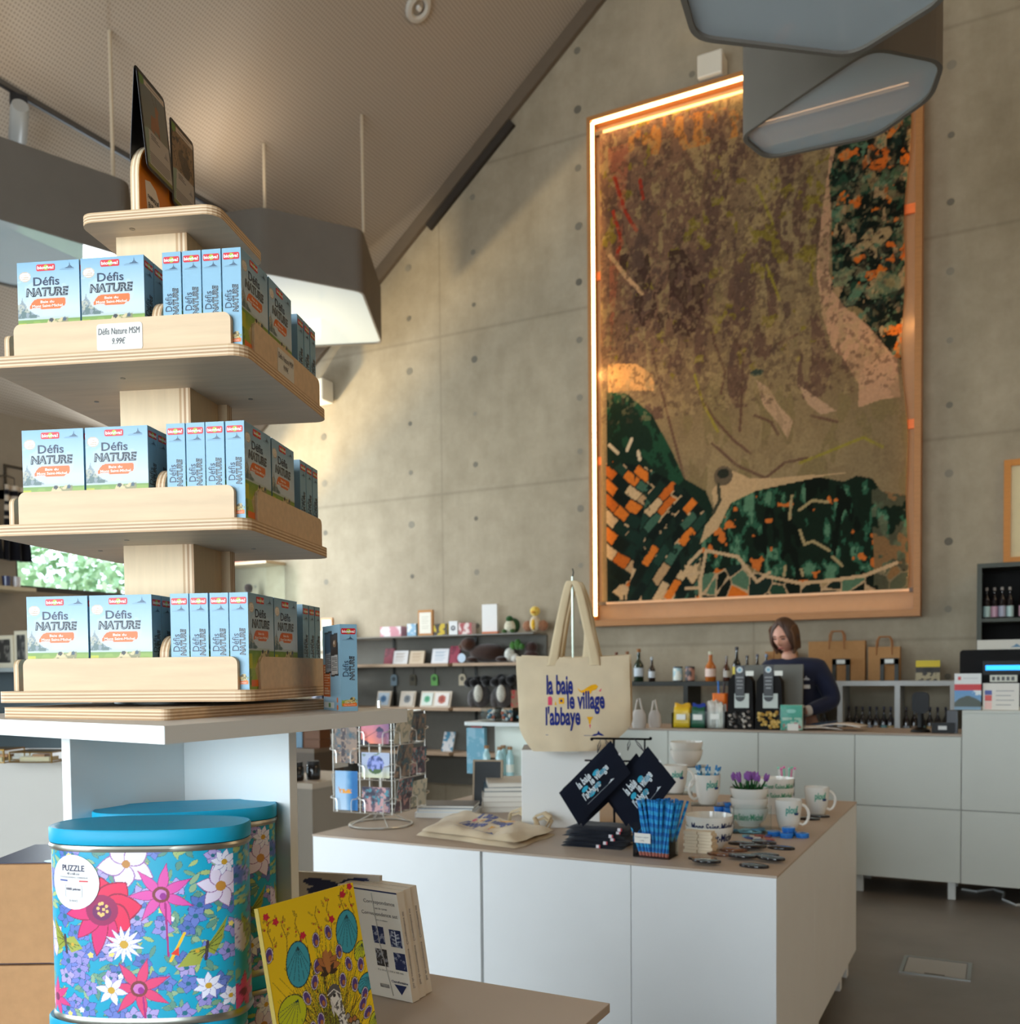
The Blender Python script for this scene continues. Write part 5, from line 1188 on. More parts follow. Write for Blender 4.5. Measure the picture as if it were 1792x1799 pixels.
def tote(c, label, front=True, w=.40, h=.337):
    o = thing('tote_bag', label, 'bag', c, 0, 'canvas totes hanging on the stand'); F0 = tote_frame((0, 0, 0))
    def lr(v):                                   # left and right outline at height v (0 bottom, 1 top)
        l = -.198 + (.052 * (max(0, .28 - v) / .28) ** 1.6) + .004 * math.sin(v * 5); r = .205 - (.105 * (max(0, .27 - v) / .27) ** 1.3) - .006 * v; return l, r
    def surf(sgn):
        def f(u, v):
            l, r = lr(v); t = .012 + .030 * (1 - v) * (1 - abs(2 * v - .7) * .3); wr = .0025 * math.sin(u * 17 + v * 5) * (1 - v) + .003 * math.sin(v * 14 + u * 3)
            return F0(l + (r - l) * u, v * h - .006 * math.sin(PI * u) * (v > .98), sgn * (t * math.sin(PI * min(1, max(0, u))) ** .6 + wr * (0 < u < 1)))
        return f
    q = M(); q.sheet(surf(1), 28, 24, CAN); q.sheet(lambda u, v: surf(-1)(1 - u, v), 28, 24, CAN); q.build('bag_body', CLOTH, o)
    if front:
        q = M(); sf = surf(1)
        def fnw(a, b):
            v = b / h; l, r = lr(v); u = (a - l) / (r - l); p = Vector(sf(u, v)) + LN * .0012; return tuple(p)
        village_print(fnw, q, (40, 52, 128), 1.06, (-.100, .066)); q.build('print', CLOTH, o)
    def strap(pts, wd=.040, tw=0.0):
        q = M(); P = [Vector(F0(*p)) for p in pts]; n = 24
        def cr(t):
            k = t * (len(P) - 1); i = min(int(k), len(P) - 2); f = k - i
            a, b, c_, d = P[max(i - 1, 0)], P[i], P[i + 1], P[min(i + 2, len(P) - 1)]
            return .5 * ((2 * b) + (c_ - a) * f + (2 * a - 5 * b + 4 * c_ - d) * f * f + (3 * b - a - 3 * c_ + d) * f ** 3)
        def f(u, v):
            p = cr(v); g = 1 - .30 * math.sin(PI * v); side = LU * math.cos(tw) + LN * math.sin(tw)
            return tuple(p + side * ((u - .5) * wd * g) + LN * (.002 * math.sin(u * PI)))
        q.sheet(f, 4, n * 2, (216, 196, 160)); s_ = q.build('strap', CLOTH, o); sm = s_.modifiers.new('thick', 'SOLIDIFY'); sm.thickness = .002
    strap([(-.075, h - .035, .014), (-.068, h, .014), (-.045, h + .12, .012), (-.016, h + .245, .010), (.0, h + .262, .008), (.020, h + .235, .010), (.050, h + .10, .012), (.072, h, .014), (.076, h - .035, .014)])
    strap([(-.062, h - .02, -.012), (-.040, h + .12, -.010), (-.012, h + .235, -.008), (.0, h + .252, -.008), (.028, h + .23, -.010), (.055, h + .11, -.012), (.050, h - .02, -.012)], .036, .5)
    return o
bc = dep(1008, 1312, 3.36); bc = (bc.x, bc.y, 1.042)
tote(bc, 'cream canvas tote bag with blue lettering hanging on the stand, front of its row')
tote((bc[0] - LN.x * .10 + LU.x * .02, bc[1] - LN.y * .10 + LU.y * .02, 1.047), 'plain looking cream tote hanging just behind the printed tote on the stand', False)
o = thing('bag_stand', 'slim metal stand with a hook holding the canvas totes above the white block', 'stand', (bc[0], bc[1], 1.038))
pz = Vector((bc[0], bc[1], 0)); q = M(); q.tube([(0, 0, .005), (0, 0, .62)], .0045, (206, 214, 198), 8); q.tube([(0, 0, .62), (.004, 0, .635), (.002, -.004, .648)], .002, (60, 60, 62), 6); q.build('pole', METAL, o)
q = M(); q.lathe([(.03, 0), (.03, .004)], (220, 222, 220), 24); q.build('foot_plate', SATIN, o)

# white gloss block under the totes
o = thing('display_block', 'glossy white display block under the hanging tote bags', 'plinth', (-1.56, 3.075, IZ), math.radians(24.5))
q = M(); q.box(0, .285, 0, .26, 0, .288, (236, 238, 236)); q.build('block_body', GLOSS, o, bevel=.003)

# totes lying flat
FC = [Vector(on(731, 1468)), Vector(on(905, 1492)), Vector(on(978, 1467)), Vector(on(800, 1430))]
def flat_bag(c4, z, label, pr=True, seed=0):
    c = sum(c4, Vector()) / 4; o = thing('tote_bag', label, 'bag', (c.x, c.y, z), 0, 'canvas totes lying flat on the island'); rg = random.Random(seed)
    A, B, C_, D = [p - c for p in c4]
    def f(u, v, up=1):
        p = (A * (1 - u) + B * u) * (1 - v) + (D * (1 - u) + C_ * u) * v; e = min(u, 1 - u, v, 1 - v)
        w_ = .004 * math.sin(u * 9 + seed) * math.sin(v * 7 + 1) + .003 * math.sin(u * 23 + v * 5)
        p = p * (1 + .02 * math.sin(u * 11 + v * 13)); return (p.x, p.y, (.0015 + (min(1, e * 9) * (.014 + w_)) if up else .0005))
    q = M(); q.sheet(f, 26, 20, CAN); q.sheet(lambda u, v: f(1 - u, v, 0), 6, 6, CAN); q.build('bag_body', CLOTH, o)
    if pr:
        q = M(); 
        def fnw(a, b): p = Vector(f(.30 + a * 2.2, .18 + b * 4.2)); return (p.x, p.y, p.z + .0012)
        village_print(fnw, q, INK); q.build('print', CLOTH, o)
    for (u0, v0, dx_) in ((.62, .97, .0), (.86, .97, .02)):
        q = M(); b0 = Vector(f(u0, v0))
        pts = [b0 + Vector((-.02 + dx_, 0, .0)), b0 + Vector((-.03, .03, .028)), b0 + Vector((.0, .05, .04)), b0 + Vector((.035, .03, .03)), b0 + Vector((.03, .0, .002))]
        def rb(u, v):
            k = v * 4; i = min(int(k), 3); p = pts[i].lerp(pts[i + 1], k - i); return (p.x, p.y + (u - .5) * .026, p.z + (u - .5) * .008)
        q.sheet(rb, 3, 20, (216, 196, 160)); s_ = q.build('strap', CLOTH, o); sm = s_.modifiers.new('thick', 'SOLIDIFY'); sm.thickness = .002
    return o
flat_bag(FC, IZ, 'cream canvas tote lying flat at the bottom of the folded pair, beside the spinner', False, 2)
flat_bag([p.lerp(sum(FC, Vector()) / 4, .05) + Vector((.005, .004, 0)) for p in FC], IZ + .016, 'cream printed tote lying flat on top of the folded pair, beside the spinner', True, 5)

# books and papers behind the flat totes
def book(loc, rz, w, d, h, cov, label, group='books stacked behind the flat totes', pages=(230, 226, 216)):
    o = thing('book', label, 'book', loc, rz, group)
    q = M(); q.box(-w / 2 + .003, w / 2 - .002, -d / 2 + .003, d / 2 - .003, .002, h - .002, pages); q.build('pages', PRINT, o)
    q = M(); q.box(-w / 2, w / 2, -d / 2, d / 2, 0, .002, cov); q.box(-w / 2, w / 2, -d / 2, d / 2, h - .002, h, cov); q.box(-w / 2, -w / 2 + .002, -d / 2, d / 2, .002, h - .002, cov); q.build('cover', PRINT, o)
    return o
bx = Vector(on(880, 1425)); z_ = IZ
for i, (w, d, h, cov, dx_, a) in enumerate(((.22, .28, .022, (206, 200, 190), 0, .5), (.21, .27, .020, (214, 208, 196), .005, .47), (.21, .27, .022, (196, 190, 180), -.004, .52), (.20, .26, .020, (210, 204, 194), .004, .46), (.20, .26, .018, (60, 90, 106), 0, .5), (.19, .25, .018, (206, 200, 188), .008, .55))):
    book((bx.x + dx_ - .02, bx.y + .10, z_), a, w, d, h, cov, ('broad pale book at the bottom of the stack left of the white block', 'pale book second from the bottom, left of the white block', 'pale book third from the bottom, left of the white block', 'pale book fourth from the bottom, left of the white block', 'blue covered book near the top of the stack left of the white block', 'pale book on top of the stack left of the white block')[i]); z_ += h
bx = Vector(on(775, 1435))
z_ = IZ
for i, (w, d, h, cov) in enumerate(((.24, .17, .022, (236, 236, 236)), (.22, .17, .014, (190, 204, 214)), (.23, .15, .012, (96, 92, 90)))):
    book((bx.x - .0, bx.y + .06, z_), .35, w, d, h, cov, ('large white book lying behind the spinner', 'light blue book lying on the large white one', 'dark thin book on top, behind the spinner')[i], 'books lying behind the spinner'); z_ += h
o = thing('slate_board', 'dark framed slate board leaning behind the postcard spinner', 'board', on(800, 1412))
m_ = frame_from(Vector(on(786, 1428)) + Vector((0, .22, 0)), (.9, .25, 0), (.10, .15, 1)); o.matrix_world = m_
q = M(); q.box(0, .115, 0, .008, 0, .19, (38, 42, 44)); q.build('slate', SATIN, o); q = M()
for a in ((-.008, .0, -.002, .012, 0, .198), (.115, .123, -.002, .012, 0, .198), (0, .115, -.002, .012, .19, .198)): q.box(*a, (168, 150, 126))
q.build('wood_frame', WOOD, o)

# ------------------------------------------------------------------ navy pouches
NV = (20, 26, 40)
def slab(q, O, U, W, th, col, r=.0):
    n = U.cross(W).normalized() * th; V = [O, O + U, O + U + W, O + W]; V = V + [v - n for v in V]
    q.raw([tuple(v) for v in V], [(0, 1, 2, 3), (7, 6, 5, 4), (0, 4, 5, 1), (1, 5, 6, 2), (2, 6, 7, 3), (3, 7, 4, 0)], col)
ps = Vector(on(1070, 1478)); pd_ = 2.93
o = thing('pouch_stand', 'black wire stand with two cross bars carrying the navy pouches', 'stand', (ps.x, ps.y + .05, IZ))
base = Vector((ps.x, ps.y + .05, IZ))
q = M(); BKW = (26, 28, 32)
q.tube([Vector((0, 0, 0)), Vector((0, 0, .345))], .004, BKW, 6); q.tube([LU * -.075 + Vector((0, 0, .345)), LU * .125 + Vector((0, 0, .340))], .004, BKW, 6); q.tube([LU * -.10 + Vector((0, 0, .27)), LU * .08 + Vector((0, 0, .265))], .0035, BKW, 6); q.tube([LU * .105 + Vector((0, 0, .0)), LU * .105 + Vector((0, 0, .34))], .003, BKW, 6)
for a in (-.075, .125): q.ball(tuple(LU * a + Vector((0, 0, .3425))), .006, BKW, 8)
q.build('wire_frame', METAL, o); q = M(); q.prism([tuple((LU * a + LN * b)[:2]) for a, b in ((-.07, -.06), (.13, -.06), (.13, .06), (-.07, .06))], 0, .004, BKW); q.build('foot_plate', METAL, o)
def pouch(pxs, d, label, hook, sh=0.0):
    C4 = [dep(px, py, d) for px, py in pxs]                    # lower corner, right, top, left
    c = sum(C4, Vector()) / 4; o = thing('pouch', label, 'pouch', tuple(c), 0, 'navy pouches on the wire stand')
    O = C4[0] - c; U = C4[1] - C4[0]; W = C4[3] - C4[0]
    def f(u, v, s_):
        e = min(u, 1 - u, v, 1 - v); p = O + U * u + W * v; n = U.cross(W).normalized(); return tuple(p + n * s_ * (.001 + .005 * min(1, e * 6)))
    q = M(); q.sheet(lambda u, v: f(u, v, 1), 10, 8, NV); q.sheet(lambda u, v: f(1 - u, v, -1), 10, 8, NV); q.build('pouch_body', CLOTH, o)
    q = M(); n_ = U.cross(W).normalized()
    def fnw(a, b): return tuple(O + U * (.26 + a * 2.6) + W * (.26 + b * 3.2) + n_ * .0072)
    village_print(fnw, q, (226, 238, 246)); q.build('print', CLOTH, o)
    q = M(); t = C4[2] - c; hk = hook - c; q.tube([tuple(t), tuple((t + hk) / 2 + LU * .004), tuple(hk), tuple((t + hk) / 2 - LU * .004), tuple(t)], .0016, (24, 30, 50), 5); q.build('cord', CLOTH, o)
    q = M(); p = O + U * .99 + W * .55 + n_ * .004
    q.raw([tuple(p + U * a + W * b) for a, b in ((0, 0), (.03, 0), (.03, .06), (0, .06))], [(0, 1, 2, 3)], (230, 230, 230)); q.build('flag_tag', PRINT, o)
B0 = base + Vector((0, 0, .342))
pouch(((1017, 1450), (1108, 1358), (1072, 1316), (982, 1393)), 2.90, 'navy pouch with white and blue lettering, left front on the wire stand', B0 - LU * .03 + LN * .0)
pouch(((1024, 1452), (1100, 1380), (1050, 1322), (968 + 20, 1386)), 2.945, 'navy pouch hanging behind the left front one on the wire stand', B0 - LU * .045)
pouch(((1118, 1465), (1188, 1374), (1131, 1320), (1068, 1402)), 2.925, 'navy pouch with white and blue lettering, right front on the wire stand', B0 + LU * .07)
pouch(((1100, 1452), (1160, 1380), (1103, 1318), (1058, 1395)), 2.965, 'navy pouch hanging behind the right front one on the wire stand', B0 + LU * .055)
zc_ = IZ; cpt = Vector(on(1045, 1486))
for i in range(6):
    o = thing('pouch', 'navy pouch lying folded, %s of the pile below the wire stand' % ('lowest', 'second from the bottom', 'third from the bottom', 'fourth from the bottom', 'fifth from the bottom', 'topmost')[i], 'pouch', (cpt.x + .004 * (i % 3), cpt.y + .02 + .003 * i, zc_), .12 + .05 * ((i * 7) % 5 - 2), 'folded navy pouches')
    q = M(); w_, d_ = .105, .06
    def f(u, v, up): 
        e = min(u, 1 - u, v, 1 - v); return ((u - .5) * 2 * w_ * (1 + .02 * math.sin(v * 9 + i)), (v - .5) * 2 * d_, (.001 + min(1, e * 8) * .0105 + .0008 * math.sin(u * 15 + i)) if up else .0003)
    q.sheet(lambda u, v: f(u, v, 1), 12, 8, NV); q.sheet(lambda u, v: f(1 - u, v, 0), 12, 8, NV); q.build('pouch_body', CLOTH, o)
    q = M(); q.box(.02 + .012 * i, .030 + .012 * i, -d_ - .002, -d_ + .002, .002, .012, (226, 222, 226)); q.box(.030 + .012 * i, .034 + .012 * i, -d_ - .002, -d_ + .002, .002, .012, (200, 60, 70)); q.build('flag_tag', PRINT, o); zc_ += .0112

# ------------------------------------------------------------------ pencils in a clear box
A_, B_, C_ = (Vector(on(*p)) for p in ((1112, 1505), (1176, 1511), (1197, 1496)))
U = (B_ - A_); W = Vector((-U.y, U.x, 0)).normalized() * .085; az = math.atan2(U.y, U.x); wb = U.length
pc_ = A_ + U / 2 + W / 2
o = thing('acrylic_box', 'clear acrylic box packed with blue pencils near the front edge of the island', 'box', tuple(pc_), az)
def open_box(q, w, d, h, t, col):
    q.box(-w / 2, w / 2, -d / 2, d / 2, 0, t, col)
    q.box(-w / 2, w / 2, -d / 2, -d / 2 + t, t, h, col); q.box(-w / 2, w / 2, d / 2 - t, d / 2, t, h, col); q.box(-w / 2, -w / 2 + t, -d / 2 + t, d / 2 - t, t, h, col); q.box(w / 2 - t, w / 2, -d / 2 + t, d / 2 - t, t, h, col)
q = M(); open_box(q, wb, .085, .105, .002, (255, 255, 255)); q.build('clear_walls', CLEAR, o)
q = M(); q.box(-wb / 2 + .006, -wb / 2 + .058, -.0445, -.0428, .045, .075, (232, 230, 222)); q.text('Crayon à papier', (-wb / 2 + .009, -.0446, .060), (1, 0, 0), (0, 0, 1), (90, 90, 96), w=.045, h=.006); q.text('1,50€', (-wb / 2 + .024, -.0446, .050), (1, 0, 0), (0, 0, 1), (90, 90, 96), w=.014, h=.005); q.build('price_tag', PRINT, o)
q = M(); L_ = .176; bl = (60, 176, 228)
prof = [(.0046, 0, (206, 120, 104)), (.0046, .012, bl)]
for i in range(12): prof += [(.0046, .014 + .0128 * i, (60, 172, 226) if i % 2 else (30, 120, 200))]
prof += [(.0046, .168, (30, 120, 190)), (.0044, .176, (30, 120, 190))]
q.lathe(prof[::-1] and prof, bl, 6, smooth=False); pen0 = q.build('pencil', SATIN); setp(pen0, 'blue patterned pencil standing among many in the clear acrylic box', 'pencil', 'blue pencils in the acrylic box')
rg = random.Random(5)
for i in range(63):
    p = pen0 if i == 0 else pen0.copy()
    if i: COL.objects.link(p)
    u, v = ((i % 9) + .5) / 9, ((i // 9) + .5) / 7
    lx = (u - .5) * (wb - .016); ly = (v - .5) * (.085 - .016)
    lean = ((u - .45) * .62 - .08 + rg.uniform(-.06, .06), (v - .5) * .22 + rg.uniform(-.05, .05))
    sp_ = Vector((lx * .86 + (u - .45) * .004, ly * .7, .003)); dirv = Vector((lean[0], lean[1], 1)).normalized()
    mt = Matrix.Rotation(az, 4, 'Z'); wpos = pc_ + (mt @ sp_); dirw = mt @ dirv
    # the rubber end is down in the box, points up
    p.matrix_world = Matrix.Translation(wpos + Vector((0, 0, 0))) @ dirw.to_track_quat('Z', 'Y').to_matrix().to_4x4() @ Matrix.Translation((0, 0, .0))

# ------------------------------------------------------------------ wooden dominoes
dm = Vector(on(1200, 1497)); q = M(); q.box(-.022, .022, -.011, .011, 0, .0095, (232, 214, 184)); d0 = q.build('wooden_block', WOOD, bevel=.001); k_ = 0
setp(d0, 'small pale wooden block in the stack beside the clear pencil box', 'block', 'pale wooden blocks stacked on the island')
for r in range(7):
    for c in range(2):
        for e in range(3):
            if r == 6 and e == 2: continue
            p = d0 if k_ == 0 else d0.copy()
            if k_: COL.objects.link(p)
            k_ += 1; p.location = (dm.x + .022 + c * .0455 + (.004 if r % 2 else 0), dm.y + .012 + e * .0235, IZ + .0098 * r); p.rotation_euler.z = .04 * ((r * 5 + c * 3 + e) % 3 - 1)

# ------------------------------------------------------------------ mugs and bowls
CER = (236, 234, 226); TEAL = (70, 168, 150)
def mug(loc, ang, label, ink=TEAL, r=.046, h=.108, face=None, group='white mugs on the island'):
    o = thing('mug', label, 'mug', loc, 0, group)
    q = M(); q.lathe([(.0, .0), (r * .62, .0), (r * .70, .004), (r * .88, .35 * h), (r * 1.0, .75 * h), (r * 1.02, h), (r * .97, h), (r * .93, .7 * h), (r * .80, .3 * h), (r * .55, .01), (0, .008)], CER, 28, cap=False); q.build('cup', GLOSS, o)
    c, s_ = math.cos(ang), math.sin(ang); q = M(); q.tube([(c * r * .92, s_ * r * .92, h * .84)] + [(c * (r * .95 + .026 * math.sin(t)), s_ * (r * .95 + .026 * math.sin(t)), h * .5 + h * .34 * math.cos(t)) for t in np.linspace(.3, PI - .2, 9)] + [(c * r * .80, s_ * r * .80, h * .22)], .0052, CER, 8); q.build('handle', GLOSS, o)
    face = math.radians(-62) if face is None else face
    q = M()
    def fn(a, b, e=.0008):
        rr_ = np.interp(b / h, [.35, .75, 1], [r * .88, r, r * 1.02]) + e; t = face + a / rr_; return (rr_ * math.cos(t), rr_ * math.sin(t), b)
    Vt, Ft = letters('plouf', .03); P = (Vt - Vt.min(0)) / (Vt.max(0) - Vt.min(0)); q.raw([fn(-.022 + p[0] * .044, h * .50 + p[1] * .036) for p in P], Ft, ink)
    bo = [(.008, -.004), (.022, -.004), (.026, .004), (.018, .004), (.018, .014), (.014, .004), (.004, .004)]
    q.raw([fn(.002 + a, h * .56 + b, .0013) for a, b in bo], [tuple(range(7))], (30, 50, 110)); q.build('print', SATIN, o); return o
def bowl(loc, label, ink, r=.069, h=.068, text='Mont Saint-Michel', group='white bowls on the island', turn=0.0):
    o = thing('bowl', label, 'bowl', loc, 0, group)
    q = M(); q.lathe([(0, 0), (r * .55, 0), (r * .58, .006), (r * .84, h * .35), (r * .98, h * .75), (r, h), (r * .96, h), (r * .92, h * .72), (r * .76, h * .34), (r * .4, .012), (0, .010)], CER, 32, cap=False); q.build('vessel', GLOSS, o)
    if text:
        q = M(); f0 = math.radians(-62) + turn; Vt, Ft = letters(text, .02); P = (Vt - Vt.min(0)) / (Vt.max(0) - Vt.min(0))
        def fn(a, b): rr_ = np.interp(b / h, [0, .35, .75, 1], [r * .56, r * .85, r * .985, r * 1.005]) + .0010; t = f0 + a / rr_; return (rr_ * math.cos(t), rr_ * math.sin(t), b)
        q.raw([fn((p[0] - .5) * 2.05 * r, h * .38 + p[1] * h * .38) for p in P], Ft, ink); q.build('print', SATIN, o)
    return o
NVI = (30, 44, 92); GRN = (90, 170, 130)
b1 = on(1240, 1492); bowl((b1[0], b1[1] + .04, IZ), 'white bowl with navy lettering, lower of the pair beside the wooden blocks', NVI, r=.077, h=.072)
bowl((b1[0], b1[1] + .04, IZ + .034), 'white bowl with navy lettering, upper of the pair beside the wooden blocks', NVI, r=.077, h=.072)
b2 = on(1316, 1450); bowl(b2, 'white bowl with green lettering, lowest of the stack holding flower pens', GRN, turn=-.5); bowl((b2[0], b2[1], IZ + .036), 'white bowl in the middle of the stack holding flower pens', GRN, text=''); bowl((b2[0], b2[1], IZ + .072), 'white bowl full of purple flower pens, top of its stack', GRN, text='')
b3 = on(1364, 1428); bowl(b3, 'white bowl, lowest of the stack at the back of the island', GRN, text=''); bowl((b3[0], b3[1], IZ + .036), 'white bowl, middle of the stack at the back of the island', GRN, turn=-.3); bowl((b3[0], b3[1], IZ + .072), 'white bowl, top of the stack at the back of the island', GRN)
def riser(c, w, d, h, label):
    o = thing('acrylic_riser', label, 'riser', c, .3); q = M(); q.box(-w / 2, w / 2, -d / 2, d / 2, h - .003, h, (255, 255, 255)); q.box(-w / 2, -w / 2 + .003, -d / 2, d / 2, 0, h - .003, (255, 255, 255)); q.box(w / 2 - .003, w / 2, -d / 2, d / 2, 0, h - .003, (255, 255, 255)); q.build('clear_walls', CLEAR, o)
m1 = dep(1243, 1412, 3.45); riser((m1.x, m1.y, IZ), .12, .10, m1.z - IZ, 'clear acrylic riser under the mug of blue pens')
mug((m1.x, m1.y, m1.z), math.radians(215), 'white mug full of light blue pens, raised on a clear stand', face=math.radians(-50))
m2 = dep(1187, 1392, 3.72); riser((m2.x, m2.y, IZ), .13, .11, m2.z - IZ, 'clear acrylic riser under the mug behind the navy pouches')
mug((m2.x, m2.y, m2.z), math.radians(10), 'white mug with teal lettering behind the navy pouches')
m3 = on(1385, 1457); mug(m3, math.radians(15), 'white mug with teal lettering and a boat, behind the blue tins')
m4 = on(1435, 1430); mug(m4, math.radians(20), 'white mug with green lettering at the far right corner of the island', (76, 172, 140))
m5 = dep(1206, 1345, 4.02); riser((m5.x, m5.y, IZ), .17, .12, m5.z - IZ, 'clear acrylic riser under the small pile of bowls at the back')
bowl((m5.x, m5.y, m5.z), 'white bowl, lower of two on the clear stand at the back', NVI, text=''); bowl((m5.x, m5.y, m5.z + .034), 'white bowl, upper of two on the clear stand at the back', NVI, text='')
q = M(); q.lathe([(.0035, 0, (60, 170, 210)), (.0035, .10, (40, 120, 170)), (.0038, .105, (210, 230, 236)), (.0038, .115, (40, 130, 190)), (.003, .130)], (60, 170, 210), 8, smooth=False); pn = q.build('pen', SATIN); setp(pn, 'light blue pen standing in the raised mug', 'pen', 'light blue pens in the raised mug')
for i in range(11):
    p = pn if i == 0 else pn.copy()
    if i: COL.objects.link(p)
    a = i * 2.4; r_ = .014 + .012 * (i % 2); s_ = Vector((m1.x + r_ * .6 * math.cos(a), m1.y + r_ * .6 * math.sin(a), m1.z + .012)); d_ = Vector((.20 * math.cos(a) * (1 + (i % 3) * .3), .20 * math.sin(a), 1))
    p.matrix_world = Matrix.Translation(s_) @ d_.to_track_quat('Z', 'Y').to_matrix().to_4x4()
fp = thing('flower_pen', 'purple flower topped pen in the top bowl of its stack', 'pen', (0, 0, 0), 0, 'purple flower pens in the bowl')
q = M(); q.tube([(0, 0, 0), (0, 0, .085)], .003, (40, 96, 50), 6); q.build('stem', SATIN, fp)
q = M()
for k_ in range(3): a = k_ * 2.1; q.sheet(lambda u, v: ((.004 + .028 * v * v) * math.cos(a) + (u - .5) * .012 * math.sin(a) * math.sin(PI * min(1, v + .15)), (.004 + .028 * v * v) * math.sin(a) - (u - .5) * .012 * math.cos(a) * math.sin(PI * min(1, v + .15)), .03 + .05 * v), 2, 6, (34, 92, 46))
q.build('leaves', SATIN, fp)
q = M()
for k_ in range(5): a = k_ * 1.257; q.ball((.006 * math.cos(a), .006 * math.sin(a), .095 + .006 * (k_ % 2)), (.005, .005, .013), (150, 96, 176), 8)
q.build('blossom', SATIN, fp)
for i in range(10):
    a = i * 2.4; rr_ = .006 + .004 * i; p = fp if i == 0 else dup(fp, (0, 0, 0), 0, fp['label']); d_ = Vector((.42 * math.cos(a) * rr_ / .04, .42 * math.sin(a) * rr_ / .04, 1))
    p.matrix_world = Matrix.Translation((b2[0] + rr_ * math.cos(a) * .7, b2[1] + rr_ * math.sin(a) * .7, IZ + .086)) @ d_.to_track_quat('Z', 'Y').to_matrix().to_4x4()
b4 = thing('acrylic_cup', 'clear cup of pink and green pens behind the bowls at the back', 'cup', (b3[0] + .01, b3[1] + .15, IZ)); q = M(); q.lathe([(.03, 0), (.033, .12)], (255, 255, 255), 20, cap=False); q.lathe([(0, 0.001), (.03, .001)], (255, 255, 255), 20, cap=False); q.build('clear_wall', CLEAR, b4)
for i in range(6):
    q = M(); q.tube([(0, 0, 0), (0, 0, .16)], .0035, ((214, 214, 210), (220, 130, 170), (130, 196, 170))[i % 3], 6); q.ball((0, 0, .163), .006, ((220, 120, 170), (130, 200, 170))[i % 2], 8); p = q.build('novelty_pen', SATIN); setp(p, '%s novelty pen in the clear cup behind the bowls' % (('pale grey', 'pink', 'mint green')[i % 3]), 'pen', 'pens in the clear cup')
    a = i * 1.05; d_ = Vector((.14 * math.cos(a), .14 * math.sin(a), 1)); p.matrix_world = Matrix.Translation((b3[0] + .01 + .010 * math.cos(a), b3[1] + .15 + .010 * math.sin(a), IZ + .003)) @ d_.to_track_quat('Z', 'Y').to_matrix().to_4x4()

# small blue tins
def little_tin(x, y, z, label):
    q = M(); q.lathe([(.021, 0, (30, 110, 196)), (.022, .001, (30, 110, 196)), (.022, .008, (110, 170, 220)), (.0225, .0085, (36, 124, 210)), (.0225, .0145, (36, 124, 210)), (.021, .016, (60, 150, 220))], (36, 124, 210), 24); p = q.build('balm_tin', GLOSS, loc=(x, y, z)); return setp(p, label, 'tin', 'small blue tins on the island')
t_ = Vector(on(1386, 1470))
for i, (dx_, dy_, dz_, lab) in enumerate(((-.05, .0, 0, 'small blue tin, left end of the front cluster'), (-.004, -.022, 0, 'small blue tin, nearest of the front cluster'), (.044, .004, 0, 'small blue tin, right end of the front cluster'), (-.002, .03, 0, 'small blue tin at the back of the front cluster'), (-.002, .004, .0165, 'small blue tin lying on top of the front cluster'))): little_tin(t_.x + dx_, t_.y + dy_, IZ + dz_, lab)
t_ = Vector(on(1284, 1432))
for i, (dx_, dy_, dz_) in enumerate(((-.045, 0, 0), (0, -.02, 0), (.045, 0, 0), (-.045, 0, .0165), (0, -.02, .0165), (.045, 0, .0165), (-.02, .0, .033))): little_tin(t_.x + dx_ - .0, t_.y + dy_, IZ + dz_, 'small blue tin in the %s of the rear pile' % (('bottom layer, left', 'bottom layer, middle', 'bottom layer, right', 'second layer, left', 'second layer, middle', 'second layer, right', 'top, alone')[i]))

# oval mirrors and magnets scattered at the front corner
def oval(px, py, z, col, rim, a, label, w=.043, d=.026):
    p = on(px, py); q = M(); prof = [(1.0, 0), (1.02, .003), (1.0, .006), (.9, .0066)]
    q.lathe([(r * 1.0, h_, rim) for r, h_ in prof], rim, 28, sx=w, sy=d, cap=True); q.lathe([(.86, .0067, col), (.8, .0072, col), (0, .0076, col)], col, 28, sx=w, sy=d, cap=False)
    q.text('Mont Saint-Michel', (0, -.003, .0078), (1, 0, 0), (0, 1, 0), (190, 200, 204), w=w * 1.1, h=.006, eps=.0002, center=True)
    m = q.build('pocket_mirror', GLOSS, loc=(p[0], p[1] + .02, IZ + z), rz=a); setp(m, label, 'mirror', 'oval pocket mirrors on the island'); return m
BR_, GB, BK_ = (150, 104, 72), (104, 128, 140), (30, 30, 34)
for a in ((1231, 1512, 0, BR_, (40, 34, 30), .1, 'brown oval mirror at the left end of the front row'), (1238, 1521, .008, GB, BK_, .0, 'grey blue oval mirror overlapping the leftmost brown one'), (1262, 1504, 0, BR_, (96, 60, 40), -.2, 'brown oval mirror, second from the left'), (1286, 1497, .0, BR_, (96, 60, 40), .2, 'brown oval mirror beside the wooden blocks'), (1322, 1525, 0, GB, BK_, -.05, 'grey blue oval mirror nearest the counter edge'), (1302, 1512, .008, GB, BK_, .1, 'grey blue oval mirror in the middle of the cluster'),
          (1341, 1506, 0, GB, BK_, .3, 'grey blue oval mirror with a pale rim line, upper middle'), (1352, 1516, .008, GB, BK_, -.2, 'grey blue oval mirror at the right of the cluster'), (1300, 1485, 0, BK_, BK_, .15, 'black oval mirror at the back left of the cluster'), (1340, 1483, 0, BK_, BK_, -.3, 'black oval mirror at the back middle of the cluster'), (1370, 1493, 0, BK_, BK_, .05, 'black oval mirror at the right end of the cluster'), (1320, 1495, .008, BK_, BK_, .4, 'black oval mirror lying across two others'),
          (1418, 1441, 0, BK_, BK_, .2, 'black oval mirror by the front of the corner mug'), (1436, 1436, 0, BK_, BK_, .0, 'black oval mirror under the handle of the corner mug')): oval(*a)
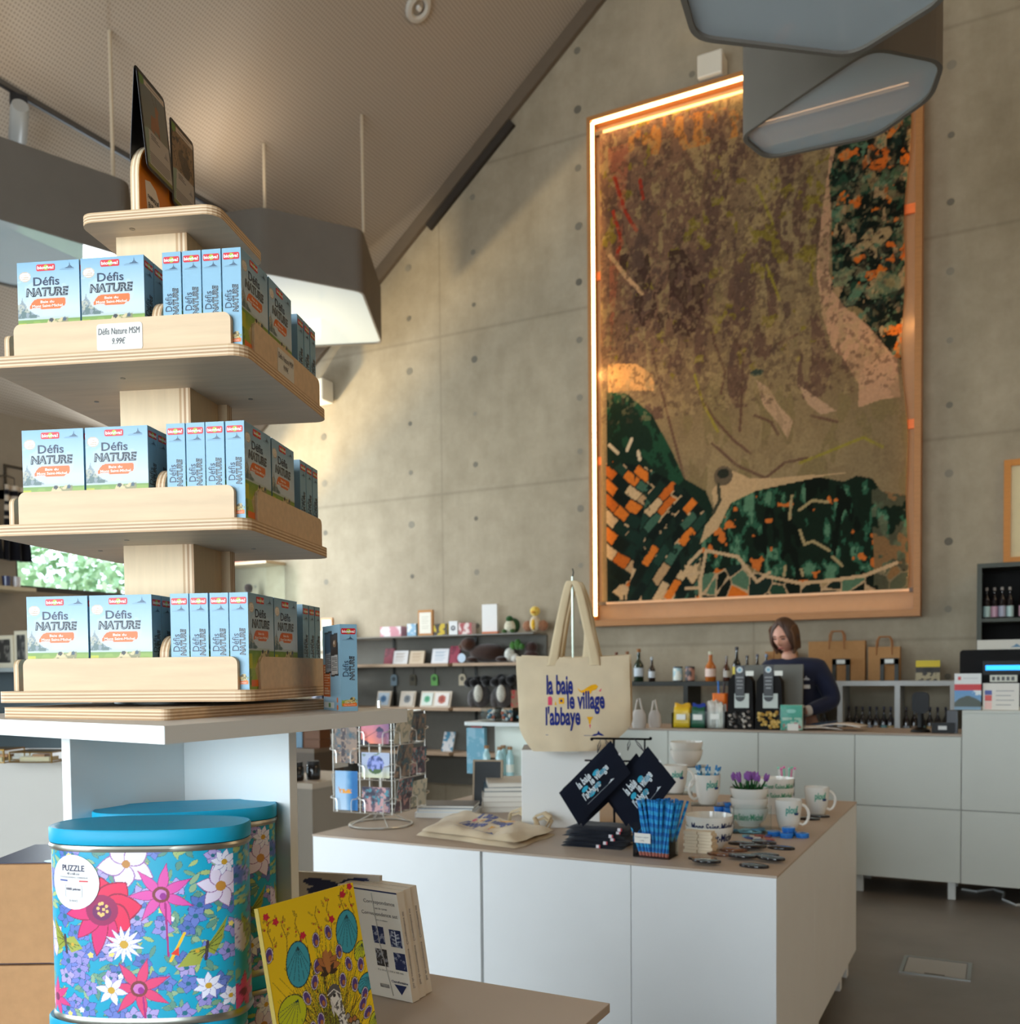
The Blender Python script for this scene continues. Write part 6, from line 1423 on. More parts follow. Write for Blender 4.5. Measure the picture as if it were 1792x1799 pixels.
# clear boxes with small magnets
def tray_box(px, py, w, d, h, label, cols, az_=.2):
    p = on(px, py); o = thing('acrylic_box', label, 'box', p, az_); q = M(); open_box(q, w, d, h, .002, (255, 255, 255)); q.build('clear_walls', CLEAR, o)
    return p
p = tray_box(1322, 1462, .13, .09, .09, 'empty looking clear acrylic box beside the flower pen bowls', None)
rg = random.Random(9)
for i in range(14):
    q = M(); q.box(-.018, .018, -.012, .012, 0, .003, ((116, 180, 204), (150, 200, 214), (90, 150, 190))[i % 3]); m = q.build('fridge_magnet', SATIN); setp(m, 'pale blue magnet scattered behind the mirrors', 'magnet', 'pale blue magnets behind the mirrors')
    c = on(1308 + rg.uniform(-32, 36), 1464 + rg.uniform(-5, 6)); m.location = (c[0], c[1], IZ + .0032 * (i % 3)); m.rotation_euler.z = rg.uniform(0, 3)
for i in range(10):
    q = M(); q.box(-.016, .016, -.01, .01, 0, .003, ((170, 90, 80), (60, 80, 150), (220, 214, 206))[i % 3]); m = q.build('fridge_magnet', SATIN); setp(m, 'red, white and blue magnet between the bowls and the mirrors', 'magnet', 'red and blue magnets behind the mirrors')
    c = on(1330 + rg.uniform(-18, 22), 1473 + rg.uniform(-3, 4)); m.location = (c[0], c[1], IZ + .0032 * (i % 2)); m.rotation_euler.z = rg.uniform(0, 3)

# ================================================================== long sales counter
CY, CZ = 5.84, .945
GW = (208, 212, 204)
o = thing('sales_counter', 'long white sales counter with a taupe top where the cashier stands', 'counter', (-1.4, CY, 0))
q = M(); q.box(-1.25, 1.198, 0, .50, CZ - .012, CZ, (176, 160, 144)); q.build('worktop', SATIN, o, bevel=.001)
q = M(); q.box(-1.24, 1.198, .022, .48, .105, CZ - .012, (190, 190, 184)); q.build('carcass', SATIN, o)
for xa, xb in ((-2.62, -2.483), (-2.479, -1.908), (-1.904, -1.333), (-1.329, -.770), (-.766, -.205)):
    for za, zb_ in ((.106, .517), (.523, CZ - .014)): q = M(); q.box(xa + 1.4, xb + 1.4, .003, .021, za, zb_, GW); q.build('front_panel', SATIN, o, bevel=.001)
for x in (-2.6, -1.93, -1.36, -.745, -.25):
    for y in (.05, .42): q = M(); q.box(x + 1.4 - .02, x + 1.4 + .02, y, y + .04, 0, .105, (214, 216, 212)); q.build('leg', SATIN, o)
o = thing('raised_counter', 'higher white counter section at the right edge of the photo', 'counter', (.5, CY, 0))
q = M(); q.box(-.70, .9, 0, .55, 1.066, 1.08, GW); q.build('worktop', SATIN, o); q = M(); q.box(-.698, .88, .022, .53, .105, 1.066, (190, 190, 184)); q.build('carcass', SATIN, o)
for xa, xb in ((-.2005, .60), (.604, 1.38)):
    for za, zb_ in ((.106, .517), (.523, 1.065)): q = M(); q.box(xa - .5, xb - .5, .003, .021, za, zb_, GW); q.build('front_panel', SATIN, o, bevel=.001)
for x in (.15, .9): q = M(); q.box(x - .5, x - .46, .05, .09, 0, .105, (214, 216, 212)); q.build('leg', SATIN, o)
q = M(); pts = [Vector(on(x, y, .008)) for x, y in ((1690, 1562), (1715, 1566), (1745, 1562), (1764, 1568), (1762, 1580), (1785, 1590), (1830, 1588))]
pts2 = []
for i in range(len(pts) - 1): pts2 += [pts[i].lerp(pts[i + 1], t) for t in (0, .5)]
c0 = Vector((pts2[0].x, pts2[0].y, 0)); q.tube([tuple(p - c0) for p in pts2], .007, (214, 216, 214), 6); o = q.build('power_cable', SATIN, loc=tuple(c0)); setp(o, 'white power cable looping on the floor under the raised counter', 'cable')

# ------------------------------------------------------------------ things on the counter
def onc(px, py, z=CZ): return on(px, py, z)
def block(name, label, cat, loc, rz, boxes, mat=SATIN, parts=None, group=None, texts=()):
    """small thing: boxes = [(x0,x1,y0,y1,z0,z1,colour)] in its first part; further parts by name"""
    o = thing(name, label, cat, loc, rz, group)
    for pn, bs, mt in [('body', boxes, mat)] + list(parts or []):
        q = M()
        for b in bs:
            if isinstance(b, tuple) and len(b) == 7: q.box(*b[:6], b[6])
            else: b(q)
        q.build(pn, mt, o)
    return o
def hang_tote_small(px, py, w, h, label, seed):
    p = onc(px, py); o = thing('cotton_bag', label, 'bag', (p[0], p[1] + .05, CZ), .1 * seed, 'grey cotton bags at the left end of the counter')
    q = M(); q.lathe([(w * .42, 0), (w * .5, h * .25), (w * .46, h * .6), (w * .30, h * .8)], (186, 178, 170), 20, sy=.55); q.build('bag_body', CLOTH, o)
    q = M(); q.tube([(-w * .25, 0, h * .75), (-w * .1, 0, h * 1.25), (w * .05, 0, h * 1.3), (w * .22, 0, h * .75)], .006, (196, 188, 178), 6); q.build('strap', CLOTH, o)
hang_tote_small(1118, 1280, .10, .15, 'grey cotton bag standing left on the counter beside the hanging tote', 1); hang_tote_small(1146, 1279, .09, .14, 'grey cotton bag standing next to the yellow pouches', -1)
def holder(px, w, d, h, label, fill, fcol, tag=True, n=7, fh=.02, fname='pouch', flab='', seed=1):
    p = onc(px, 1283); o = thing('acrylic_box', label, 'box', (p[0], CY + .06 + d / 2, CZ))
    q = M(); open_box(q, w, d, h, .003, (255, 255, 255)); q.build('clear_walls', CLEAR, o)
    if tag: q = M(); q.box(-.03, .03, -d / 2 - .002, -d / 2 - .0005, h * .55, h * .55 + .035, (232, 232, 224)); q.build('price_tag', PRINT, o)
    rg = random.Random(seed)
    for i in range(n):
        q = M(); f = (i + .5) / n; c = fcol[i % len(fcol)]; hh = h + fh * rg.uniform(.6, 1.3); ww = (w - .012) * (1.0 if fill == 'sheet' else .28)
        x = 0 if fill == 'sheet' else (rg.uniform(-.35, .35) * w)
        y = -d / 2 + .008 + (d - .016) * f; q.sheet(lambda u, v: (x + (u - .5) * ww * (1 - .1 * v), y + .003 * math.sin(u * 9 + i), .004 + v * hh * (1 + .04 * math.sin(u * 8 + i))), 6, 4, c)
        s_ = q.build(fname, PRINT, loc=(p[0], CY + .06 + d / 2, CZ)); sm = s_.modifiers.new('thick', 'SOLIDIFY'); sm.thickness = .004; setp(s_, flab, {'sachet': 'sachet', 'paper_slip': 'paper', 'fabric_bundle': 'fabric', 'flyer': 'leaflet'}[fname], flab.split(' standing')[0] + ' on the counter')
    return o
holder(1178, .125, .09, .10, 'clear box of yellow sachets on the counter', 'sheet', [(232, 190, 40), (214, 166, 40), (246, 214, 90)], n=5, fh=.045, fname='sachet', flab='yellow sachet standing in its clear box')
holder(1211, .105, .09, .10, 'clear box of blue and green bundles on the counter', 'sheet', [(30, 90, 60), (34, 60, 150), (110, 60, 60)], n=5, fh=.045, fname='fabric_bundle', flab='blue or green bundle standing in its clear box')
holder(1245, .13, .10, .11, 'clear box of white paper slips on the counter', 'strip', [(226, 222, 210), (206, 200, 190), (236, 232, 224)], n=14, fh=.05, fname='paper_slip', flab='white paper slip standing in its clear box')
p = onc(1238, 1283); o = thing('orange_pot', 'bright orange pot behind the box of white paper slips', 'pot', (p[0], CY + .28, CZ)); q = M(); q.prism(rrect(-.045, .045, -.04, .04, .015), 0, .22, (240, 120, 30)); q.build('pot_body', SATIN, o); q = M(); q.tube([(-.01, 0, .2), (-.015, 0, .30)], .006, (60, 120, 200), 6); q.tube([(.02, 0, .2), (.025, 0, .29)], .008, (70, 60, 60), 6); q.build('pens', SATIN, o)
def coffee(px, label, beans):
    p = onc(px, 1284); x = p[0]; o = thing('coffee_display', label, 'display box', (x, CY + .10, CZ), 0, 'black window packs on the counter')
    q = M(); q.prism([(-.085, 0), (.085, 0), (.075, .30), (.045, .345), (-.045, .345), (-.075, .30)], -.04, .04, (14, 13, 13), plane='xz'); q.build('black_pack', MATTE, o)
    q = M(); q.prism([(-.028, .21), (.028, .21), (.030, .40), (-.030, .40)], -.050, -.0415, (9, 9, 9), plane='xz'); q.prism([(.028 * math.cos(t), .205 + .03 * math.sin(t)) for t in np.linspace(PI, 2 * PI, 10)], -.050, -.0415, (9, 9, 9), plane='xz')
    q.raw([(.019 * math.cos(t), -.0508, .372 + .019 * math.sin(t)) for t in np.linspace(0, 2 * PI, 18)[:-1]], [tuple(range(17))], (206, 214, 214)); q.raw([(.011 * math.cos(t), -.0512, .372 + .011 * math.sin(t)) for t in np.linspace(0, 2 * PI, 14)[:-1]], [tuple(range(13))], (120, 170, 190))
    for i, w in enumerate((.046, .036, .040, .03)): q.box(-w / 2, w / 2, -.0508, -.0502, .322 - .022 * i, .328 - .022 * i, (150, 150, 150))
    q.build('hang_tag', PRINT, o)
    q = M(); q.box(-.035, .055, -.0425, -.0405, .135, .225, (196, 204, 196)); q.build('label_panel', PRINT, o)
    q = M(); q.box(.035, .085, -.045, -.0425, .335, .365, (236, 236, 226)); q.build('price_tag', PRINT, o)
    q = M(); rg = random.Random(px)
    for i in range(46): q.ball((rg.uniform(-.068, .068), -.042 - rg.random() * .008, rg.uniform(.015, .115)), (.011, .008, .009), beans[i % len(beans)], 6)
    s_ = q.build('window_contents', SATIN, o); s_['kind'] = 'stuff'
coffee(1290, 'black window pack of dark speckled sweets, left of the pair on the counter', [(50, 46, 44), (120, 114, 108), (30, 30, 30), (196, 190, 180)]); coffee(1345, 'black window pack of golden sweets, right of the pair on the counter', [(206, 170, 90), (186, 144, 66), (226, 196, 120)])
p = onc(1391, 1283); o = thing('flyer_box', 'clear holder with mint green flyers, right of the black packs', 'leaflet holder', (p[0], CY + .09, CZ)); q = M(); q.box(-.075, -.072, -.04, .04, 0, .14, (255, 255, 255)); q.box(.072, .075, -.04, .04, 0, .14, (255, 255, 255)); q.box(-.072, .072, -.04, -.037, 0, .14, (255, 255, 255)); q.build('clear_walls', CLEAR, o)
cv = Cv(30, 34, (60, 170, 140)); cv.ell(.5, .25, .2, .08, (150, 214, 196)); cv.put((fbm(30, 34, 5, 2) > .55) & (cv.v > .5), (186, 214, 190)); cv.put((fbm(30, 34, 6, 5) > .62) & (cv.v > .55), (206, 90, 90)); q = M(); q.box(-.065, .065, -.03, .03, .002, .155, (226, 236, 230)); q.art(cv, (-.065, -.0302, .002), (.13, 0, 0), (0, 0, .153), eps=.0003); q.build('flyers', PRINT, o); q = M(); q.box(-.02, .045, -.044, -.0405, .0, .042, (230, 230, 220)); q.build('price_tag', PRINT, o)
# monitor seen from behind
mp = dep(1356, 1240, 6.05); o = thing('monitor', 'grey till monitor seen from behind in front of the cashier', 'monitor', (mp.x, CY + .33, CZ), .05)
q = M(); X = Matrix.Translation((0, 0, .12)) @ Matrix.Rotation(-.12, 4, 'X'); q.box(-.185, .185, -.012, .012, 0, .285, (112, 112, 104), X=X); q.build('screen_housing', SATIN, o, bevel=.004); q = M(); q.box(-.02, .02, .0, .03, .01, .2, (80, 80, 76)); q.box(-.10, .10, -.06, .09, 0, .012, (80, 80, 76)); q.build('foot', SATIN, o)
for i, (px, w, h, a, lab) in enumerate(((1450, .30, .21, .2, 'open white catalogue lying left on the counter before the cashier'), (1490, .26, .19, -.15, 'white booklet lying right on the counter before the cashier'))):
    p = on(px, 1276, CZ); q = M(); q.sheet(lambda u, v: ((u - .5) * w, (v - .5) * h, .004 + .014 * abs(math.sin(u * PI)) + .002), 12, 3, (222, 214, 204)); s_ = q.build('booklet', PRINT, loc=(p[0], CY + .20, CZ + .001 + .0 * i), rz=a); sm = s_.modifiers.new('thick', 'SOLIDIFY'); sm.thickness = .005; setp(s_, lab, 'booklet'); s_.location.x += (0, .02)[i]; s_.location.y += (0, .0)[i]; s_.location.z = CZ + .001 + (.021 * i)
sc = onc(1615, 1288); o = thing('barcode_scanner', 'black barcode scanner on its stand on the counter', 'scanner', (sc[0], CY + .14, CZ)); q = M(); q.lathe([(.055, 0), (.05, .015), (.018, .03), (.016, .12)], (11, 11, 12), 20); q.build('stand', SATIN, o); q = M(); q.prism(rrect(-.045, .045, .11, .235, .03), -.03, .03, (9, 9, 10), plane='xz'); q.build('scanner_head', SATIN, o, bevel=.01)
sc = onc(1655, 1290); block('card_terminal', 'small black card terminal beside the barcode scanner', 'card reader', (sc[0], CY + .12, CZ), 0, [(-.06, .06, -.04, .05, 0, .06, (12, 12, 13))], parts=[('price_tag', [(-.025, .02, -.042, -.0405, .02, .042, (214, 214, 210))], PRINT)])
sc = onc(1682, 1290); block('grey_box', 'small dark grey box at the right end of the lower counter', 'box', (sc[0] - .03, CY + .12, CZ), 0, [(-.028, .028, -.03, .05, 0, .13, (92, 94, 98))])
# raised counter: leaflets, till
RC = 1.08
p = at(1700, 1248, 1, CY + .08); o = thing('leaflet', 'folded leaflet with a red band and a blue bay, standing on the raised counter', 'leaflet', (p.x, CY + .08, RC), .05); cv = Cv(36, 54, (226, 228, 226)); cv.put((cv.v > .30) & (cv.v < .46), (206, 40, 44)); cv.grad(.46, 1, (90, 150, 206), (130, 160, 180)); cv.poly([(.0, .80), (.2, .68), (.5, .60), (.8, .68), (1, .78), (1, .9), (0, .9)], (70, 80, 70)); cv.put((fbm(36, 54, 4, 2) > .6) & (cv.v > .46) & (cv.v < .6), (226, 236, 240)); cv.put((np.abs(cv.u - .2) < .06) & (np.abs(cv.v - .14) < .05), (206, 50, 50)); cv.line([(.35, .14), (.85, .14)], .03, (190, 190, 190))
q = M(); q.box(-.068, .068, 0, .004, 0, .205, (226, 228, 226)); q.art(cv, (-.068, 0, 0), (.136, 0, 0), (0, 0, .205), eps=.0003); q.build('printed_sheet', PRINT, o)
p = at(1750, 1248, 1, CY + .25); o = thing('till', 'black touch screen till with a blue lit customer display on the raised counter', 'cash register', (p.x, CY + .25, RC))
q = M(); q.prism(rrect(-.19, .30, .02, .34, .02), -.01, .03, (11, 11, 12), plane='xz'); q.build('screen_housing', MATTE, o); q = M(); q.box(-.06, .08, -.02, .10, 0, .02, (11, 11, 12)); q.box(-.02, .03, .032, .06, .02, .2, (11, 11, 12)); q.build('foot', SATIN, o)
q = M(); q.box(-.07, .17, -.03, -.011, .195, .275, (8, 8, 9)); q.build('display_bar', SATIN, o); q = M(); q.box(-.055, .13, -.0315, -.0302, .222, .250, (20, 120, 255)); q.build('lit_display', SCREENLIT, o)
q = M(); q.box(-.10, .17, -.02, .03, .3405, .395, (206, 202, 190)); q.raw([(-.05 + a, -.0205, .352 + b) for a, b in ((.12, 0), (.14, .01), (.15, .02), (.17, .004), (.18, 0))], [(0, 1, 2, 3, 4)], (90, 130, 160)); q.build('printer_cover', SATIN, o)
p = at(1760, 1248, 1, CY + .10); o = thing('counter_sign', 'white information card with a red and blue corner on the raised counter', 'sign', (p.x, CY + .10, RC)); q = M(); q.box(-.095, .085, 0, .004, 0, .150, (222, 218, 208)); q.box(-.085, -.05, -.001, 0, .085, .11, (60, 80, 160)); q.box(-.085, -.05, -.001, 0, .05, .083, (214, 70, 60)); q.box(-.085, -.05, -.001, 0, .005, .045, (236, 190, 180))
for k_ in range(4): q.box(-.03, .06 - .015 * (k_ % 2), -.001, 0, .105 - .026 * k_, .109 - .026 * k_, (140, 140, 140))
q.build('printed_card', PRINT, o); q = M(); q.box(-.06, .075, .006, .012, .157, .195, (206, 206, 190)); 
for k_ in range(5): q.box(-.05 + .024 * k_, -.035 + .024 * k_, .0052, .006, .165, .186, (60, 60, 56))
q.box(-.05, -.046, .004, .008, 0, .157, (60, 60, 60)); q.build('upper_plate', PRINT, o)

# ================================================================== back wall storage behind the counter
def bottle(loc, h, r, glass, label_col, name_label, cap_col=(60, 40, 36), neck=.32, body=.58, lab=(.16, .42), group='bottles on the back shelves', name='bottle', kink=.9):
    o = thing(name, name_label, 'bottle', loc, 0, group)
    q = M(); q.lathe([(r * .9, 0), (r, .006), (r, h * body), (r * .62, h * (body + .10)), (r * neck, h * (body + .18)), (r * neck * .95, h * .93), (r * neck * 1.15, h * .94), (r * neck * 1.15, h * .97)], glass, 16); q.build('glass_body', BOTTLE, o)
    if label_col is not None: q = M(); q.lathe([(r * 1.015, h * lab[0]), (r * 1.015, h * lab[1])], label_col, 16, cap=False); q.build('label', PRINT, o)
    q = M(); q.lathe([(r * neck * 1.2, h * .90), (r * neck * 1.2, h), (0, h + .001)], cap_col, 12); q.build('cap', SATIN, o); return o
UY, UZ = 7.30, 1.225
def open_shelf(name, label, x0, x1, vs, col, z_in, x_ref):
    o = thing(name, label, 'shelf', ((x0 + x1) / 2, UY, 0)); c = (x0 + x1) / 2
    q = M(); q.box(x0 - c, x1 - c, 0, .38, UZ - .035, UZ, col); q.build('top_board', SATIN, o)
    for v in vs: q = M(); q.box(v - c - .018, v - c + .018, .0, .37, .0, UZ - .035, col); q.build('upright', SATIN, o)
    for z in z_in: q = M(); q.box(x0 - c + .02, x1 - c - .02, .01, .36, z - .03, z, col); q.build('shelf_board', SATIN, o)
    return o
DK = (48, 50, 46)
open_shelf('back_shelf', 'low dark grey open shelf unit along the concrete wall, left of the cashier', -3.05, -1.32, (-3.03, -2.235, -1.80, -1.34), DK, (.80, .35), 0)
open_shelf('back_shelf', 'low light grey open shelf unit along the concrete wall, right of the cashier', -1.312, -.29, (-1.29, -1.065, -.672, -.31), (186, 190, 190), (.80, .35), 0)
def xu(px, z=UZ): return at(px, 1190, 1, UY + .15).x
DG, BG, AMB = (28, 46, 30), (40, 28, 22), (176, 96, 30)
for px, h, r, g, lc, cc, lab in ((1084, .245, .030, DG, (206, 206, 200), (110, 60, 40), 'green bottle partly hidden behind the hanging tote'), (1103, .25, .032, DG, (206, 206, 200), (140, 90, 50), 'green bottle second from the hanging tote on the dark shelf'), (1123, .27, .040, DG, (196, 206, 214), (150, 100, 50), 'tall green bottle with a pale label on the dark shelf'), (1146, .20, .028, BG, (206, 214, 220), (180, 186, 190), 'short dark bottle beside the tall green one'),
        (1249, .238, .043, AMB, (226, 200, 186), (206, 206, 180), 'amber bottle with a white label standing alone on the dark shelf'), (1277, .20, .027, (70, 34, 22), (186, 180, 170), (140, 136, 130), 'brown beer bottle next to the amber bottle'), (1295, .27, .033, (22, 24, 22), (206, 186, 40), (60, 60, 64), 'tall black bottle with a yellow label'), (1313, .20, .028, (30, 26, 24), (150, 150, 150), (80, 80, 84), 'dark bottle right of the yellow labelled one'), (1331, .21, .027, (30, 26, 24), (170, 170, 170), (90, 90, 100), 'dark bottle beside the cashier, left of two'), (1347, .21, .027, (30, 26, 24), (170, 170, 170), (120, 140, 170), 'dark bottle beside the cashier, right of two')):
    bottle((xu(px), UY + .14, UZ), h, r, g, lc, lab, cc, body=.50, neck=.36)
for px, c1, lab in ((1191, (170, 206, 214), 'pale blue printed tin can on the dark shelf'), (1212, (190, 140, 120), 'dark tin can with a pinkish label on the dark shelf')):
    o = thing('tin_can', lab, 'can', (xu(px), UY + .15, UZ), 0, 'tin cans on the dark shelf'); q = M(); q.lathe([(.036, 0), (.038, .003), (.038, .115), (.036, .12)], (60, 70, 80), 20); q.build('can_body', METAL, o); q = M(); cvb = Cv(40, 16, c1); cvb.put(fbm(40, 16, 6, px) > .55, (226, 230, 220) if px < 1200 else (60, 56, 60)); q.art_on(cvb, lambda u, v: (.0386 * math.cos(2 * PI * u), .0386 * math.sin(2 * PI * u), .008 + .10 * v)); q.build('label', PRINT, o)
KR = (170, 128, 84)
def kraft_bag(x, w, h, d, label, y=UY + .24, arch=None):
    o = thing('kraft_bag', label, 'paper bag', (x, y, UZ), 0, 'kraft carrier bags behind the counter'); q = M(); q.box(-w / 2, w / 2, -d / 2, d / 2, 0, h, KR); q.build('bag_body', KRAFT, o, bevel=.002)
    for s_ in (-1, 1): q = M(); q.tube([(-.055, s_ * d / 2, h - .06), (-.05, s_ * (d / 2 + .003), h + .045), (-.035, s_ * d / 2, h + .075), (.035, s_ * d / 2, h + .075), (.05, s_ * (d / 2 + .003), h + .045), (.055, s_ * d / 2, h - .06)], .006, (150, 104, 66), 6); q.build('handle', KRAFT, o)
    return o
xb1, xb2, xb3 = -1.12, -.783, -1.52
kraft_bag(xb1, .41, .30, .08, 'large kraft paper bag behind the shoulder of the cashier'); kraft_bag(xb2, .22, .25, .08, 'smaller kraft paper bag right of the large one'); kraft_bag(xb3 - .02, .24, .23, .06, 'kraft paper bag left of the cashier, behind the dark bottles', UY + .26)
for x, lab in ((at(1477, 1190, 1, UY + .1).x, 'dark arch shaped bookend in front of the large kraft bag'), (at(1562, 1190, 1, UY + .1).x, 'dark arch shaped bookend in front of the smaller kraft bag')):
    o = thing('bookend', lab, 'bookend', (x, UY + .1, UZ), 0, 'dark bookends'); q = M(); q.box(-.062, -.036, 0, .05, 0, .16, (50, 52, 48)); q.box(.036, .062, 0, .05, 0, .16, (50, 52, 48)); q.box(-.062, .062, 0, .05, .12, .165, (50, 52, 48)); q.build('arch', SATIN, o); q = M(); q.box(-.03, .03, -.002, -.0005, .128, .158, (206, 210, 206)); q.build('price_tag', PRINT, o)
x = at(1630, 1190, 1, UY + .1).x; o = thing('snack_pouch', 'yellow and black snack pouch alone on the light grey shelf', 'pouch', (x, UY + .12, UZ)); q = M(); cvb = Cv(30, 30, (50, 46, 40)); cvb.grad(0, .32, (206, 186, 40), (214, 190, 40)); cvb.ell(.5, .45, .22, .12, (30, 30, 26)); cvb.put((cvb.v > .6) & (fbm(30, 30, 6, 3) > .5), (160, 150, 120)); q.box(-.08, .08, -.02, .02, 0, .145, (60, 56, 44)); q.art(cvb, (-.08, -.0205, 0), (.16, 0, 0), (0, 0, .145), eps=.0003); q.build('pack', SATIN, o)
rg = random.Random(12); k_ = 0
for (x0, x1) in ((-1.04, -.70), (-.645, -.335)):
    n = 7 if x0 < -1 else 6
    for i in range(n):
        x = x0 + .025 + (x1 - x0 - .05) * i / (n - 1); k_ += 1; side = 'left' if x0 < -1 else 'right'
        o = bottle((x, UY + .10 + .02 * (i % 2), .80), .235, .0235, (34, 26, 24), ((150, 130, 110), (120, 170, 170), (180, 150, 100), (150, 160, 170))[(i + (3 if x0 > -1 else 0)) % 4], 'dark beer bottle %s from the left, %s bay of the light grey shelf' % (('one', 'two', 'three', 'four', 'five', 'six', 'seven')[i], side), (50, 46, 60), group='beer bottles in the light grey shelf')
for i, px in enumerate((1420, 1448)): bottle((at(px, 1250, 1, UY + .1).x, UY + .10, .80), .235, .0235, (34, 26, 24), (150, 140, 120), 'dark beer bottle behind the cashier\'s hip, %s of two' % ('left', 'right')[i], (50, 46, 60), group='beer bottles in the light grey shelf')
for i, (px, lab) in enumerate(((1215, 'dark bottle inside the dark shelf above the orange pot'), (1270, 'dark bottle inside the dark shelf behind the left black pack'), (1190, 'dark bottle inside the dark shelf above the blue and green bundles'))): bottle((at(px, 1250, 1, UY + .12).x, UY + .12, .80), .25, .03, (24, 26, 30), (90, 110, 150), lab, (60, 70, 100))
# tall dark cabinet on the right
TCX0, TCZ = -.165, 2.035
o = thing('tall_cabinet', 'tall dark open cabinet with bottles at the right edge of the photo', 'cabinet', (.5, 7.35, 0)); cc = (70, 74, 64)
for a in ((-.665, -.635), (.635, .665)): q = M(); q.box(a[0], a[1], 0, .36, 0, TCZ, cc); q.build('side_panel', SATIN, o)
q = M(); q.box(-.635, .635, 0, .36, TCZ - .03, TCZ, cc); q.build('top_board', SATIN, o); q = M(); q.box(-.635, .635, .34, .36, 0, TCZ - .03, (12, 12, 11)); q.build('back_panel', MATTE, o)
for z in (1.655, 1.29, .93, .5): q = M(); q.box(-.635, .635, .01, .34, z - .025, z, cc); q.build('shelf_board', SATIN, o)
for i in range(6):
    x = -.105 + .048 * i + (.03 if i > 3 else 0); bottle((x, 7.46 + .02 * (i % 2), 1.655), .22, .024, (30, 22, 24), ((180, 206, 200), (206, 160, 176), (170, 170, 186))[i % 3], 'dark pastel labelled bottle, upper cabinet shelf, %s from the left' % ('first', 'second', 'third', 'fourth', 'fifth', 'sixth')[i], (170, 160, 150), group='pastel labelled bottles in the tall cabinet', lab=(.06, .40))
for i in range(5):
    bottle((-.08 + .06 * i, 7.47, 1.29), .17, .024, (34, 20, 20), None, 'dark red capped bottle on the lower cabinet shelf, %s from the left' % ('first', 'second', 'third', 'fourth', 'fifth')[i], (150, 40, 36), group='red capped bottles in the tall cabinet')
o = thing('framed_print', 'oak picture frame with a cream mat above the tall dark cabinet', 'picture', (.45, WY, 2.06)); fw = (206, 134, 56)
q = M(); zt = .74; q.box(-.455, -.410, -.04, -.003, 0, zt, fw); q.box(.41, .455, -.04, -.003, 0, zt, fw); q.box(-.41, .41, -.04, -.003, 0, .045, fw); q.box(-.41, .41, -.04, -.003, zt - .045, zt, fw); q.build('wood_frame', WOOD, o); q = M(); q.box(-.41, .41, -.02, -.004, .045, zt - .045, (226, 208, 164)); q.build('mat_board', MATTE, o)

# ================================================================== the cashier
SKIN = (214, 160, 134)
def skinned(name, V, E_, R, mat, parent, root=0, sub=2):
    me = bpy.data.meshes.new(name); me.from_pydata([tuple(v) for v in V], E_, []); o = bpy.data.objects.new(name, me); COL.objects.link(o); o.parent = parent
    s_ = o.modifiers.new('skin', 'SKIN'); s_.use_smooth_shade = True
    ly = me.skin_vertices[0] if me.skin_vertices else None
    if ly is None:
        bm = bmesh.new(); bm.from_mesh(me); bm.verts.layers.skin.verify(); bm.to_mesh(me); bm.free(); ly = me.skin_vertices[0]
    for i, r in enumerate(R): ly.data[i].radius = (r, r) if not hasattr(r, '__len__') else r; ly.data[i].use_root = (i == root)
    ss = o.modifiers.new('smooth', 'SUBSURF'); ss.levels = sub; ss.render_levels = sub
    me.materials.append(mat); return o
def plain(name, col, rough=.6, bump=0, sheen=0):
    m, nt, b = nodes_of(name); L = nt.links.new; c = lin(col); tc = N(nt, 'ShaderNodeTexCoord'); nz = N(nt, 'ShaderNodeTexNoise', Scale=30.0, Detail=4.0); L(tc.outputs['Object'], nz.inputs['Vector'])
    mr = N(nt, 'ShaderNodeMapRange'); mr.inputs['To Min'].default_value = .88; mr.inputs['To Max'].default_value = 1.12; L(nz.outputs['Fac'], mr.inputs['Value'])
    mx = N(nt, 'ShaderNodeVectorMath', operation='MULTIPLY'); mx.inputs[0].default_value = tuple(c); L(mr.outputs[0], mx.inputs[1]); L(mx.outputs[0], b.inputs['Base Color']); b.inputs['Roughness'].default_value = rough; b.inputs['Sheen Weight'].default_value = sheen; return m
SK, NAVYK, JEAN = plain('skin', SKIN, .5), plain('navy_sweatshirt_knit', (24, 32, 58), .95, sheen=.1), plain('denim', (74, 104, 140), .9)
PX, PY = -1.245, 6.56
o = thing('person', 'person in a navy sweatshirt with chin length brown hair, head bowed over the counter', 'person', (PX, PY, 0))
J = {'pelvis': (.04, .05, .93), 'waist': (.03, .04, 1.05), 'chest': (.01, .02, 1.22), 'neck0': (-.03, -.02, 1.385), 'neck1': (-.045, -.06, 1.45),
     'shL': (.160, .0, 1.312), 'elL': (.255, -.02, 1.10), 'wrL': (.115, -.20, 1.045), 'haL': (.06, -.245, 1.035),
     'shR': (-.180, -.01, 1.312), 'elR': (-.30, -.08, 1.12), 'wrR': (-.16, -.25, 1.04), 'haR': (-.11, -.285, 1.03),
     'hipL': (.12, .06, .88), 'knL': (.13, .03, .48), 'anL': (.13, .06, .08), 'toL': (.14, -.08, .035), 'hipR': (-.04, .06, .88), 'knR': (-.05, .02, .48), 'anR': (-.05, .06, .08), 'toR': (-.06, -.08, .035)}
nm_ = list(J); ix = {k: i for i, k in enumerate(nm_)}; V = [J[k] for k in nm_]
